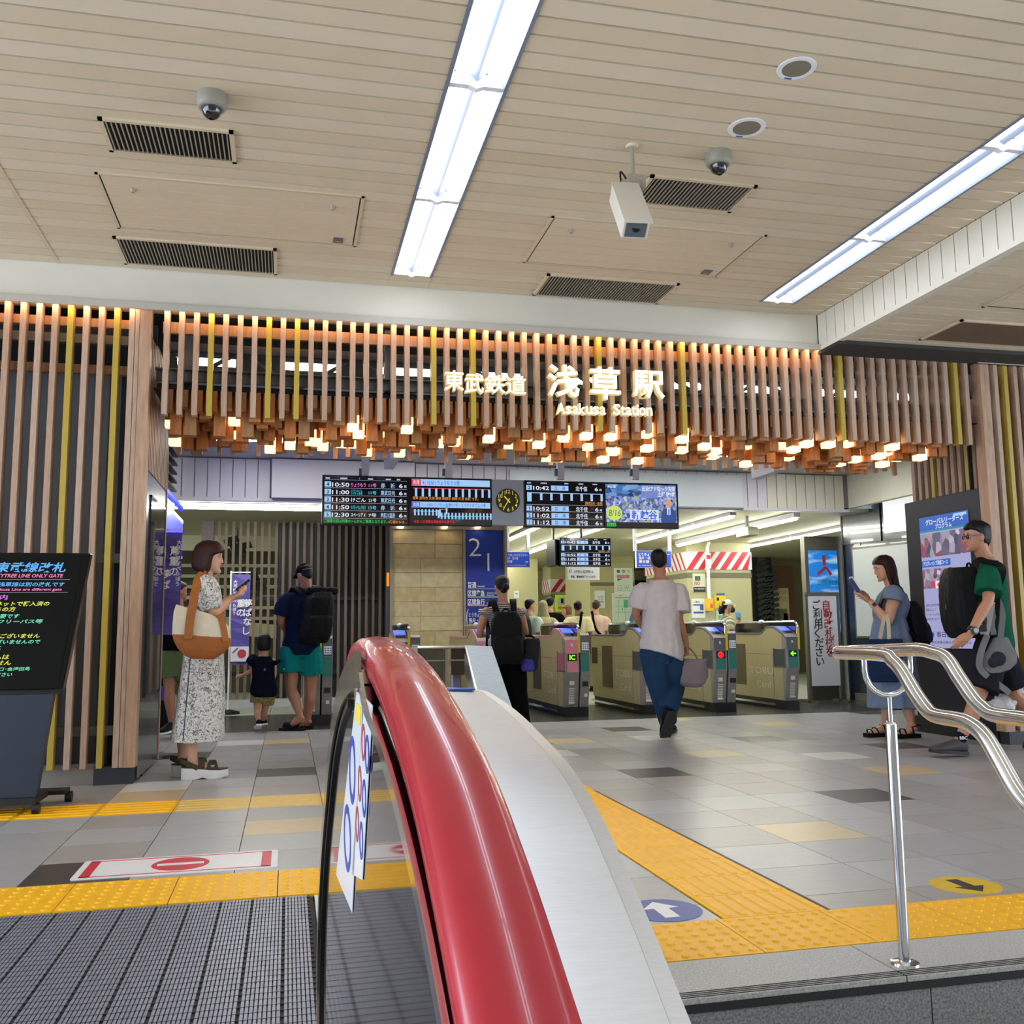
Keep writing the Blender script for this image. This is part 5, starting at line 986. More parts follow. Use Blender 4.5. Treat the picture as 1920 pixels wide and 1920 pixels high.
# ------------------------------------------------------------ ceiling fittings
M_cfr = mat('cream fitting','#cfc0a4',.45); M_vdk = mat('vent black','#0d0c0a',.8); M_vsl = mat('vent grey slat','#9a9284',.45)
def vent(label, x0, x1, y0, y1, z, n, ms=M_vsl, fr=M_cfr):
    t = thing('ceiling_vent', label, 'vent', ((x0+x1)/2,(y0+y1)/2,z), None, 'ceiling air vents'); MB().box(x0+.02,x1-.02,y0+.02,y1-.02,z-.002,z).obj('shade_sheet', M_vdk, t)  # flat black sheet paints the dark shade inside the vent
    MB().box(x0,x1,y0,y0+.025,z-.014,z).box(x0,x1,y1-.025,y1,z-.014,z).box(x0,x0+.025,y0,y1,z-.014,z).box(x1-.025,x1,y0,y1,z-.014,z).obj('frame', fr, t)
    d = MB().box(-.0035,.0035,y0+.025,y1-.025,-.014,-.002).data('slat', ms)
    for k in range(n): o = bpy.data.objects.new('slat', d); link(o, t); o.matrix_parent_inverse = WROOT[t.name]; o.location = (x0+.025+(k+.5)*(x1-x0-.05)/n,0,z); 
vent('ceiling air vent beside the dome camera over the left screen wall',-1.07,-.35,5.345,5.725,ZC,26); vent('ceiling air vent nearest the fascia at the left access panel',-1.27,-.13,7.02,7.54,ZC,44)
vent('ceiling air vent beside the white security camera',2.17,2.9,5.36,5.76,ZC,26); vent('ceiling air vent nearest the fascia at the right access panel',1.97,3.1,7.11,7.6,ZC,44)
a, b = onz(1690,655,3.58), onz(1915,640,3.58); vent('wide ceiling air vent in the lower ceiling at the right',5.35,6.55,6.6,7.15,3.58,46, mat('brown vent slat','#8a7460',.5))
def access(label, x0, x1, y0, y1, z):
    t = thing('access_panel', label, 'access panel', ((x0+x1)/2,(y0+y1)/2,z), None, 'ceiling access panels'); w = .02
    MB().box(x0,x1,y0,y0+w,z-.008,z).box(x0,x1,y1-w,y1,z-.008,z).box(x0,x0+w,y0,y1,z-.008,z).box(x1-w,x1,y0,y1,z-.008,z).obj('frame', M_cfr, t)
    MB().box(x0+w,x1-w,y0+w,y0+w+.007,z-.004,z).box(x0+w,x1-w,y1-w-.007,y1-w,z-.004,z).box(x0+w,x0+w+.007,y0+w,y1-w,z-.004,z).box(x1-w-.007,x1-w,y0+w,y1-w,z-.004,z).obj('shadow_gap', M_vdk, t)
    y = y0+w+.01
    while y < y1-w-.02: y2 = min(y+.13,y1-w-.008); MB().box(x0+w+.009,x1-w-.009,y,y2,z-.006,z).obj('plank', M_pl[0], t); y += .139
    for fx in (.12,.88): MB().lathe([(0,-.03),(.012,-.03),(.02,-.012),(.022,-.006),(0,-.006)],(x0+(x1-x0)*fx,y0+(y1-y0)*.22,z),10).obj('fixing', M_vsl, t)
    MB().box(x1-.17,x1-.10,y1-.15,y1-.06,z-.012,z-.006).obj('tag_plate', M_ggrey, t); MB().box(x1-.155,x1-.115,y1-.10,y1-.085,z-.014,z-.012).obj('tag_print', M_o2, t)
M_o2 = mat('tag orange','#c08a5a',.5)
access('ceiling access panel between the two left vents',-1.21,.44,6.03,6.87,ZC); access('ceiling access panel behind the white security camera',1.72,3.34,6.07,6.92,ZC); access('ceiling access panel in the lower ceiling at the right',5.3,7.0,5.4,6.3,3.58)
MB().box(-1.775,-1.745,5.9,7.63,ZC-.004,ZC).obj('joint_strip', M_cfr, slab)
def dome(label, x, y):
    t = thing('dome_camera', label, 'camera', (x,y,ZC), None, 'dome cameras'); MB().lathe([(0,0),(.078,0),(.08,-.06),(.066,-.078),(.06,-.08),(0,-.08)][::-1],(x,y,ZC),24).obj('housing', mat('grey camera housing','#8f8c80',.45,noise=.05,ns=8), t, smooth=True)
    MB().lathe([(0,-.135),(.02,-.132),(.04,-.118),(.052,-.095),(.055,-.078),(0,-.078)],(x,y,ZC),20).obj('dome', mat('dark dome','#0b0c12',.06,coat=1), t, smooth=True)
    MB().lathe([(0,-.139),(.014,-.139),(.016,-.13),(0,-.13)],(x,y-.01,ZC),12).obj('lens', M_smoke, t)
dome('grey dome camera beside the left vent',-.44,5.0); dome('grey dome camera between the round speakers and the vent',2.47,5.03)
for lab, x, y, r in (('round ceiling speaker farther from the fascia',2.48,4.13,.098),('round ceiling speaker nearer the dome camera',2.5,4.72,.105)):
    t = thing('ceiling_speaker', lab, 'speaker', (x,y,ZC), None, 'round ceiling speakers'); MB().lathe([(r*.8,-.004),(r,-.004),(r*1.02,-.0),(r*.8,0)],(x,y,ZC),30).obj('ring', M_paper, t); MB().lathe([(0,-.006),(r*.6,-.006),(r*.82,-.003),(0,-.001)],(x,y,ZC),30).obj('grille', mat('speaker mesh','#7f7666',.6,noise=.25,ns=300), t, smooth=True)
    MB().box(x-r*.2,x+r*.2,y+r*.83,y+r*.95,ZC-.0055,ZC-.004).obj('label_sticker', M_inkblue, t)
cc = thing('security_camera','white box security camera hanging from the ceiling on a bracket','camera',(1.93,5.05,ZC)); p0 = Vector((1.93,5.05,ZC)); j = ony(1183,335,5.02)
MB().tube([p0,Vector((p0.x,p0.y,j.z))],.012,10).obj('pole', M_vsl, cc); MB().lathe([(0,0),(.04,0),(.035,-.015),(0,-.015)][::-1],p0,16).obj('ceiling_cap', M_cfr, cc)
b1, b2 = ony(1168,362,5.0), ony(1192,430,4.74); d = (b2-b1).normalized(); sd = d.cross(Vector((0,0,1))).normalized(); u_ = sd.cross(d); M_cam = mat('camera white shell','#cfc8ba',.4,noise=.04,ns=6)
cc_ = (b1+b2)/2; L2 = (b2-b1).length/2
MB().obox(cc_, sd*.074, d*L2, u_*.058).obj('shell', M_cam, cc, bevel=.008); MB().obox(cc_+u_*.062+d*.02, sd*.080, d*(L2+.02), u_*.004).obj('sunshield', M_cam, cc); MB().obox(cc_+d*(L2+.002), sd*.058, d*.003, u_*.044).obj('window', mat('camera glass','#4a5560',.05,coat=1), cc); MB().lathe([(0,0),(.022,0),(.022,.012),(0,.012)],cc_+d*(L2-.004),14,axis='-y').obj('lens', M_black, cc)
MB().box(p0.x-.05,p0.x+.065,p0.y-.04,p0.y+.04,j.z-.05,j.z+.03).obj('bracket_block', M_vsl, cc, bevel=.004); 
for s_ in (-1,1): MB().prism([j+sd*.05*s_+Vector((0,0,.0)),j+sd*.05*s_+d*.1,cc_+sd*.066*s_+d*.02-u_*.02,cc_+sd*.066*s_-d*.08],sd*.004*s_).obj('bracket_arm', M_vsl, cc)
MB().tube(smooth_path([j+sd*.03,j-d*.08+sd*.05,b1-d*.03,b1+u_*.0],5),.006,6).obj('cable', M_black, cc)
# ------------------------------------------------------------ people
from mathutils import noise as NZ
def V(*a): return Vector(a)
def fuse(mb, name, m, parent, voxel=.008, sm=3, wr=0., wf=(7,7,3.5), seed=0, fn=None):
    me = mb.data('tmp', m); o = bpy.data.objects.new('tmp', me); COL.objects.link(o)
    r = o.modifiers.new('r','REMESH'); r.mode = 'VOXEL'; r.voxel_size = voxel; r.use_smooth_shade = True
    s = o.modifiers.new('s','SMOOTH'); s.iterations = sm; s.factor = .5
    out = bpy.data.meshes.new_from_object(o.evaluated_get(bpy.context.evaluated_depsgraph_get())); bpy.data.objects.remove(o); bpy.data.meshes.remove(me)
    out.name = name
    if wr or fn:
        n = len(out.vertices); co = np.empty(n*3); no = np.empty(n*3); out.vertices.foreach_get('co', co); out.vertex_normals.foreach_get('vector', no) if hasattr(out,'vertex_normals') else out.vertices.foreach_get('normal', no)
        co = co.reshape(-1,3); no = no.reshape(-1,3)
        if wr:
            d = np.array([NZ.noise((p[0]*wf[0]+seed, p[1]*wf[1]+seed*3, p[2]*wf[2]))*.7+NZ.noise((p[0]*wf[0]*2.7+p[2]*2, p[1]*wf[1]*2.7, p[2]*wf[2]*2.3+seed))*.4 for p in co]); co = co+no*d[:,None]*wr
        if fn: co = fn(co)
        out.vertices.foreach_set('co', co.ravel()); out.update()
    out.polygons.foreach_set('use_smooth', [True]*len(out.polygons))
    if len(out.materials) == 0: out.materials.append(m)
    ob = bpy.data.objects.new(name, out); return link(ob, parent)
def ering(c, R, F, w, f, b, n=18, p=1.):
    out = []
    for k in range(n):
        a = 2*PI*k/n; cs, sn = math.cos(a), math.sin(a)
        if p != 1.: cs = math.copysign(abs(cs)**p, cs); sn = math.copysign(abs(sn)**p, sn)
        out.append(c+R*(w*cs)+F*((f if sn > 0 else b)*sn))
    return out
def limb(mb, pts, rad, n=12, sub=3, c0=1.):
    P = smooth_path(pts, sub); R_ = []
    m = len(pts)
    for i in range(len(P)):
        t = i/sub; k = min(int(t), m-2); u = t-k; R_.append(rad[k]*(1-u)+rad[k+1]*u)
    mb.tube(P, R_, n); mb.ell(pts[0], (rad[0]*c0,)*3, 10, 7); mb.ell(pts[-1], (rad[-1],)*3, 10, 7); return mb
def chain(mb, pts, rad, n=8):
    mb.tube(pts, rad, n)
    for p, r in zip(pts, rad): mb.ell(p, (r,)*3, 8, 6)
HEADP = [(.0,.08,.34,-.14),(.04,.15,.375,-.02),(.12,.215,.375,.10),(.22,.262,.365,.22),(.33,.292,.36,.32),(.45,.312,.352,.39),(.52,.32,.338,.415),(.60,.325,.362,.43),(.75,.32,.345,.435),(.88,.262,.262,.365),(.96,.155,.14,.23),(1.0,.05,.04,.08)]
class Fig:
    def __init__(s, name, label, base, H, F, skin='#c99a7c', voxel=.007, cat='person', group=None, **ov):
        s.t = thing(name, label, cat, (base[0],base[1],0), None, group); s.H = H; s.vox = voxel; base = V(*base); s.base = base
        F = V(F[0],F[1],0).normalized(); R = V(F.y,-F.x,0); s.F, s.R = F, R; s.U = V(0,0,1); h = H
        def q(r, f, z): return base+R*(r*h)+F*(f*h)+V(0,0,z*h)
        s.J = dict(hd=q(0,.012,.930),nk=q(0,-.012,.845),sL=q(-.105,-.005,.805),sR=q(.105,-.005,.805),eL=q(-.128,-.01,.625),eR=q(.128,-.01,.625),wL=q(-.135,.035,.475),wR=q(.135,.035,.475),
            hL=q(-.052,0,.515),hR=q(.052,0,.515),kL=q(-.056,.01,.28),kR=q(.056,.01,.28),aL=q(-.056,-.012,.045),aR=q(.056,-.012,.045),tL=q(-.066,.10,.012),tR=q(.066,.10,.012))
        s.HF = ov.pop('HF', None); s.HF = (s.HF or F).normalized(); s.hs = ov.pop('hs', .128)*H; s.fat = ov.pop('fat', 1.); s.hand_spec = ov.pop('hands', {}); s.bare = ov.pop('bare', False); s.nofeet = ov.pop('nofeet', False)
        for k, v in ov.items(): s.J[k] = v
        s.skin = mat('skin '+skin, skin, .5, noise=.10, ns=14, dark=.5); b = s.skin.node_tree.nodes['Principled BSDF']; b.inputs['Subsurface Weight'].default_value = .06; b.inputs['Subsurface Radius'].default_value = (.02,.008,.005)
        HR = s.HF.cross(V(0,0,1)).normalized(); HU = HR.cross(s.HF).normalized(); s.HR, s.HU = HR, HU
    def hp(s, x, y, v): return s.J['hd']+s.HR*(x*s.hs)+s.HF*(y*s.hs)+s.HU*((v-.47)*s.hs)
    def torso_ring(s, t, off=0., fw=1., n=18):
        J, h = s.J, s.H; P = (J['hL']+J['hR'])/2; C = (J['sL']+J['sR'])/2; ax = C-P
        prof = [(-.14,.045,.045,.050),(-.04,.086,.056,.066),(.10,.092,.056,.068),(.30,.080,.054,.056),(.45,.076,.055,.054),(.62,.084,.060,.058),(.78,.092,.062,.062),(.88,.093,.054,.060),(.96,.088,.044,.052),(1.03,.070,.036,.044),(1.09,.050,.030,.036),(1.15,.034,.026,.032)]
        for (a,*x),(b,*y) in zip(prof, prof[1:]):
            if a <= t <= b: k = (t-a)/(b-a); w, f, bk = [u+(v-u)*k for u, v in zip(x,y)]; break
        else: w, f, bk = prof[0][1:] if t < prof[0][0] else prof[-1][1:]
        rs = (J['sR']-J['sL']).normalized(); rh = (J['hR']-J['hL']).normalized(); k = min(max(t,0),1); R = (rh*(1-k)+rs*k).normalized(); F = V(0,0,1).cross(R) if False else R.cross(ax.normalized())*-1
        if F.dot(s.F) < 0: F = -F
        bend = s.F*0
        c = P+ax*t; fa = s.fat
        return ering(c, R, F, w*h*fa*fw+off, f*h*fa+off, bk*h*fa+off, n)
    def body(s, feet=True):
        J, h, fa = s.J, s.H, s.fat; mb = MB()
        mb.loft([s.torso_ring(t) for t in (-.14,-.04,.03,.10,.2,.30,.45,.62,.78,.90,.98,1.05,1.13)])
        limb(mb, [J['nk']-s.F*.0, (J['nk']*.5+s.hp(0,-.05,.1)*.5), s.hp(0,-.06,.28)], [.034*h,.031*h,.031*h])
        mb.loft([ering(s.hp(0,0,v), s.HR, s.HF, w*s.hs, f*s.hs, b*s.hs, 22, .92) for v,w,f,b in HEADP])
        mb.loft([ering(s.hp(0,y,v), s.HR, s.HF, w*s.hs, f*s.hs, .05*s.hs, 10) for v,y,w,f in ((.58,.33,.03,.04),(.50,.335,.032,.07),(.42,.34,.045,.105),(.365,.345,.058,.115),(.335,.34,.05,.07),(.315,.33,.03,.03))])
        for sx in (-1,1): mb.ell(s.hp(sx*.325,-.045,.45), (.035*s.hs,.085*s.hs,.13*s.hs), 10, 7, R=Matrix((s.HR,s.HF,s.HU)).transposed()); mb.ell(s.hp(sx*.15,.27,.585), (.10*s.hs,.08*s.hs,.03*s.hs), 10, 6, R=Matrix((s.HR,s.HF,s.HU)).transposed())
        mb.ell(s.hp(0,.34,.225), (.10*s.hs,.045*s.hs,.045*s.hs), 10, 6, R=Matrix((s.HR,s.HF,s.HU)).transposed()); mb.ell(s.hp(0,.34,.06), (.09*s.hs,.06*s.hs,.07*s.hs), 10, 6)
        for sd in 'LR':
            S, E, W = J['s'+sd], J['e'+sd], J['w'+sd]; fm = (E*.68+W*.32)
            limb(mb, [S-V(0,0,.022*h), S*.55+E*.45, E, fm, W], [.031*h*fa,.029*h*fa,.0225*h*fa,.0235*h*fa,.0155*h])
            s.hand(mb, sd)
            Hh, K, A = J['h'+sd], J['k'+sd], J['a'+sd]; cf = K*.68+A*.32
            back = -(V(0,0,1)-(A-K).normalized()*((A-K).normalized().z)).normalized()*0
            limb(mb, [Hh, Hh*.6+K*.4, K, cf-s.F*.008*h, A*.85+K*.15, A], [.053*h*fa,.049*h*fa,.033*h*fa,.0345*h*fa,.021*h,.0205*h], c0=.8)
            if feet:
                T = J['t'+sd]; d = (T-A); heel = A-V(0,0,.028*h)-d.normalized()*.018*h
                side = d.cross(V(0,0,1)).normalized(); up = side.cross(d.normalized())
                rr_ = [(-.0,.018,.018),(.3,.022,.026),(.6,.026,.02),(.85,.027,.013),(1.0,.018,.009)]
                pth = [A-V(0,0,.012*h)-d.normalized()*.02*h+ (T-(A-V(0,0,.012*h)-d.normalized()*.02*h))*u for u,_,_ in rr_]
                mb.loft([[p+side*(w*h*math.cos(2*PI*k/12))+up*(v*h*math.sin(2*PI*k/12)) for k in range(12)] for p,(u,w,v) in zip(pth,rr_)])
        fuse(mb, 'body', s.skin, s.t, s.vox, 2)
        s.face()
    def hand(s, mb, sd):
        sp = s.hand_spec.get(sd, {}); W, E = s.J['w'+sd], s.J['e'+sd]; D = sp.get('D') or (W-E).normalized(); D = D.normalized()
        N = sp.get('N') or (s.R*(-1 if sd == 'R' else 1)); N = (N-D*N.dot(D)).normalized(); T = sp.get('T') or (D.cross(N) if sd == 'R' else N.cross(D)); T = T.normalized()
        if not sp.get('T') and T.dot(s.F) < 0 and abs(D.z) > .5: T = -T
        L = .105*s.H; cu = sp.get('curl', .35)
        w = W
        mb.loft([[w+D*(u*L)+T*(a*L*math.cos(2*PI*k/12))+N*(b*L*math.sin(2*PI*k/12)) for k in range(12)] for u,a,b in ((-.04,.13,.10),(.12,.19,.12),(.32,.23,.115),(.5,.235,.10),(.56,.20,.07))])
        for i,(o,fl,sp_) in enumerate(((.17,.40,.10),(.06,.46,.03),(-.055,.43,-.04),(-.16,.34,-.12))):
            p = w+D*(.5*L)+T*(o*L); d = (D+T*sp_).normalized(); pts = [p]; c = cu*(1+.12*i); 
            for j, (l, e) in enumerate(((.45,1.),(.32,1.1),(.23,.8))):
                ang = c*e; ax = d.cross(N).normalized(); d = (d*math.cos(ang)+N*math.sin(ang)-0*ax).normalized(); N2 = N
                pts.append(pts[-1]+d*(fl*L*l)); N = (N-d*N.dot(d)); N = N.normalized()
            chain(mb, pts, [.050*L,.047*L,.043*L,.036*L]); N = sp.get('N') or (s.R*(-1 if sd == 'R' else 1)); N = (N-D*N.dot(D)).normalized()
        tb = w+D*(.14*L)+T*(.15*L)+N*.03*L; tc = sp.get('thumb', .5); td = (D*.75+T*(.75-.5*tc)+N*(.5*tc)).normalized(); t2 = (D*.9+T*(.3-.4*tc)+N*(.6*tc)).normalized()
        chain(mb, [tb, tb+td*.22*L, tb+td*.22*L+t2*.17*L, tb+td*.22*L+t2*.32*L], [.070*L,.060*L,.052*L,.042*L])
    def face(s):
        Rm = Matrix((s.HR,s.HF,s.HU)).transposed(); M_eye = mat('eye white','#e9e4dd',.3); M_iris = mat('dark iris','#1d120c',.2); M_brow = mat('dark brow','#2a1c14',.7); M_lip = mat('lip','#b0635c',.45)
        for sx in (-1,1):
            MB().ell(s.hp(sx*.145,.305,.515),(.048*s.hs,.03*s.hs,.026*s.hs),10,6,R=Rm).obj('eye', M_eye, s.t, smooth=True); MB().ell(s.hp(sx*.145,.322,.513),(.024*s.hs,.02*s.hs,.025*s.hs),8,6,R=Rm).obj('iris', M_iris, s.t, smooth=True)
            MB().ell(s.hp(sx*.148,.327,.545),(.058*s.hs,.014*s.hs,.008*s.hs),8,5,R=Rm).obj('eyelid', M_brow, s.t, smooth=True); MB().ell(s.hp(sx*.155,.345,.615),(.075*s.hs,.022*s.hs,.014*s.hs),8,5,R=Rm).obj('eyebrow', M_brow, s.t, smooth=True)
        MB().ell(s.hp(0,.372,.235),(.082*s.hs,.026*s.hs,.018*s.hs),10,6,R=Rm).ell(s.hp(0,.374,.205),(.07*s.hs,.026*s.hs,.02*s.hs),10,6,R=Rm).obj('lips', M_lip, s.t, smooth=True)
    def hair(s, col, rows, extra=None, voxel=.007, wr=.004, name='hair'):
        """rows: (v, width, front, back) in head units; the front value bares the face"""
        m = mat('hair '+col, col, .38, noise=.55, ns=12, scale=(14,14,1.2), bump=.4, bs=30, spec=.22); mb = MB()
        mb.loft([ering(s.hp(0,0,v), s.HR, s.HF, w*s.hs, f*s.hs, b*s.hs, 24, .95) for v,w,f,b in rows])
        if extra: extra(mb)
        return fuse(mb, name, m, s.t, voxel, 2, wr, (18,18,4), 3)
    def top(s, m, t0=-.05, t1=1.09, off=.014, sleeve=.75, srad=1., flare=0., name='shirt', wr=.007, loose=None, skip=(), neck=True, cut=None):
        J, h, fa = s.J, s.H, s.fat; mb = MB(); n = 10
        ts = [t0+(min(t1,1.09)-t0)*k/n for k in range(n+1)]
        rings = []
        for t in ts:
            o = off+(loose or 0)*max(0,min(1,(.95-t)*2))*.5+flare*max(0,.5-t); rings.append(s.torso_ring(t, o))
        mb.loft(rings)
        for sd in 'LR':
            if sd in skip or sleeve <= 0: continue
            S, E = J['s'+sd], J['e'+sd]
            inn = (J['s'+('R' if sd=='L' else 'L')]-S).normalized()
            pts = [S+inn*.05*h-V(0,0,.030*h), S-V(0,0,.026*h), S+(E-S)*sleeve*.5, S+(E-S)*min(sleeve,1)]
            rad = [.036*h*fa+off*.5, .035*h*fa+off*.8, .036*h*fa*srad+off*1.2, .036*h*fa*srad+off*1.6]
            if sleeve > 1: pts.append(E+(J['w'+sd]-E)*(sleeve-1)); rad.append(.03*h*srad+off)
            P = smooth_path(pts,3); Rr = [rad[min(i//3,len(rad)-2)]*(1-(i%3)/3)+rad[min(i//3+1,len(rad)-1)]*((i%3)/3) for i in range(len(P)-1)]+[rad[-1]]
            mb.tube(P, Rr, 14)
        return fuse(mb, name, m, s.t, max(s.vox,.009), 3, wr, seed=h*7+len(name), fn=cut)
    def legs(s, m, length, top=.16, wid=1., off=.012, end=1., name='trousers', wr=.006, split=.02):
        """length: 1 = to the knee, 2 = to the ankle"""
        J, h, fa = s.J, s.H, s.fat; mb = MB(); mb.loft([s.torso_ring(t, off) for t in (-.13,-.04,.04,top)])
        for sd in 'LR':
            Hh, K, A = J['h'+sd], J['k'+sd], J['a'+sd]; pts = [Hh+V(0,0,.02*h), Hh*.5+K*.5]; rad = [.060*h*fa+off, .053*h*fa*wid+off]
            mb.ell(Hh, (.058*h*fa+off,)*3, 12, 8)
            if length <= 1: pts.append(Hh+(K-Hh)*length); rad.append(.050*h*fa*wid*end+off)
            else:
                pts += [K, K+(A-K)*(length-1)*.5, K+(A-K)*(length-1)]; rad += [.042*h*fa*wid+off, .040*h*wid*(1+end)/2+off, .036*h*wid*end+off]
            P = smooth_path(pts,3); Rr = [rad[min(i//3,len(rad)-2)]*(1-(i%3)/3)+rad[min(i//3+1,len(rad)-1)]*((i%3)/3) for i in range(len(P)-1)]+[rad[-1]]
            mb.tube(P, Rr, 16)
        return fuse(mb, name, m, s.t, max(s.vox,.009), 3, wr, seed=h*5)
    def shoe(s, sd, m, msole=None, L=.152, sole=.018, wid=1., name='shoe', high=1.):
        A, T = s.J['a'+sd], s.J['t'+sd]; h = s.H; d = V(T.x-A.x,T.y-A.y,T.z-(A.z-.035*h)).normalized(); side = d.cross(V(0,0,1)).normalized(); up = side.cross(d).normalized()
        if up.z < 0: up = -up
        heel = A-up*.040*h-d*.034*h; mb = MB(); rows = [(0,.020,.050),(.04,.026,.062),(.22,.028,.064),(.45,.029,.050),(.7,.034,.036),(.9,.030,.026),(1.,.016,.016)]
        mb.loft([[heel+d*(u*L*h)+side*(w*h*wid*math.cos(2*PI*k/14))+up*((v*h*high)*.5+(v*h*high)*.5*math.sin(2*PI*k/14)) for k in range(14)] for u,w,v in rows])
        o = fuse(mb, name, m, s.t, .006, 2); sb = MB()
        sb.loft([[heel+d*(u*L*h*1.02-.004)+side*(a*w*h*wid*1.1)+up*b for a,b in ((-1,-sole*.25),(1,-sole*.25),(1.0,sole*.75),(-1.0,sole*.75))] for u,w,v in rows]); sb.obj('sole', msole or m, s.t, smooth=True)
        return o
    def strap(s, pts, w, th, m, name='strap', n=6, ref=None):
        P = smooth_path(pts, n); rg = []
        for i, p in enumerate(P):
            t = (P[min(i+1,len(P)-1)]-P[max(i-1,0)]).normalized(); r = V(*(ref or (0,0,1))) if not callable(ref) else ref(i/(len(P)-1)); sd = t.cross(r)
            if sd.length < 1e-4: sd = t.cross(V(1,0,0))
            sd.normalize(); nn = sd.cross(t).normalized(); rg.append([p-sd*w/2-nn*th/2,p+sd*w/2-nn*th/2,p+sd*w/2+nn*th/2,p-sd*w/2+nn*th/2])
        return MB().loft(rg).obj(name, m, s.t, smooth=True)
def jp(Y0): return lambda x, y, d=0.: ony(x, y, Y0+d)
SHORT = [(.20,.10,-.28,.34),(.30,.24,-.16,.42),(.42,.315,-.09,.455),(.52,.335,-.03,.475),(.60,.345,.06,.485),(.68,.352,.20,.49),(.76,.352,.36,.49),(.84,.335,.385,.475),(.93,.26,.31,.40),(1.0,.16,.19,.26),(1.05,.05,.06,.08)]
def plain_hair(f, col='#0f0d0d', rows=SHORT, extra=None): return f.hair(col, rows, extra, voxel=f.vox, wr=.004)
def pattern(name, base, lines, sc=9., thr=(.0,.05), bump=0.):
    m = bpy.data.materials.new(name); m.use_nodes = True; nt = m.node_tree; b = nt.nodes['Principled BSDF']; b.inputs['Roughness'].default_value = .75
    tc = nt.nodes.new('ShaderNodeTexCoord'); n = nt.nodes.new('ShaderNodeTexNoise'); n.inputs['Scale'].default_value = sc; n.inputs['Detail'].default_value = 3; n.inputs['Distortion'].default_value = 1.6
    s_ = nt.nodes.new('ShaderNodeMath'); s_.operation = 'SUBTRACT'; s_.inputs[1].default_value = .5; a_ = nt.nodes.new('ShaderNodeMath'); a_.operation = 'ABSOLUTE'; r = nt.nodes.new('ShaderNodeMapRange'); r.inputs[1].default_value = thr[0]; r.inputs[2].default_value = thr[1]
    v = nt.nodes.new('ShaderNodeTexVoronoi'); v.inputs['Scale'].default_value = sc*1.1; r2 = nt.nodes.new('ShaderNodeMapRange'); r2.inputs[1].default_value = .10; r2.inputs[2].default_value = .17; mn = nt.nodes.new('ShaderNodeMath'); mn.operation = 'MINIMUM'; mx = nt.nodes.new('ShaderNodeMix'); mx.data_type = 'RGBA'; mx.inputs[6].default_value = lin(lines); mx.inputs[7].default_value = lin(base)
    L = nt.links.new; L(tc.outputs['Object'],n.inputs['Vector']); L(tc.outputs['Object'],v.inputs['Vector']); L(n.outputs[0],s_.inputs[0]); L(s_.outputs[0],a_.inputs[0]); L(a_.outputs[0],r.inputs[0]); L(v.outputs['Distance'],r2.inputs[0]); L(r.outputs[0],mn.inputs[0]); L(r2.outputs[0],mn.inputs[1]); L(mn.outputs[0],mx.inputs[0]); L(mx.outputs[2],b.inputs['Base Color']); return m
def stripes(name, c0, c1, per, duty=.5, axis='Z', wob=.01):
    m = bpy.data.materials.new(name); m.use_nodes = True; nt = m.node_tree; b = nt.nodes['Principled BSDF']; b.inputs['Roughness'].default_value = .8
    tc = nt.nodes.new('ShaderNodeTexCoord'); w = nt.nodes.new('ShaderNodeTexWave'); w.bands_direction = axis; w.inputs['Scale'].default_value = 1/(per*3.1831); w.inputs['Distortion'].default_value = wob*40; r = nt.nodes.new('ShaderNodeMapRange'); r.inputs[1].default_value = duty-.04; r.inputs[2].default_value = duty+.04; mx = nt.nodes.new('ShaderNodeMix'); mx.data_type = 'RGBA'; mx.inputs[6].default_value = lin(c0); mx.inputs[7].default_value = lin(c1)
    L = nt.links.new; L(tc.outputs['Object'],w.inputs['Vector']); L(w.outputs['Fac'],r.inputs[0]); L(r.outputs[0],mx.inputs[0]); L(mx.outputs[2],b.inputs['Base Color']); return m
def cloth(name, col, bump=.12): return mat('cloth '+name, col, .9, noise=.14, ns=9, bump=bump, bs=220, spec=.06)
def soft_box(parent, name, m, c, R, F, U, w, d, h, voxel=.008, wr=.006, taper=1., p=.6, seed=1., bulge=.0):
    rg = []
    for k in range(9):
        u = -1+2*k/8; s_ = (1-abs(u)**6*.22)*(1+(taper-1)*(u+1)/2); rg.append(ering(c+U*(u*h/2), R, F, w/2*s_, d/2*s_*(1+bulge*(1-u*u)), d/2*s_, 20, p))
    return fuse(MB().loft(rg), name, m, parent, voxel, 3, wr, (9,9,6), seed)
M_blackcl = cloth('black','#0b0b0e'); M_shoeb = mat('black shoe','#0c0c0e',.6,noise=.1,ns=20,spec=.15); M_soleb = mat('dark sole','#202024',.6)
S_R = _rt.copy(); S_A = V(-_rt.y*-1*-1,0,0)   # camera-right direction in the floor plane
CAMR = V(math.cos(YAW),-math.sin(YAW),0); CAMF = V(math.sin(YAW),math.cos(YAW),0)
def mixdir(r, f): return (CAMR*r+CAMF*f).normalized()

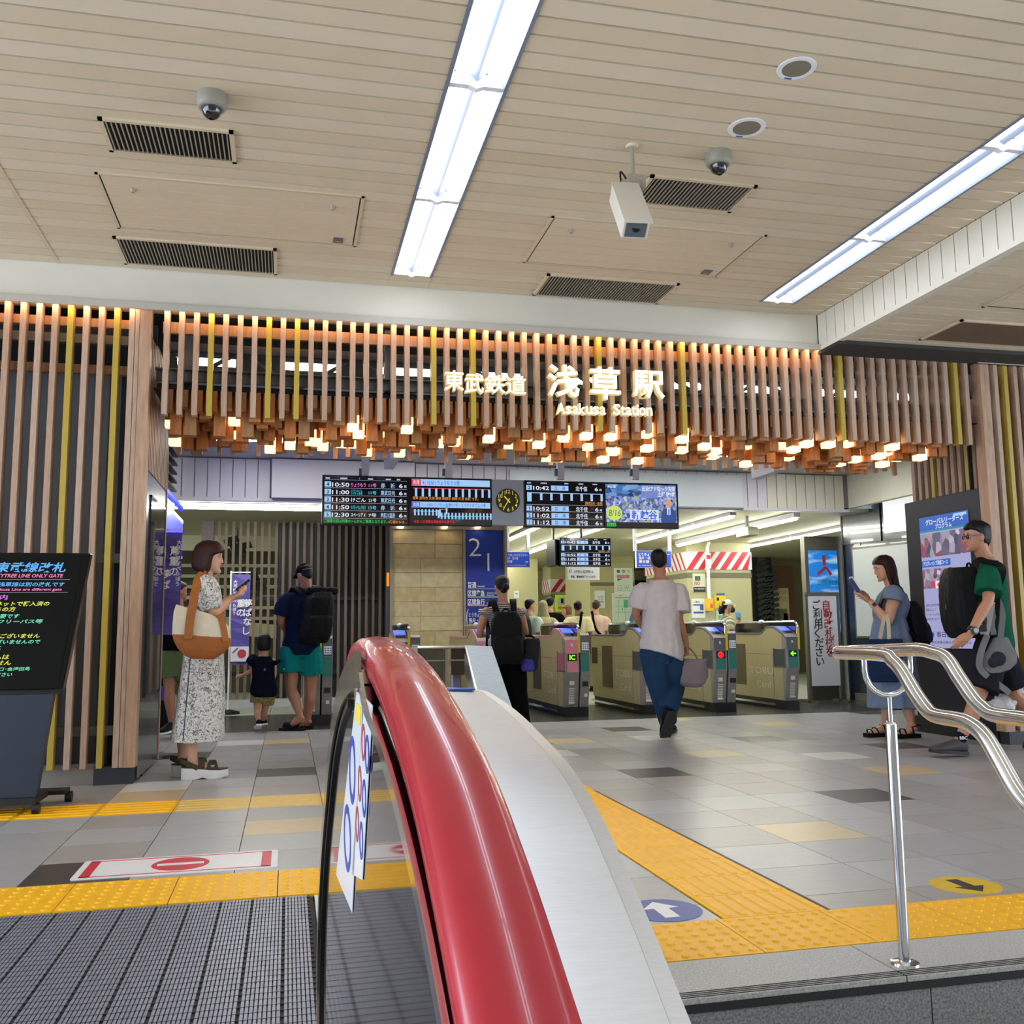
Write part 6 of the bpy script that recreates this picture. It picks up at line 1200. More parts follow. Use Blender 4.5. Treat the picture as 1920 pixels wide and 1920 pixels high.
# 1 woman with the tote bag -----------------------------------------------------------------
Y0 = 7.85; j = jp(Y0); F = mixdir(.98,.18)
w1 = Fig('person','woman in a white floral dress with chin-length brown hair, by the left screen wall', (-.68,7.9,0), 1.80, F, '#d0a084', .0058, HF=mixdir(.97,.12)+V(0,0,-.13), hs=.132,
  hd=j(394,1046), nk=j(383,1083,.0), sR=j(386,1100,-.16), sL=j(384,1098,.16), eR=j(400,1149,-.20), wR=j(431,1124,-.10), eL=j(398,1150,.20), wL=j(432,1122,.06), hR=j(372,1215,-.065), hL=j(372,1215,.065), kR=j(364,1325,-.07), kL=j(352,1325,.10),
  aR=j(360,1428,-.06), aL=j(341,1422,.13), tR=j(402,1440,-.05), tL=j(380,1434,.12), hands={'R':dict(D=mixdir(.85,.1)+V(0,0,.55),N=mixdir(-.35,.45)+V(0,0,.8),T=mixdir(.2,1)+V(0,0,.2),curl=.55,thumb=.9),'L':dict(D=mixdir(.9,-.1)+V(0,0,.4),N=V(0,0,1),curl=.5)})
w1.body()
bobrows = [(-.04,.40,.02,.30),(.0,.43,.08,.44),(.10,.44,.13,.53),(.25,.45,.15,.57),(.40,.45,.17,.58),(.52,.445,.19,.58),(.60,.435,.27,.57),(.68,.42,.375,.56),(.78,.40,.405,.54),(.88,.345,.36,.48),(.97,.25,.27,.38),(1.05,.12,.13,.2)]
w1.hair('#33130f', bobrows, voxel=.006, wr=.006)
M_floral = pattern('floral dress cloth','#d6d6d2','#3c4040',22.,(.004,.05))
dress = MB(); zz = [(1083,372,398,.07),(1098,362,406,.16),(1120,358,412,.175),(1150,352,410,.165),(1180,349,414,.19),(1215,344,419,.215),(1260,339,420,.215),(1310,332,421,.215),(1350,325,421,.22),(1388,318,421,.225)]
rg = []
for y, xa, xb, d in zz:
    a, b = j(xa,y), j(xb,y); c = (a+b)/2; hw = (b-a).length/2; ax = V((b-a).x,(b-a).y,0).normalized(); pr = V(-ax.y,ax.x,0)
    rg.append([c+ax*(hw*math.cos(2*PI*k/28)*(1+(.03*math.sin(5*2*PI*k/28) if y > 1200 else 0)))+pr*(d*math.sin(2*PI*k/28)*(1+(.05*math.sin(7*2*PI*k/28) if y > 1200 else 0))) for k in range(28)])
dress.loft(rg)
for sd in 'RL':
    S, E = w1.J['s'+sd], w1.J['e'+sd]; inn = (w1.J['nk']-S).normalized(); P_ = smooth_path([S+inn*.07-V(0,0,.01),S+V(0,0,-.01),S*.5+E*.5,S*.1+E*.9],4); dress.tube(P_,[.075+.025*math.sin(min(1,i/len(P_)*1.15)*PI) for i in range(len(P_))],14)
fuse(dress,'dress',M_floral,w1.t,.008,2,.009,(9,9,2.2),2.)
MB().tube(smooth_path([j(357,1230,-.215),j(351,1300,-.22),j(343,1389,-.225)],6),.004,6).obj('side_seam', M_ink, w1.t)
M_cleat = mat('chunky white sole','#d9d8d4',.6,noise=.06,ns=10); M_olive = cloth('olive strap','#4b4436')
for sd in 'RL':
    A, T = w1.J['a'+sd], w1.J['t'+sd]; d = V(T.x-A.x,T.y-A.y,0).normalized(); side = V(-d.y,d.x,0); heel = V(A.x,A.y,0)-d*.075; n = 16; L = .34
    up_ = MB(); rg = []
    for k in range(n+1):
        u = k/n; w = .042+.012*math.sin(u*PI)+(.006 if u > .5 else 0); w *= min(1,(u*8+.45))*min(1,((1-u)*5+.35)); z1 = .072+.012*math.cos(u*PI*1.2); zb = .0+(.014*max(0,u-.82)/.18)+.012*math.exp(-((u-.45)/.07)**2); wob = .004*math.sin(u*16)
        c = heel+d*(u*L); rg.append([c-side*w+V(0,0,zb),c-side*(w+.006+wob)+V(0,0,z1*.5),c-side*w+V(0,0,z1),c+side*w+V(0,0,z1),c+side*(w+.006+wob)+V(0,0,z1*.5),c+side*w+V(0,0,zb)])
    up_.loft(rg).obj('sandal_sole', M_cleat, w1.t, smooth=True); MB().loft([[c+V(0,0,.003) for c in (r[2],r[3])]+[r[3]+V(0,0,.009),r[2]+V(0,0,.009)] for r in rg]).obj('insole', mat('brown insole','#3a2620',.7), w1.t)
    def arc(u0, u1, hgt, w, nm='sandal_strap'):
        pts = [heel+d*(u0*L+(u1-u0)*L*k/8)+side*(.05*math.cos(PI*k/8))*-1+V(0,0,.072+hgt*math.sin(PI*k/8)) for k in range(9)]; w1.strap(pts, w, .006, M_olive, nm, 2, ref=lambda t: V(0,0,1)*math.sin(t*PI)+side*(-math.cos(t*PI))+d*.01)
    arc(.42,.46,.078,.05); arc(.58,.72,.058,.035); arc(.74,.64,.05,.03)
    w1.strap([heel+d*.12+side*.05+V(0,0,.08),heel+d*.03+side*.045+V(0,0,.125),heel-d*.012+V(0,0,.14),heel+d*.03-side*.045+V(0,0,.125),heel+d*.12-side*.05+V(0,0,.08)],.035,.006,M_olive,'sandal_strap',3,ref=lambda t: side*math.cos(t*PI)*1-d*math.sin(t*PI))
    MB().obox(heel+d*.225-side*.052+V(0,0,.095),d*.014,side*.004,V(0,0,.006)).obj('buckle', M_chrome, w1.t)
ph = thing('smartphone','dark smartphone in the hand of the woman in the floral dress','phone',tuple(j(452,1098))); a, b = j(443,1107,-.02), j(468,1087,-.02); d = (b-a).normalized(); sd_ = d.cross(mixdir(.0,1)).normalized(); MB().obox((a+b)/2, d*((b-a).length/2), d.cross(sd_)*.036, sd_*.005).obj('phone_body', M_black, ph, bevel=.003); MB().obox((a+b)/2+sd_*(-.006 if sd_.z < 0 else .006), d*((b-a).length/2-.006), d.cross(sd_)*.032, sd_*.0008).obj('screen', mat('phone screen','#7d8794',.2,emit='#9fb0c8',es=.4), ph)
tb_ = thing('tote_bag','large cream canvas tote bag with tan base, on the shoulder of a woman','bag',tuple(j(378,1235,-.32)))
M_canvas = cloth('cream canvas','#d8cfba'); M_tan = mat('tan leather cloth','#9a5a1e',.65,noise=.15,ns=8,bump=.08,bs=200)
def bagloft(rows, m, nm, dep, dy=-.30, wr=.004):
    rg = []
    for y, xa, xb, dd, tilt in rows:
        a, b = j(xa,y-tilt/2,dy), j(xb,y+tilt/2,dy); c = (a+b)/2; ax = (b-a); hw = ax.length/2; ax.normalize(); pr = V(-ax.y,ax.x,0).normalized(); rg.append(ering(c,ax,pr,hw,dd,dd,24,.55))
    return fuse(MB().loft(rg), nm, m, tb_, .007, 2, wr, (8,8,5), 4.)
bagloft([(1142,330,394,.035,18),(1155,326,420,.055,16),(1175,324,432,.075,10),(1196,323,433,.085,8)], M_canvas, 'canvas_body', .08)
bagloft([(1192,323,433.5,.088,8),(1205,326,433,.09,8),(1218,333,424,.085,6),(1230,346,409,.07,4),(1236,358,400,.05,2)], M_tan, 'leather_base', .08)
def bstrap(pts, w, nm='bag_strap'):
    P_ = smooth_path(pts,6); rg = []
    for i, p in enumerate(P_):
        t = (P_[min(i+1,len(P_)-1)]-P_[max(i-1,0)]).normalized(); nn = mixdir(0,-1); sd = t.cross(nn).normalized(); nn = sd.cross(t); rg.append([p-sd*w/2,p+sd*w/2,p+sd*w/2+nn*.006,p-sd*w/2+nn*.006])
    MB().loft(rg).obj(nm, M_tan, tb_, smooth=True)
bstrap([j(353,1198,-.398),j(357,1160,-.37),j(363,1128,-.33),j(367,1105,-.27),j(372,1085,-.2),j(381,1076,-.16)],.062); bstrap([j(381,1076,-.16),j(386,1079,-.11),j(380,1095,-.02),j(372,1125,-.12),j(360,1145,-.20)],.05); bstrap([j(424,1203,-.395),j(418,1170,-.37),j(412,1152,-.33)],.045)
MB().lathe([(0,0),(.008,0),(.008,.01),(0,.01)],j(407,1157,-.37),8,axis='-y').obj('snap', M_tan, tb_)
# 2 man in the white T-shirt walking to the gates ------------------------------------------------
Y0 = 9.35; j = jp(Y0); F = mixdir(.06,1)
m2 = Fig('person','man in a loose white T-shirt and blue jeans walking away towards the gates', (3.72,9.35,0), 1.92, F, '#b07a5e', .006, HF=mixdir(.16,1)+V(0,0,-.05), hs=.130,
  hd=j(1236,1054), nk=j(1238,1086), sL=j(1205,1098), sR=j(1274,1098), eL=j(1192,1152,.02), wL=j(1206,1178,.22), eR=j(1273,1160,-.04), wR=j(1287,1208,.02), hL=j(1222,1225), hR=j(1257,1225), kL=j(1238,1300,.05), kR=j(1265,1290,.10), aL=j(1254,1356,.25), aR=j(1250,1338,-.12), tL=j(1262,1368,.52), tR=j(1243,1377,-.05),
  hands={'R':dict(D=V(.05,0,-1),N=mixdir(-1,0),T=mixdir(0,1),curl=.95,thumb=1.)})
m2.body(); plain_hair(m2,'#0d0b0a'); m2.legs(cloth('blue denim','#26405e'),1.93,top=.30,wid=1.12,off=.014,end=1.12,name='jeans',wr=.010)
def tilt_hem(co): 
    z = co[:,2]; x = co[:,0]; c0 = m2.J['hL'].x; k = np.clip((1.15-z)/.35,0,1); co[:,2] -= k*np.clip((x-c0)/.3,-.3,1.2)*.10-.035*k; return co
m2.top(cloth('white jersey','#cfc9ca',.06),t0=-.02,off=.024,sleeve=.80,srad=1.12,loose=.05,flare=.02,wr=.020,name='t_shirt',cut=tilt_hem)
m2.shoe('R',M_shoeb,M_soleb,L=.165); m2.shoe('L',M_shoeb,M_soleb)
hb = thing('handbag','mauve grey soft handbag carried by the man in the white T-shirt','bag',tuple(j(1296,1285))); M_mauve = cloth('mauve cotton','#857a80'); c = j(1296,1262,.0)
rg = [ering(j(1296,y,.0),CAMR,CAMF,w,d,d,24,.75) for y,w,d in ((1236,.15,.04),(1240,.155,.07),(1252,.165,.10),(1268,.165,.105),(1280,.14,.09),(1288,.09,.06))]; fuse(MB().loft(rg),'bag_body',M_mauve,hb,.008,2,.012,(9,9,6),2.)
for s_ in (-1,1):
    P_ = smooth_path([j(1278,1243,-.05*s_),j(1282,1222,-.03*s_),j(1288,1214,0),j(1299,1222,-.03*s_),j(1312,1243,-.05*s_)],5); MB().tube(P_,.014,8,flat=.5).obj('bag_handle', M_mauve, hb, smooth=True)
for px in (1272,1322): MB().ell(j(px,1240,0),(.03,.03,.025),10,6).obj('side_gusset', M_mauve, hb, smooth=True)
# 3 woman in the striped top ----------------------------------------------------------------------
Y0 = 10.5; j = jp(Y0); F = mixdir(-.1,1)
w3 = Fig('person','woman in a striped sleeveless top and black trousers seen from behind with a black backpack', (2.42,10.5,0), 1.72, F, '#b98467', .006, HF=mixdir(-.3,1)+V(0,0,-.1), hs=.138, hd=j(941,1101), nk=j(943,1128), sL=j(912,1141), sR=j(973,1141), eL=j(899,1188,.02), wL=j(916,1190,.28), eR=j(985,1185,.02), wR=j(975,1190,.25), hL=j(930,1228), hR=j(962,1228), kL=j(938,1298,.05), kR=j(972,1300), aL=j(950,1355,.1), aR=j(974,1358), hands={'L':dict(curl=.5)})
w3.body(); w3.hair('#0e0c0d',SHORT,lambda mb: (mb.ell(w3.hp(.05,-.52,.42),(.17*w3.hs,.14*w3.hs,.17*w3.hs)), mb.ell(w3.hp(-.02,-.36,.25),(.16*w3.hs,.12*w3.hs,.12*w3.hs))),voxel=.006)
w3.top(stripes('striped knit','#cfc3c2','#17161a',.021,.5),t0=-.05,off=.012,sleeve=.22,name='striped_top',wr=.005); w3.legs(M_blackcl,1.97,top=.2,wid=1.2,off=.014,end=1.5,name='trousers',wr=.010)
for sd in 'LR': w3.shoe(sd,M_shoeb,M_soleb)
def backpack(label, fig, c, R, B, U, w, h, d, m, owner=None, roll=False, straps=True, pocket=True):
    t = thing('backpack', label, 'bag', tuple(c-U*h/2)); soft_box(t,'pack_body',m,c,R,B,U,w,d,h,wr=.010,taper=.86,p=.62,seed=w*9,bulge=.25)
    if pocket: soft_box(t,'front_pocket',m,c+B*d*.42-U*h*.18,R,B,U,w*.78,d*.45,h*.45,wr=.006,p=.6,seed=3.3,bulge=.2)
    if roll: soft_box(t,'roll_top',m,c+U*h*.53+R*w*.03,R,B,U,w*1.02,d*.55,h*.14,wr=.012,p=.7,seed=2.)
    MB().tube(smooth_path([c-R*w*.12+U*h*.46-B*d*.3,c-R*w*.06+U*h*.55-B*d*.3,c+R*w*.06+U*h*.55-B*d*.3,c+R*w*.12+U*h*.46-B*d*.3],4),.010,8).obj('grab_loop', m, t, smooth=True)
    MB().bar(c+B*d*.60+R*w*.1-U*h*.02,c+B*d*.60+R*w*.1-U*h*.09,.008,.006).obj('zip_pull', M_ggrey, t)
    if straps and fig:
        for s_, sd in ((-1,'L'),(1,'R')):
            S = fig.J['s'+sd]; nk = fig.J['nk']; top_ = S*.62+nk*.38+V(0,0,.045*fig.H*.6); ff = -B
            P_ = smooth_path([c+U*h*.40+R*s_*w*.22-B*d*.35, top_+B*.07, top_+ff*.03+V(0,0,.012), S*.75+nk*.25+ff*.105-V(0,0,.03), S*.8+nk*.2+ff*.12-V(0,0,.20), c-U*h*.28+R*s_*w*.5-B*d*.3],5); rg = []
            for i, p in enumerate(P_):
                tt = (P_[min(i+1,len(P_)-1)]-P_[max(i-1,0)]).normalized(); sdv = (R-tt*R.dot(tt)).normalized(); nn = sdv.cross(tt); rg.append([p-sdv*.034-nn*.008,p+sdv*.034-nn*.008,p+sdv*.034+nn*.008,p-sdv*.034+nn*.008])
            MB().loft(rg).obj('shoulder_strap', m, t, smooth=True)
    return t
M_nyl = mat('black nylon','#0d0d10',.6,noise=.2,ns=8,bump=.2,bs=160,spec=.15)
bp3 = backpack('black backpack on the back of the woman in the striped top', w3, j(950,1196,-.22), w3.R, -w3.F, V(0,0,1), .39, .56, .20, M_nyl)
bt = thing('water_bottle','clear water bottle with white cap in the side pocket of the black backpack','bottle',tuple(j(921,1208,-.2))); p = j(921,1205,-.22); MB().lathe([(0,-.10),(.034,-.10),(.036,.0),(.034,.03),(.014,.055),(0,.055)],p,14).obj('bottle_body', mat('clear plastic','#c9d2d6',.1,trans=.5), bt, smooth=True); MB().lathe([(0,.055),(.016,.055),(.016,.085),(0,.085)],p,12).obj('cap', M_white, bt)
sb_ = thing('shoulder_bag','dark and purple shoulder bag at the hip of the woman in stripes','bag',tuple(j(997,1260,-.05))); M_purp = cloth('purple nylon','#4a45a0'); soft_box(sb_,'bag_body',cloth('charcoal nylon','#2c2c30'),j(994,1228,-.1),CAMR,CAMF,(V(0,0,1)+CAMR*.12).normalized(),.20,.20,.36,wr=.01); soft_box(sb_,'purple_panel',M_purp,j(990,1246,-.12),CAMR,CAMF,V(0,0,1),.16,.17,.14,wr=.008); MB().tube(smooth_path([j(985,1192,-.1),j(1000,1195,-.1),j(1006,1215,-.1)],5),.012,8).obj('handle', M_blackcl, sb_, smooth=True); MB().ell(j(1000,1212,-.15),(.035,.03,.03),10,6).obj('purple_flap', M_purp, sb_)
# 4 man in teal shorts, 5 child ----------------------------------------------------------------
Y0 = 11.35; j = jp(Y0); F = mixdir(-.35,.95)
m4 = Fig('person','man in a navy T-shirt, black cap and teal shorts with a large black roll-top backpack', (.17,11.3,0), 1.90, F, '#a8745a', .006, HF=mixdir(-.85,.6)+V(0,0,-.28), hs=.125, hd=j(571,1079), nk=j(574,1105), sL=j(540,1116,-.02), sR=j(600,1114,.06), eL=j(527,1162,-.02), wL=j(538,1188,.16), eR=j(607,1160,.15), wR=j(590,1180,.3), hL=j(548,1220), hR=j(581,1220), kL=j(546,1290,-.03), kR=j(583,1292,.05), aL=j(563,1343,-.10), aR=j(577,1350,.10), tL=j(544,1362,-.05), tR=j(560,1364,.16), hands={'L':dict(curl=.6)})
m4.body(); plain_hair(m4,'#0c0b0b'); M_navyc = cloth('navy jersey','#131b33'); m4.top(M_navyc,t0=-.08,off=.02,sleeve=.86,srad=1.2,loose=.05,name='t_shirt',wr=.011); m4.legs(cloth('teal swim cloth','#0f7470'),.60,top=.12,wid=1.3,off=.02,end=1.12,name='shorts',wr=.010)
def cap(f, m, brim_dir=None, adj=True):
    rows = [(.60,.36,.40,.47),(.68,.37,.41,.48),(.80,.36,.39,.47),(.92,.30,.32,.40),(1.02,.20,.21,.27),(1.08,.06,.07,.08)]
    fuse(MB().loft([ering(f.hp(0,0,v),f.HR,f.HF,w*f.hs,a*f.hs,b*f.hs,22) for v,w,a,b in rows]),'cap',m,f.t,.006,2)
    MB().loft([[f.hp(x*.30,.30+u*.36*(1-.35*abs(x)**2),.645-.05*abs(x)**2-.12*u+dz) for x in [-1+2*k/10 for k in range(11)]]+[f.hp(x*.30,.30+u*.36*(1-.35*abs(x)**2),.665-.05*abs(x)**2-.12*u+dz) for x in [1-2*k/10 for k in range(11)]] for u,dz in ((0,0),(.5,.01),(1,0))]).obj('cap_visor', m, f.t, smooth=True)
    if adj: MB().tube([f.hp(.36*math.cos(a_),-.48*math.sin(a_)*1.0,.66) for a_ in [PI*.15+k*PI*.7/10 for k in range(11)]],.006,6).obj('cap_band', mat('cap band grey','#4a4c55',.5), f.t)
cap(m4, M_blackcl)
def slide(f, sd, m, L=.16):
    A, T = f.J['a'+sd], f.J['t'+sd]; d = V(T.x-A.x,T.y-A.y,0).normalized(); side = V(-d.y,d.x,0); heel = V(A.x,A.y,0)-d*.06; h = f.H
    MB().loft([[heel+d*(u*L*h)+side*w*a+V(0,0,z) for a,z in ((-1,0),(1,0),(1,.028),(-1,.028))] for u,w in ((0,.03),(.1,.045),(.5,.045),(.8,.055),(1,.03))]).obj('sandal_sole', m, f.t); f.strap([heel+d*.2+side*.055+V(0,0,.03),heel+d*.19+side*.03+V(0,0,.085),heel+d*.19-side*.03+V(0,0,.085),heel+d*.2-side*.055+V(0,0,.03)],.10,.01,m,'sandal_strap',4,ref=lambda t: V(0,0,1)*math.sin(t*PI)+side*math.cos(t*PI)+d*.01)
for sd in 'LR': slide(m4, sd, M_shoeb)
p = m4.J['hL']; text('~', .03, M_white, m4.t, j(530,1256,-.16), name='shorts_mark')
bp4 = backpack('large black roll-top backpack worn by the man in teal shorts', m4, j(594,1158,-.15), mixdir(.93,.36), mixdir(.55,-.85), (V(0,0,1)+CAMR*.13).normalized(), .36, .58, .26, M_nyl, roll=True)
Y0 = 11.2; j = jp(Y0); F = mixdir(-.1,1)
c5 = Fig('person','small child in a black sleeveless shirt and patterned shorts, walking away', (-.31,11.2,0), 1.08, F, '#c08d70', .0055, HF=mixdir(-.1,1), hs=.185, hd=j(495,1206), nk=j(494,1225), sL=j(475,1236), sR=j(513,1236), eL=j(471,1258,.03), wL=j(455,1266,.08), eR=j(515,1262), wR=j(512,1280,.05), hL=j(485,1300), hR=j(504,1300), kL=j(482,1330), kR=j(496,1332,.08), aL=j(485,1354,-.02), aR=j(494,1352,.2), tL=j(483,1366,.10), tR=j(480,1362,.3), hands={'L':dict(D=mixdir(-1,.1)+V(0,0,-.2),curl=.3)})
c5.body(); c5.hair('#0b0a0b',[(.05,.26,-.16,.36),(.15,.36,-.06,.45),(.3,.385,.0,.48),(.45,.39,.05,.49),(.58,.385,.12,.49),(.68,.38,.33,.49),(.8,.36,.38,.47),(.93,.28,.31,.39),(1.02,.15,.16,.21),(1.05,.05,.06,.08)],voxel=.0055); c5.top(cloth('child black','#0e1220'),t0=-.10,off=.020,sleeve=.22,srad=1.3,loose=.05,flare=.02,name='sleeveless_shirt',wr=.006); c5.legs(pattern('yellow patterned cotton','#9a8a4a','#3a3220',40.,(.0,.10)),.55,top=.1,wid=1.3,off=.012,end=1.1,name='shorts',wr=.005)
for sd in 'LR': c5.shoe(sd,M_shoeb,M_white,L=.175)
MB().prism([j(494,1255,-.105),j(497,1252,-.105),j(499,1256,-.105),j(496,1259,-.105)],(0,.003,0)).obj('shirt_print', mat('print violet','#6a3a7a',.6), c5.t)
# 6 man in green shorts behind the woman ------------------------------------------------------------
Y0 = 10.9; j = jp(Y0); F = mixdir(.3,.95)
m6 = Fig('person','man in a black T-shirt and green shorts, half hidden behind the floral dress', (-1.12,10.9,0), 1.68, F, '#a06a50', .007, HF=mixdir(.7,.7), hs=.125, hd=j(336,1110), nk=j(334,1133), sL=j(309,1146), sR=j(352,1144,.1), eL=j(302,1190), wL=j(300,1225,.1), hL=j(313,1218), hR=j(337,1218), kL=j(318,1290), kR=j(345,1290,.1), aL=j(322,1358), aR=j(350,1350,.2), tL=j(306,1373,-.12), tR=j(362,1366,.3))
m6.body(); plain_hair(m6,'#14100f'); m6.top(M_blackcl,t0=-.06,off=.018,sleeve=.85,srad=1.2,loose=.04,name='t_shirt',wr=.009); m6.legs(cloth('olive green','#5b6a45'),.72,top=.12,wid=1.2,off=.016,end=1.1,name='shorts',wr=.008)
m6.shoe('L',M_shoeb,M_white); m6.shoe('R',M_shoeb,M_white)
pb = MB(); r_ = random.Random(4)
for k in range(9): x0, y0 = 316+r_.uniform(-8,14), 1150+r_.uniform(-12,22); pb.tube(smooth_path([j(x0,y0,-.165),j(x0+4,y0+3,-.165),j(x0+2,y0+8,-.165),j(x0+7,y0+10,-.165)],3),.016,6,flat=.3)
pb.obj('back_print', mat('pale blue print','#7fa0b8',.6), m6.t)
lg = thing('travel_bag','dark bag on wheels standing behind the floral dress beside the green shorts','bag',tuple(onz(298,1372))); q = onz(299,1376); MB().box(q.x-.1,q.x+.09,q.y,q.y+.22,.04,.62).obj('bag_shell', M_nyl, lg, bevel=.02); MB().box(q.x-.03,q.x+.06,q.y-.03,q.y,.36,.52).obj('purple_pouch', M_purp, lg, bevel=.015); MB().tube([(q.x-.06,q.y+.18,.62),(q.x-.06,q.y+.18,.85),(q.x+.05,q.y+.18,.85),(q.x+.05,q.y+.18,.62)],.008,6).obj('pull_handle', M_ggrey, lg); MB().tube([(q.x-.09,q.y+.03,.03),(q.x+.08,q.y+.03,.03)],.03,10).obj('wheels', M_black, lg)
# 7 woman with phone and navy tote ----------------------------------------------------------------
Y0 = 8.55; j = jp(Y0); F = mixdir(-1,.05)
w7 = Fig('person','woman in a light denim dress with long brown hair, by the whiteboard', (5.88,8.55,0), 1.80, F, '#c99478', .0058, HF=mixdir(-.97,.02)+V(0,0,-.30), hs=.134, fat=1.10, hd=j(1657,1066), nk=j(1672,1101), sL=j(1676,1118,-.17), sR=j(1672,1116,.17), eL=j(1665,1166,-.21), wL=j(1634,1131,-.12), eR=j(1660,1160,.2), wR=j(1633,1128,.05), hL=j(1672,1215,-.09), hR=j(1672,1215,.09), kL=j(1690,1295,-.08), kR=j(1664,1295,.08), aL=j(1711,1362,-.09), aR=j(1659,1362,.10), tL=j(1692,1376,-.09), tR=j(1632,1374,.10),
  hands={'L':dict(D=mixdir(-.75,.1)+V(0,0,.75),N=mixdir(-.4,.75)+V(0,0,.1),T=mixdir(-.5,-.2)+V(0,0,1),curl=.30,thumb=.4),'R':dict(D=mixdir(-.7,-.1)+V(0,0,.7),N=mixdir(-.3,-.7),T=V(0,0,1),curl=.4)})
w7.body()
def longhair(mb):
    for x, b, w in ((-.22,-.24,.15),(.0,-.34,.18),(.22,-.24,.15),(-.30,-.02,.09),(.30,-.02,.09)):
        hs = w7.hs; a = w7.hp(x,b,.45); mb.tube(smooth_path([a, a-V(0,0,.10)-w7.F*.02, a-V(0,0,.22)-w7.F*.045, a-V(0,0,.34)-w7.F*(.10 if b < -.1 else .01)],4),[w*hs*(1-.045*i) for i in range(13)],10)
w7.hair('#2e120c',[(.0,.33,-.08,.40),(.1,.37,.0,.46),(.25,.385,.06,.49),(.40,.385,.10,.50),(.52,.385,.14,.50),(.62,.38,.20,.50),(.70,.372,.33,.495),(.80,.352,.38,.475),(.90,.295,.32,.42),(.98,.21,.22,.30),(1.04,.08,.09,.12)],longhair,voxel=.006,wr=.006)
M_den = mat('light denim cloth','#6c7e98',.8,noise=.2,ns=22,bump=.15,bs=200); dr_ = MB(); rg = []
for y, xa, xb, d in ((1102,1660,1682,.08),(1115,1652,1694,.17),(1135,1645,1699,.20),(1150,1643,1696,.19),(1160,1645,1691,.175),(1172,1642,1694,.19),(1200,1637,1701,.22),(1240,1633,1708,.23),(1290,1632,1716,.24),(1326,1633,1722,.245)):
    a, b = j(xa,y), j(xb,y); c = (a+b)/2; hw = (b-a).length/2; ax = V((b-a).x,(b-a).y,0).normalized(); pr = V(-ax.y,ax.x,0); rg.append([c+ax*(hw*math.cos(2*PI*k/30)*(1+(.04*math.sin(7*2*PI*k/30) if y > 1160 else 0)))+pr*(d*math.sin(2*PI*k/30)*(1+(.06*math.sin(9*2*PI*k/30) if y > 1160 else 0))) for k in range(30)])
dr_.loft(rg)
for sd in 'LR': S, E = w7.J['s'+sd], w7.J['e'+sd]; dr_.tube(smooth_path([S+(w7.J['nk']-S)*.4,S+V(0,0,.01),S*.82+E*.18],4),[.075,.085,.09,.093,.095,.096,.097,.098,.098],14)
fuse(dr_,'dress',M_den,w7.t,.008,2,.010,(10,10,2.2),5.)
for sd in 'LR':
    A, T = w7.J['a'+sd], w7.J['t'+sd]; d = V(T.x-A.x,T.y-A.y,0).normalized(); side = V(-d.y,d.x,0); heel = V(A.x,A.y,0)-d*.07; L = .30
    MB().loft([[heel+d*(u*L)+side*(w*a)+V(0,0,z) for a,z in ((-1,0),(1,0),(1.06,.038),(-1.06,.038))] for u,w in ((0,.028),(.08,.04),(.5,.042),(.8,.052),(.95,.045),(1,.028))]).obj('sandal_sole', M_shoeb, w7.t)
    for u0, h_ in ((.30,.09),(.58,.062),(.78,.045)): w7.strap([heel+d*(u0*L)+side*.05+V(0,0,.035),heel+d*(u0*L+.01)+side*.03+V(0,0,.035+h_*.8),heel+d*(u0*L+.015)-side*.03+V(0,0,.035+h_*.8),heel+d*(u0*L)-side*.05+V(0,0,.035)],.013,.006,M_shoeb,'sandal_strap',4,ref=lambda t: V(0,0,1)*math.sin(t*PI)+side*math.cos(t*PI)+d*.01)
    w7.strap([heel+d*.10+side*.045+V(0,0,.11),heel-d*.01+side*.02+V(0,0,.12),heel-d*.01-side*.02+V(0,0,.12),heel+d*.10-side*.045+V(0,0,.11)],.013,.006,M_shoeb,'ankle_strap',4)
W_ = w7.J['wL']*.92+w7.J['eL']*.08; dA = (w7.J['wL']-w7.J['eL']).normalized(); MB().tube([W_-dA*.012,W_+dA*.012],.034,14).obj('watch_band', mat('pale watch band','#cdb9ae',.5), w7.t); MB().obox(W_+CAMF*-.034+V(0,0,0),dA*.018,dA.cross(CAMF).normalized()*.02,CAMF*.006).obj('watch_face', M_smoke, w7.t, bevel=.003)
p7 = thing('smartphone','blue backed smartphone with an open white flap held by the woman in the denim dress','phone',tuple(j(1605,1100))); a, b = j(1595,1089,-.06), j(1607,1107,-.06); d = (b-a).normalized(); MB().obox((a+b)/2,d*.085,CAMF*.045,d.cross(CAMF).normalized()*.006).obj('phone_body', mat('blue phone case','#2c3c78',.4), p7, bevel=.004); a, b = j(1597,1085,-.06), j(1610,1105,-.06); d2 = (b-a).normalized(); MB().obox((a+b)/2,d2*.085,CAMF*.043,d2.cross(CAMF).normalized()*.004).obj('phone_flap', M_white, p7, bevel=.003)
bp7 = backpack('black backpack on the back of the woman in the denim dress', w7, j(1712,1170,.0), mixdir(0,1), mixdir(1,0), (V(0,0,1)-CAMR*.16).normalized(), .34, .46, .20, M_nyl)
MB().tube(smooth_path([j(1731,1165,.05),j(1735,1180,.05),j(1733,1195,.05)],3),.012,6).obj('key_charm', mat('charm pink','#b07a70',.5), bp7)
nt_ = thing('tote_bag','navy canvas tote bag with cream handles on a bent forearm','bag',tuple(j(1660,1280,-.25))); M_nav = cloth('navy canvas','#22304c'); rg = [ering(j(xc,y,-.27),CAMR,CAMF,w,d,d,24,.6) for y,xc,w,d in ((1198,1660,.165,.05),(1215,1659,.165,.06),(1240,1659,.165,.07),(1265,1660,.155,.075),(1279,1661,.13,.06))]; fuse(MB().loft(rg),'bag_body',M_nav,nt_,.008,2,.008,(8,8,5),6.)
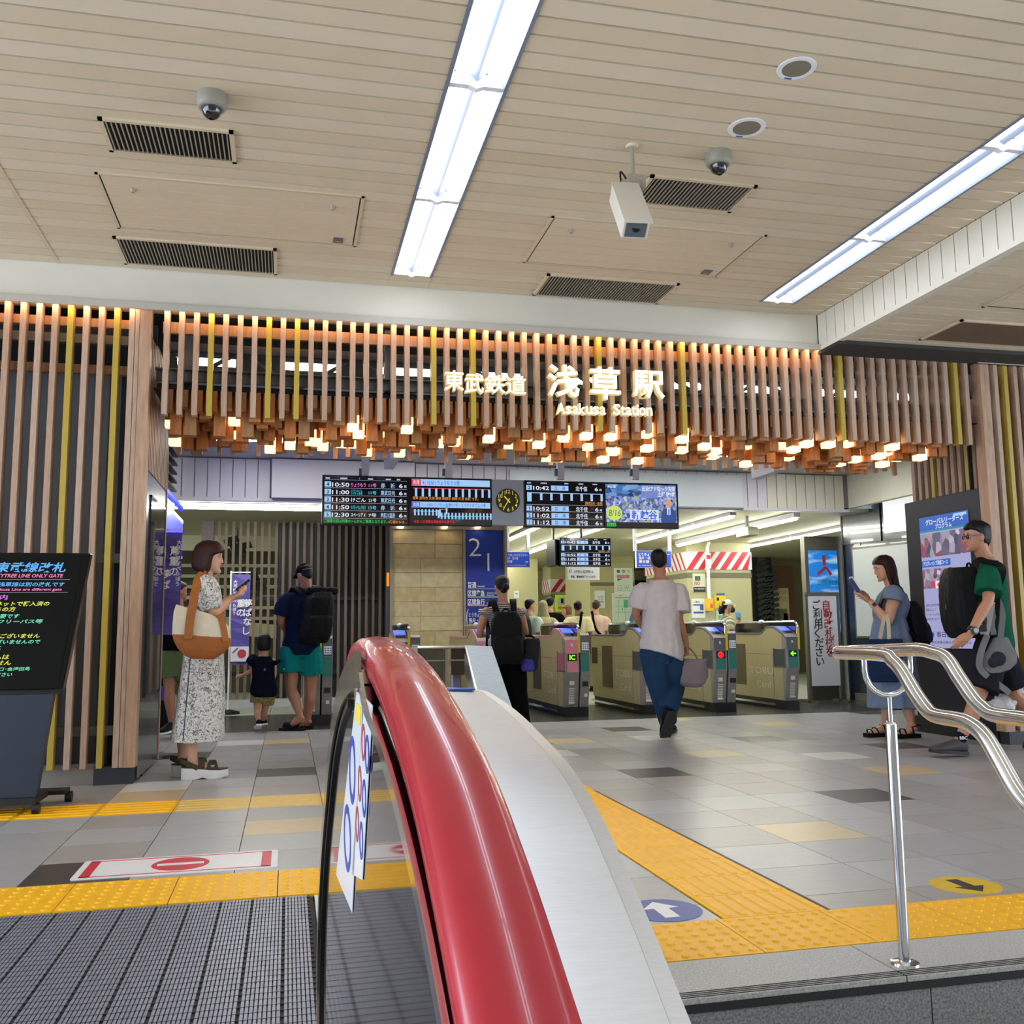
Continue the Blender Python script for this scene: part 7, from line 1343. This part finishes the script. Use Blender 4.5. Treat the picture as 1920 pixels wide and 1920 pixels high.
M_crm = cloth('cream webbing','#cfc0a6')
for s_, xs_ in ((-1,((1650,1198),(1655,1172),(1660,1152))),(1,((1667,1200),(1666,1172),(1662,1152)))):
    P_ = smooth_path([j(x,y,-.30 if s_ > 0 else -.24) for x,y in xs_],5); rg = []
    for i, p in enumerate(P_): t_ = (P_[min(i+1,len(P_)-1)]-P_[max(i-1,0)]).normalized(); sd = t_.cross(CAMF).normalized(); rg.append([p-sd*.018,p+sd*.018,p+sd*.018+CAMF*.005,p-sd*.018+CAMF*.005])
    MB().loft(rg).obj('handle', M_crm, nt_, smooth=True)
# 8 man in green with backpack on his front --------------------------------------------------------
Y0 = 7.2; j = jp(Y0); F = mixdir(-1,.08)
m8 = Fig('person','man in a green T-shirt and dark shorts with glasses striding past the digital poster', (5.75,7.2,0), 2.0, F, '#b58064', .0058, HF=mixdir(-1,.06)+V(0,0,-.06), hs=.125, hd=j(1831,1008), nk=j(1848,1046), sL=j(1853,1066,-.19), sR=j(1850,1064,.19), eL=j(1853,1126,-.30), wL=j(1822,1184,-.33), eR=j(1862,1126,.22), wR=j(1850,1180,.3), hL=j(1862,1215,-.09), hR=j(1866,1215,.10), kL=j(1833,1305,-.09), kR=j(1898,1298,.12), aL=j(1797,1394,-.07), aR=j(1955,1362,.12), tL=j(1752,1407,-.06), tR=j(1935,1392,.12),
  hands={'L':dict(D=mixdir(-.35,0)+V(0,0,-1),N=mixdir(.1,1),T=mixdir(-1,.1),curl=.18,thumb=.3)})
m8.body(); m8.hair('#0d0c0c',[(.16,.12,-.30,.36),(.26,.26,-.20,.44),(.38,.325,-.14,.475),(.50,.345,-.09,.495),(.58,.352,-.0,.505),(.66,.36,.16,.51),(.74,.362,.35,.515),(.83,.35,.40,.51),(.93,.285,.35,.45),(1.02,.19,.24,.32),(1.08,.06,.07,.1)],voxel=.006,wr=.008)
m8.top(cloth('green jersey','#14553f'),t0=-.06,off=.018,sleeve=.80,srad=1.15,loose=.03,name='t_shirt',wr=.009); m8.legs(cloth('dark shorts cloth','#22222a'),.86,top=.13,wid=1.2,off=.018,end=1.15,name='shorts',wr=.011)
for sd in 'LR': m8.shoe(sd, mat('grey running shoe','#3d3c3c',.7,noise=.2,ns=40), mat('dark running sole','#26262a',.6), L=.158, sole=.028)
A = m8.J['aL']; limb(MB(), [A-V(0,0,.035),A+(m8.J['kL']-A)*.18],[.050,.046]).obj('sock', cloth('navy sock','#141a3a'), m8.t, smooth=True); text('BBC', .026, M_white, m8.t, A+(m8.J['kL']-A)*.10+CAMF*-.056-CAMR*.03, xd=CAMR, weight=.02)
MB().tube([m8.hp(.345,-.05,.53),m8.hp(.34,.30,.53)],.005,6).tube([m8.hp(-.345,-.05,.53),m8.hp(-.34,.30,.53)],.005,6).obj('glasses_temple', mat('blue glasses frame','#3f7fb0',.3), m8.t); MB().tube([m8.hp(.15+.105*math.cos(k*PI/8),.375,.51+.06*math.sin(k*PI/8)) for k in range(16)],.005,6,closed=True).tube([m8.hp(-.15+.105*math.cos(k*PI/8),.375,.51+.06*math.sin(k*PI/8)) for k in range(16)],.005,6,closed=True).tube([m8.hp(-.05,.38,.52),m8.hp(.05,.38,.52)],.004,6).obj('glasses_front', M_black, m8.t)
MB().ell(m8.hp(.318,.06,.40),(.012,.035,.05),8,6).obj('sideburn', mat('dark brow','#2a1c14',.7), m8.t)
W_ = m8.J['wL']*.97+m8.J['eL']*.03; dA = (m8.J['wL']-m8.J['eL']).normalized(); MB().tube([W_-dA*.016,W_+dA*.016],.042,16).obj('watch_band', M_black, m8.t, smooth=True); MB().lathe([(0,-.01),(.032,-.01),(.034,.006),(.026,.010),(0,.010)],W_-CAMF*.046,18,axis='-y').obj('watch_case', mat('watch grey','#4a4d50',.3,.5), m8.t, smooth=True); MB().lathe([(0,.010),(.020,.010),(.020,.012),(0,.012)],W_-CAMF*.046,16,axis='-y').obj('watch_dial', mat('watch dial','#8f9498',.3), m8.t)
bp8 = backpack('black backpack worn on the front of the man in green', m8, j(1806,1130,-.02), mixdir(0,-1), mixdir(-1,.05), (V(0,0,1)-CAMR*.05).normalized(), .42, .60, .28, M_nyl, straps=False, pocket=False)
for s_ in (-1,1):
    S = m8.J['sL' if s_ < 0 else 'sR']; dd = CAMF*(.012*s_); P_ = smooth_path([j(1822,1075,s_*.13),j(1834,1052,s_*.15),S+V(0,0,.055)-CAMF*.0+CAMR*-.02,S+CAMR*.09+V(0,0,.0)+CAMF*s_*.04,j(1868,1110,s_*.215),j(1862,1160,s_*.21),j(1835,1182,s_*.16)],5); rg = []
    for i, p in enumerate(P_):
        tt = (P_[min(i+1,len(P_)-1)]-P_[max(i-1,0)]).normalized(); nn = (p-((m8.J['sL']+m8.J['sR']+m8.J['hL']+m8.J['hR'])/4)); nn = (nn-tt*nn.dot(tt)).normalized(); sd = tt.cross(nn); rg.append([p-sd*.034,p+sd*.034,p+sd*.034+nn*.014,p-sd*.034+nn*.014])
    MB().loft(rg).obj('shoulder_strap', M_nyl, bp8, smooth=True)
wc_ = thing('baby_carrier','grey padded baby carrier hanging from the waist of the man in green','carrier',tuple(j(1875,1260,-.2))); M_gry = cloth('grey padded cloth','#777779'); M_lgr = cloth('light grey webbing','#a5a6a4')
rg = [ering(j(xc,y,-.22),CAMR,CAMF,w,.035,.035,22,.8) for y,xc,w in ((1195,1876,.06),(1212,1876,.10),(1228,1876,.14),(1244,1872,.15),(1256,1868,.11),(1262,1864,.05))]; fuse(MB().loft(rg),'padded_panel',M_gry,wc_,.007,2,.006,(9,9,6),1.)
MB().ell(j(1872,1235,-.258),(.075,.02,.06),14,8).ell(j(1862,1242,-.258),(.05,.018,.045),12,7).obj('dark_patch', cloth('charcoal mesh','#2c2f35'), wc_, smooth=True)
for pts, w, m_ in (([(1850,1190),(1838,1225),(1836,1250),(1850,1268),(1880,1290),(1892,1300)],.05,M_gry),([(1870,1125),(1878,1150),(1876,1180),(1874,1200)],.05,M_gry),([(1858,1128),(1852,1160),(1846,1190)],.06,M_lgr),([(1868,1135),(1858,1165),(1862,1190)],.05,M_gry),([(1840,1155),(1836,1175),(1842,1188)],.035,M_lgr)):
    P_ = smooth_path([j(x,y,-.21) for x,y in pts],5); rg = []
    for i, p in enumerate(P_): tt = (P_[min(i+1,len(P_)-1)]-P_[max(i-1,0)]).normalized(); sd = tt.cross(CAMF).normalized(); rg.append([p-sd*w/2,p+sd*w/2,p+sd*w/2-CAMF*.016,p-sd*w/2-CAMF*.016])
    MB().loft(rg).obj('webbing_strap', m_, wc_, smooth=True)
MB().obox(j(1836,1178,-.26),CAMR*.06,CAMF*.015,V(0,0,.028)).obj('buckle', M_black, wc_, bevel=.006)
pbag = thing('plastic_bag','crumpled white plastic bag behind the shorts of the man in green','bag',tuple(j(1885,1335,.1))); rg = [ering(j(xc,y,.12),CAMR,CAMF,w,.04,.04,20,.8) for y,xc,w in ((1275,1908,.06),(1300,1900,.09),(1318,1880,.13),(1330,1880,.12),(1338,1880,.08))]; fuse(MB().loft(rg),'bag_film',mat('white plastic film','#cfd2d4',.35,noise=.1,ns=12),pbag,.008,1,.03,(12,12,12),2.)
# people beyond the gates ------------------------------------------------------------------------
def far(label, px, crown, Y, Fd, shirt, hairc='#110e0d', legs=None, skin='#b5876c', HF=None, rows=SHORT, H=None, sleeve=.8, **k):
    p = ony(px, crown, Y); f = Fig('person', label, (p.x,p.y,0), H or p.z/.995, Fd, skin, .011, HF=HF, **k); f.body(); f.hair(hairc, rows, None, voxel=.009); f.top(shirt,t0=-.05,off=.02,sleeve=sleeve,srad=1.2,loose=.05,name='shirt',wr=.010); f.legs(legs or cloth('beige trousers','#8f8264'),1.95,wid=1.1,off=.012,end=1.1,name='trousers')
    for sd in 'LR': f.shoe(sd, M_shoeb, M_soleb)
    return f
def sash(f, m=None, flip=1, w=.045):
    J = f.J; b = -f.F; pts = [J['nk']*.55+J['sR' if flip > 0 else 'sL']*.45+V(0,0,.05)+f.F*.04, J['nk']*.6+J['sR' if flip > 0 else 'sL']*.4+V(0,0,.05)+b*.07, (J['sL']+J['sR'])/2-V(0,0,.22)+b*.155, J['hL' if flip > 0 else 'hR']+V(0,0,.06)+b*.14+(f.R*(-.14*flip))]
    f.strap(pts, w, .01, m or M_blackcl, 'cross_strap', 5, ref=lambda t: f.F*-1+V(0,0,.2))
b5 = far('man in a cream shirt with a black cross-body strap beyond the gates',1083,1127,16.2,mixdir(.1,1),cloth('cream shirt','#c9c19a'),legs=cloth('sage shorts','#8a8f62'),skin='#6b4a38'); sash(b5); sash(b5,flip=1)
b6 = far('man in a pale pink shirt with a black cross-body strap beyond the gates',1117,1126,16.6,mixdir(.1,1),cloth('pale pink shirt','#c9ab9c'),hairc='#3a2e26',legs=cloth('khaki trousers','#8d8660')); sash(b6,flip=-1)
b2 = far('person in a beige head scarf and long beige top beyond the gates',1018,1127,15.6,mixdir(-.05,1),cloth('beige cotton','#a8a07e'),hairc='#a39b7a',rows=[(-.35,.60,.20,.42),(-.15,.50,.30,.46),(.05,.42,.20,.47),(.2,.41,.18,.49),(.4,.40,.22,.5),(.6,.39,.28,.5),(.75,.37,.38,.49),(.88,.32,.34,.43),(1.,.2,.22,.28),(1.05,.05,.06,.08)],legs=cloth('beige cotton','#a8a07e')); sash(b2,mat('brown cord','#5a4632',.6),-1,.02)
b3 = far('man in a black T-shirt beyond the gates, behind the head scarf',1031,1120,17.2,mixdir(.2,1),M_blackcl,legs=M_blackcl)
b1 = far('boy in a pale T-shirt with a black backpack turned right beyond the gates',993,1124,15.0,mixdir(.6,.8),cloth('pale aqua shirt','#b8c8bd'),HF=mixdir(.95,.4),legs=M_blackcl); backpack('black backpack on the boy beyond the gates',None,b1.base+V(0,0,b1.H*.68)-b1.F*.22,b1.R,-b1.F,V(0,0,1),.34,.46,.2,M_nyl,straps=False)
b4 = far('blonde woman in a pink top turned left beyond the gates',1063,1135,17.6,mixdir(-.9,-.2),cloth('pink top','#c98a90'),hairc='#6b4a2c',HF=mixdir(-.95,.1),skin='#c8957c',rows=[(.1,.36,-.1,.5),(.3,.40,-.02,.54),(.5,.41,.02,.55),(.62,.40,.1,.54),(.7,.39,.34,.53),(.82,.37,.39,.5),(.93,.28,.31,.4),(1.02,.15,.16,.2)])
j = jp(14.6); pp = j(1362,1124)
b7 = far('person in a white cap and plaid shirt carrying a blue cloth beyond the right gates',1362,1126,14.6,mixdir(1,.1),stripes('plaid shirt','#b9b294','#5f6a55',.075,.45,'DIAGONAL'),HF=mixdir(1,.05),legs=cloth('khaki trousers','#8d8660'),sleeve=1.25,eR=j(1372,1176,-.22),wR=j(1383,1164,-.12),hands={'R':dict(curl=.8)})
cap(b7, cloth('white cap','#d5dccb'), adj=False); MB().ell(b7.hp(0,.36,.2),(.05,.05,.05),10,7).obj('face_mask', M_black, b7.t); b7.t['label'] = b7.t['label']
tw = thing('blue_cloth','folded blue cloth in the hand of the person in the white cap','cloth',tuple(j(1384,1156,-.12))); soft_box(tw,'cloth_fold',cloth('sky blue cloth','#6f9fd0'),j(1384,1154,-.12),CAMR,CAMF,V(0,0,1),.09,.06,.12,wr=.015)
MB().tube(smooth_path([b7.hp(0,-.45,.45),b7.hp(0,-.55,.2),b7.hp(0,-.5,-.1)],4),.05,10).obj('ponytail', MATS['hair #110e0d'], b7.t, smooth=True)
bpy.data.objects.remove(_to); bpy.data.curves.remove(_tc)
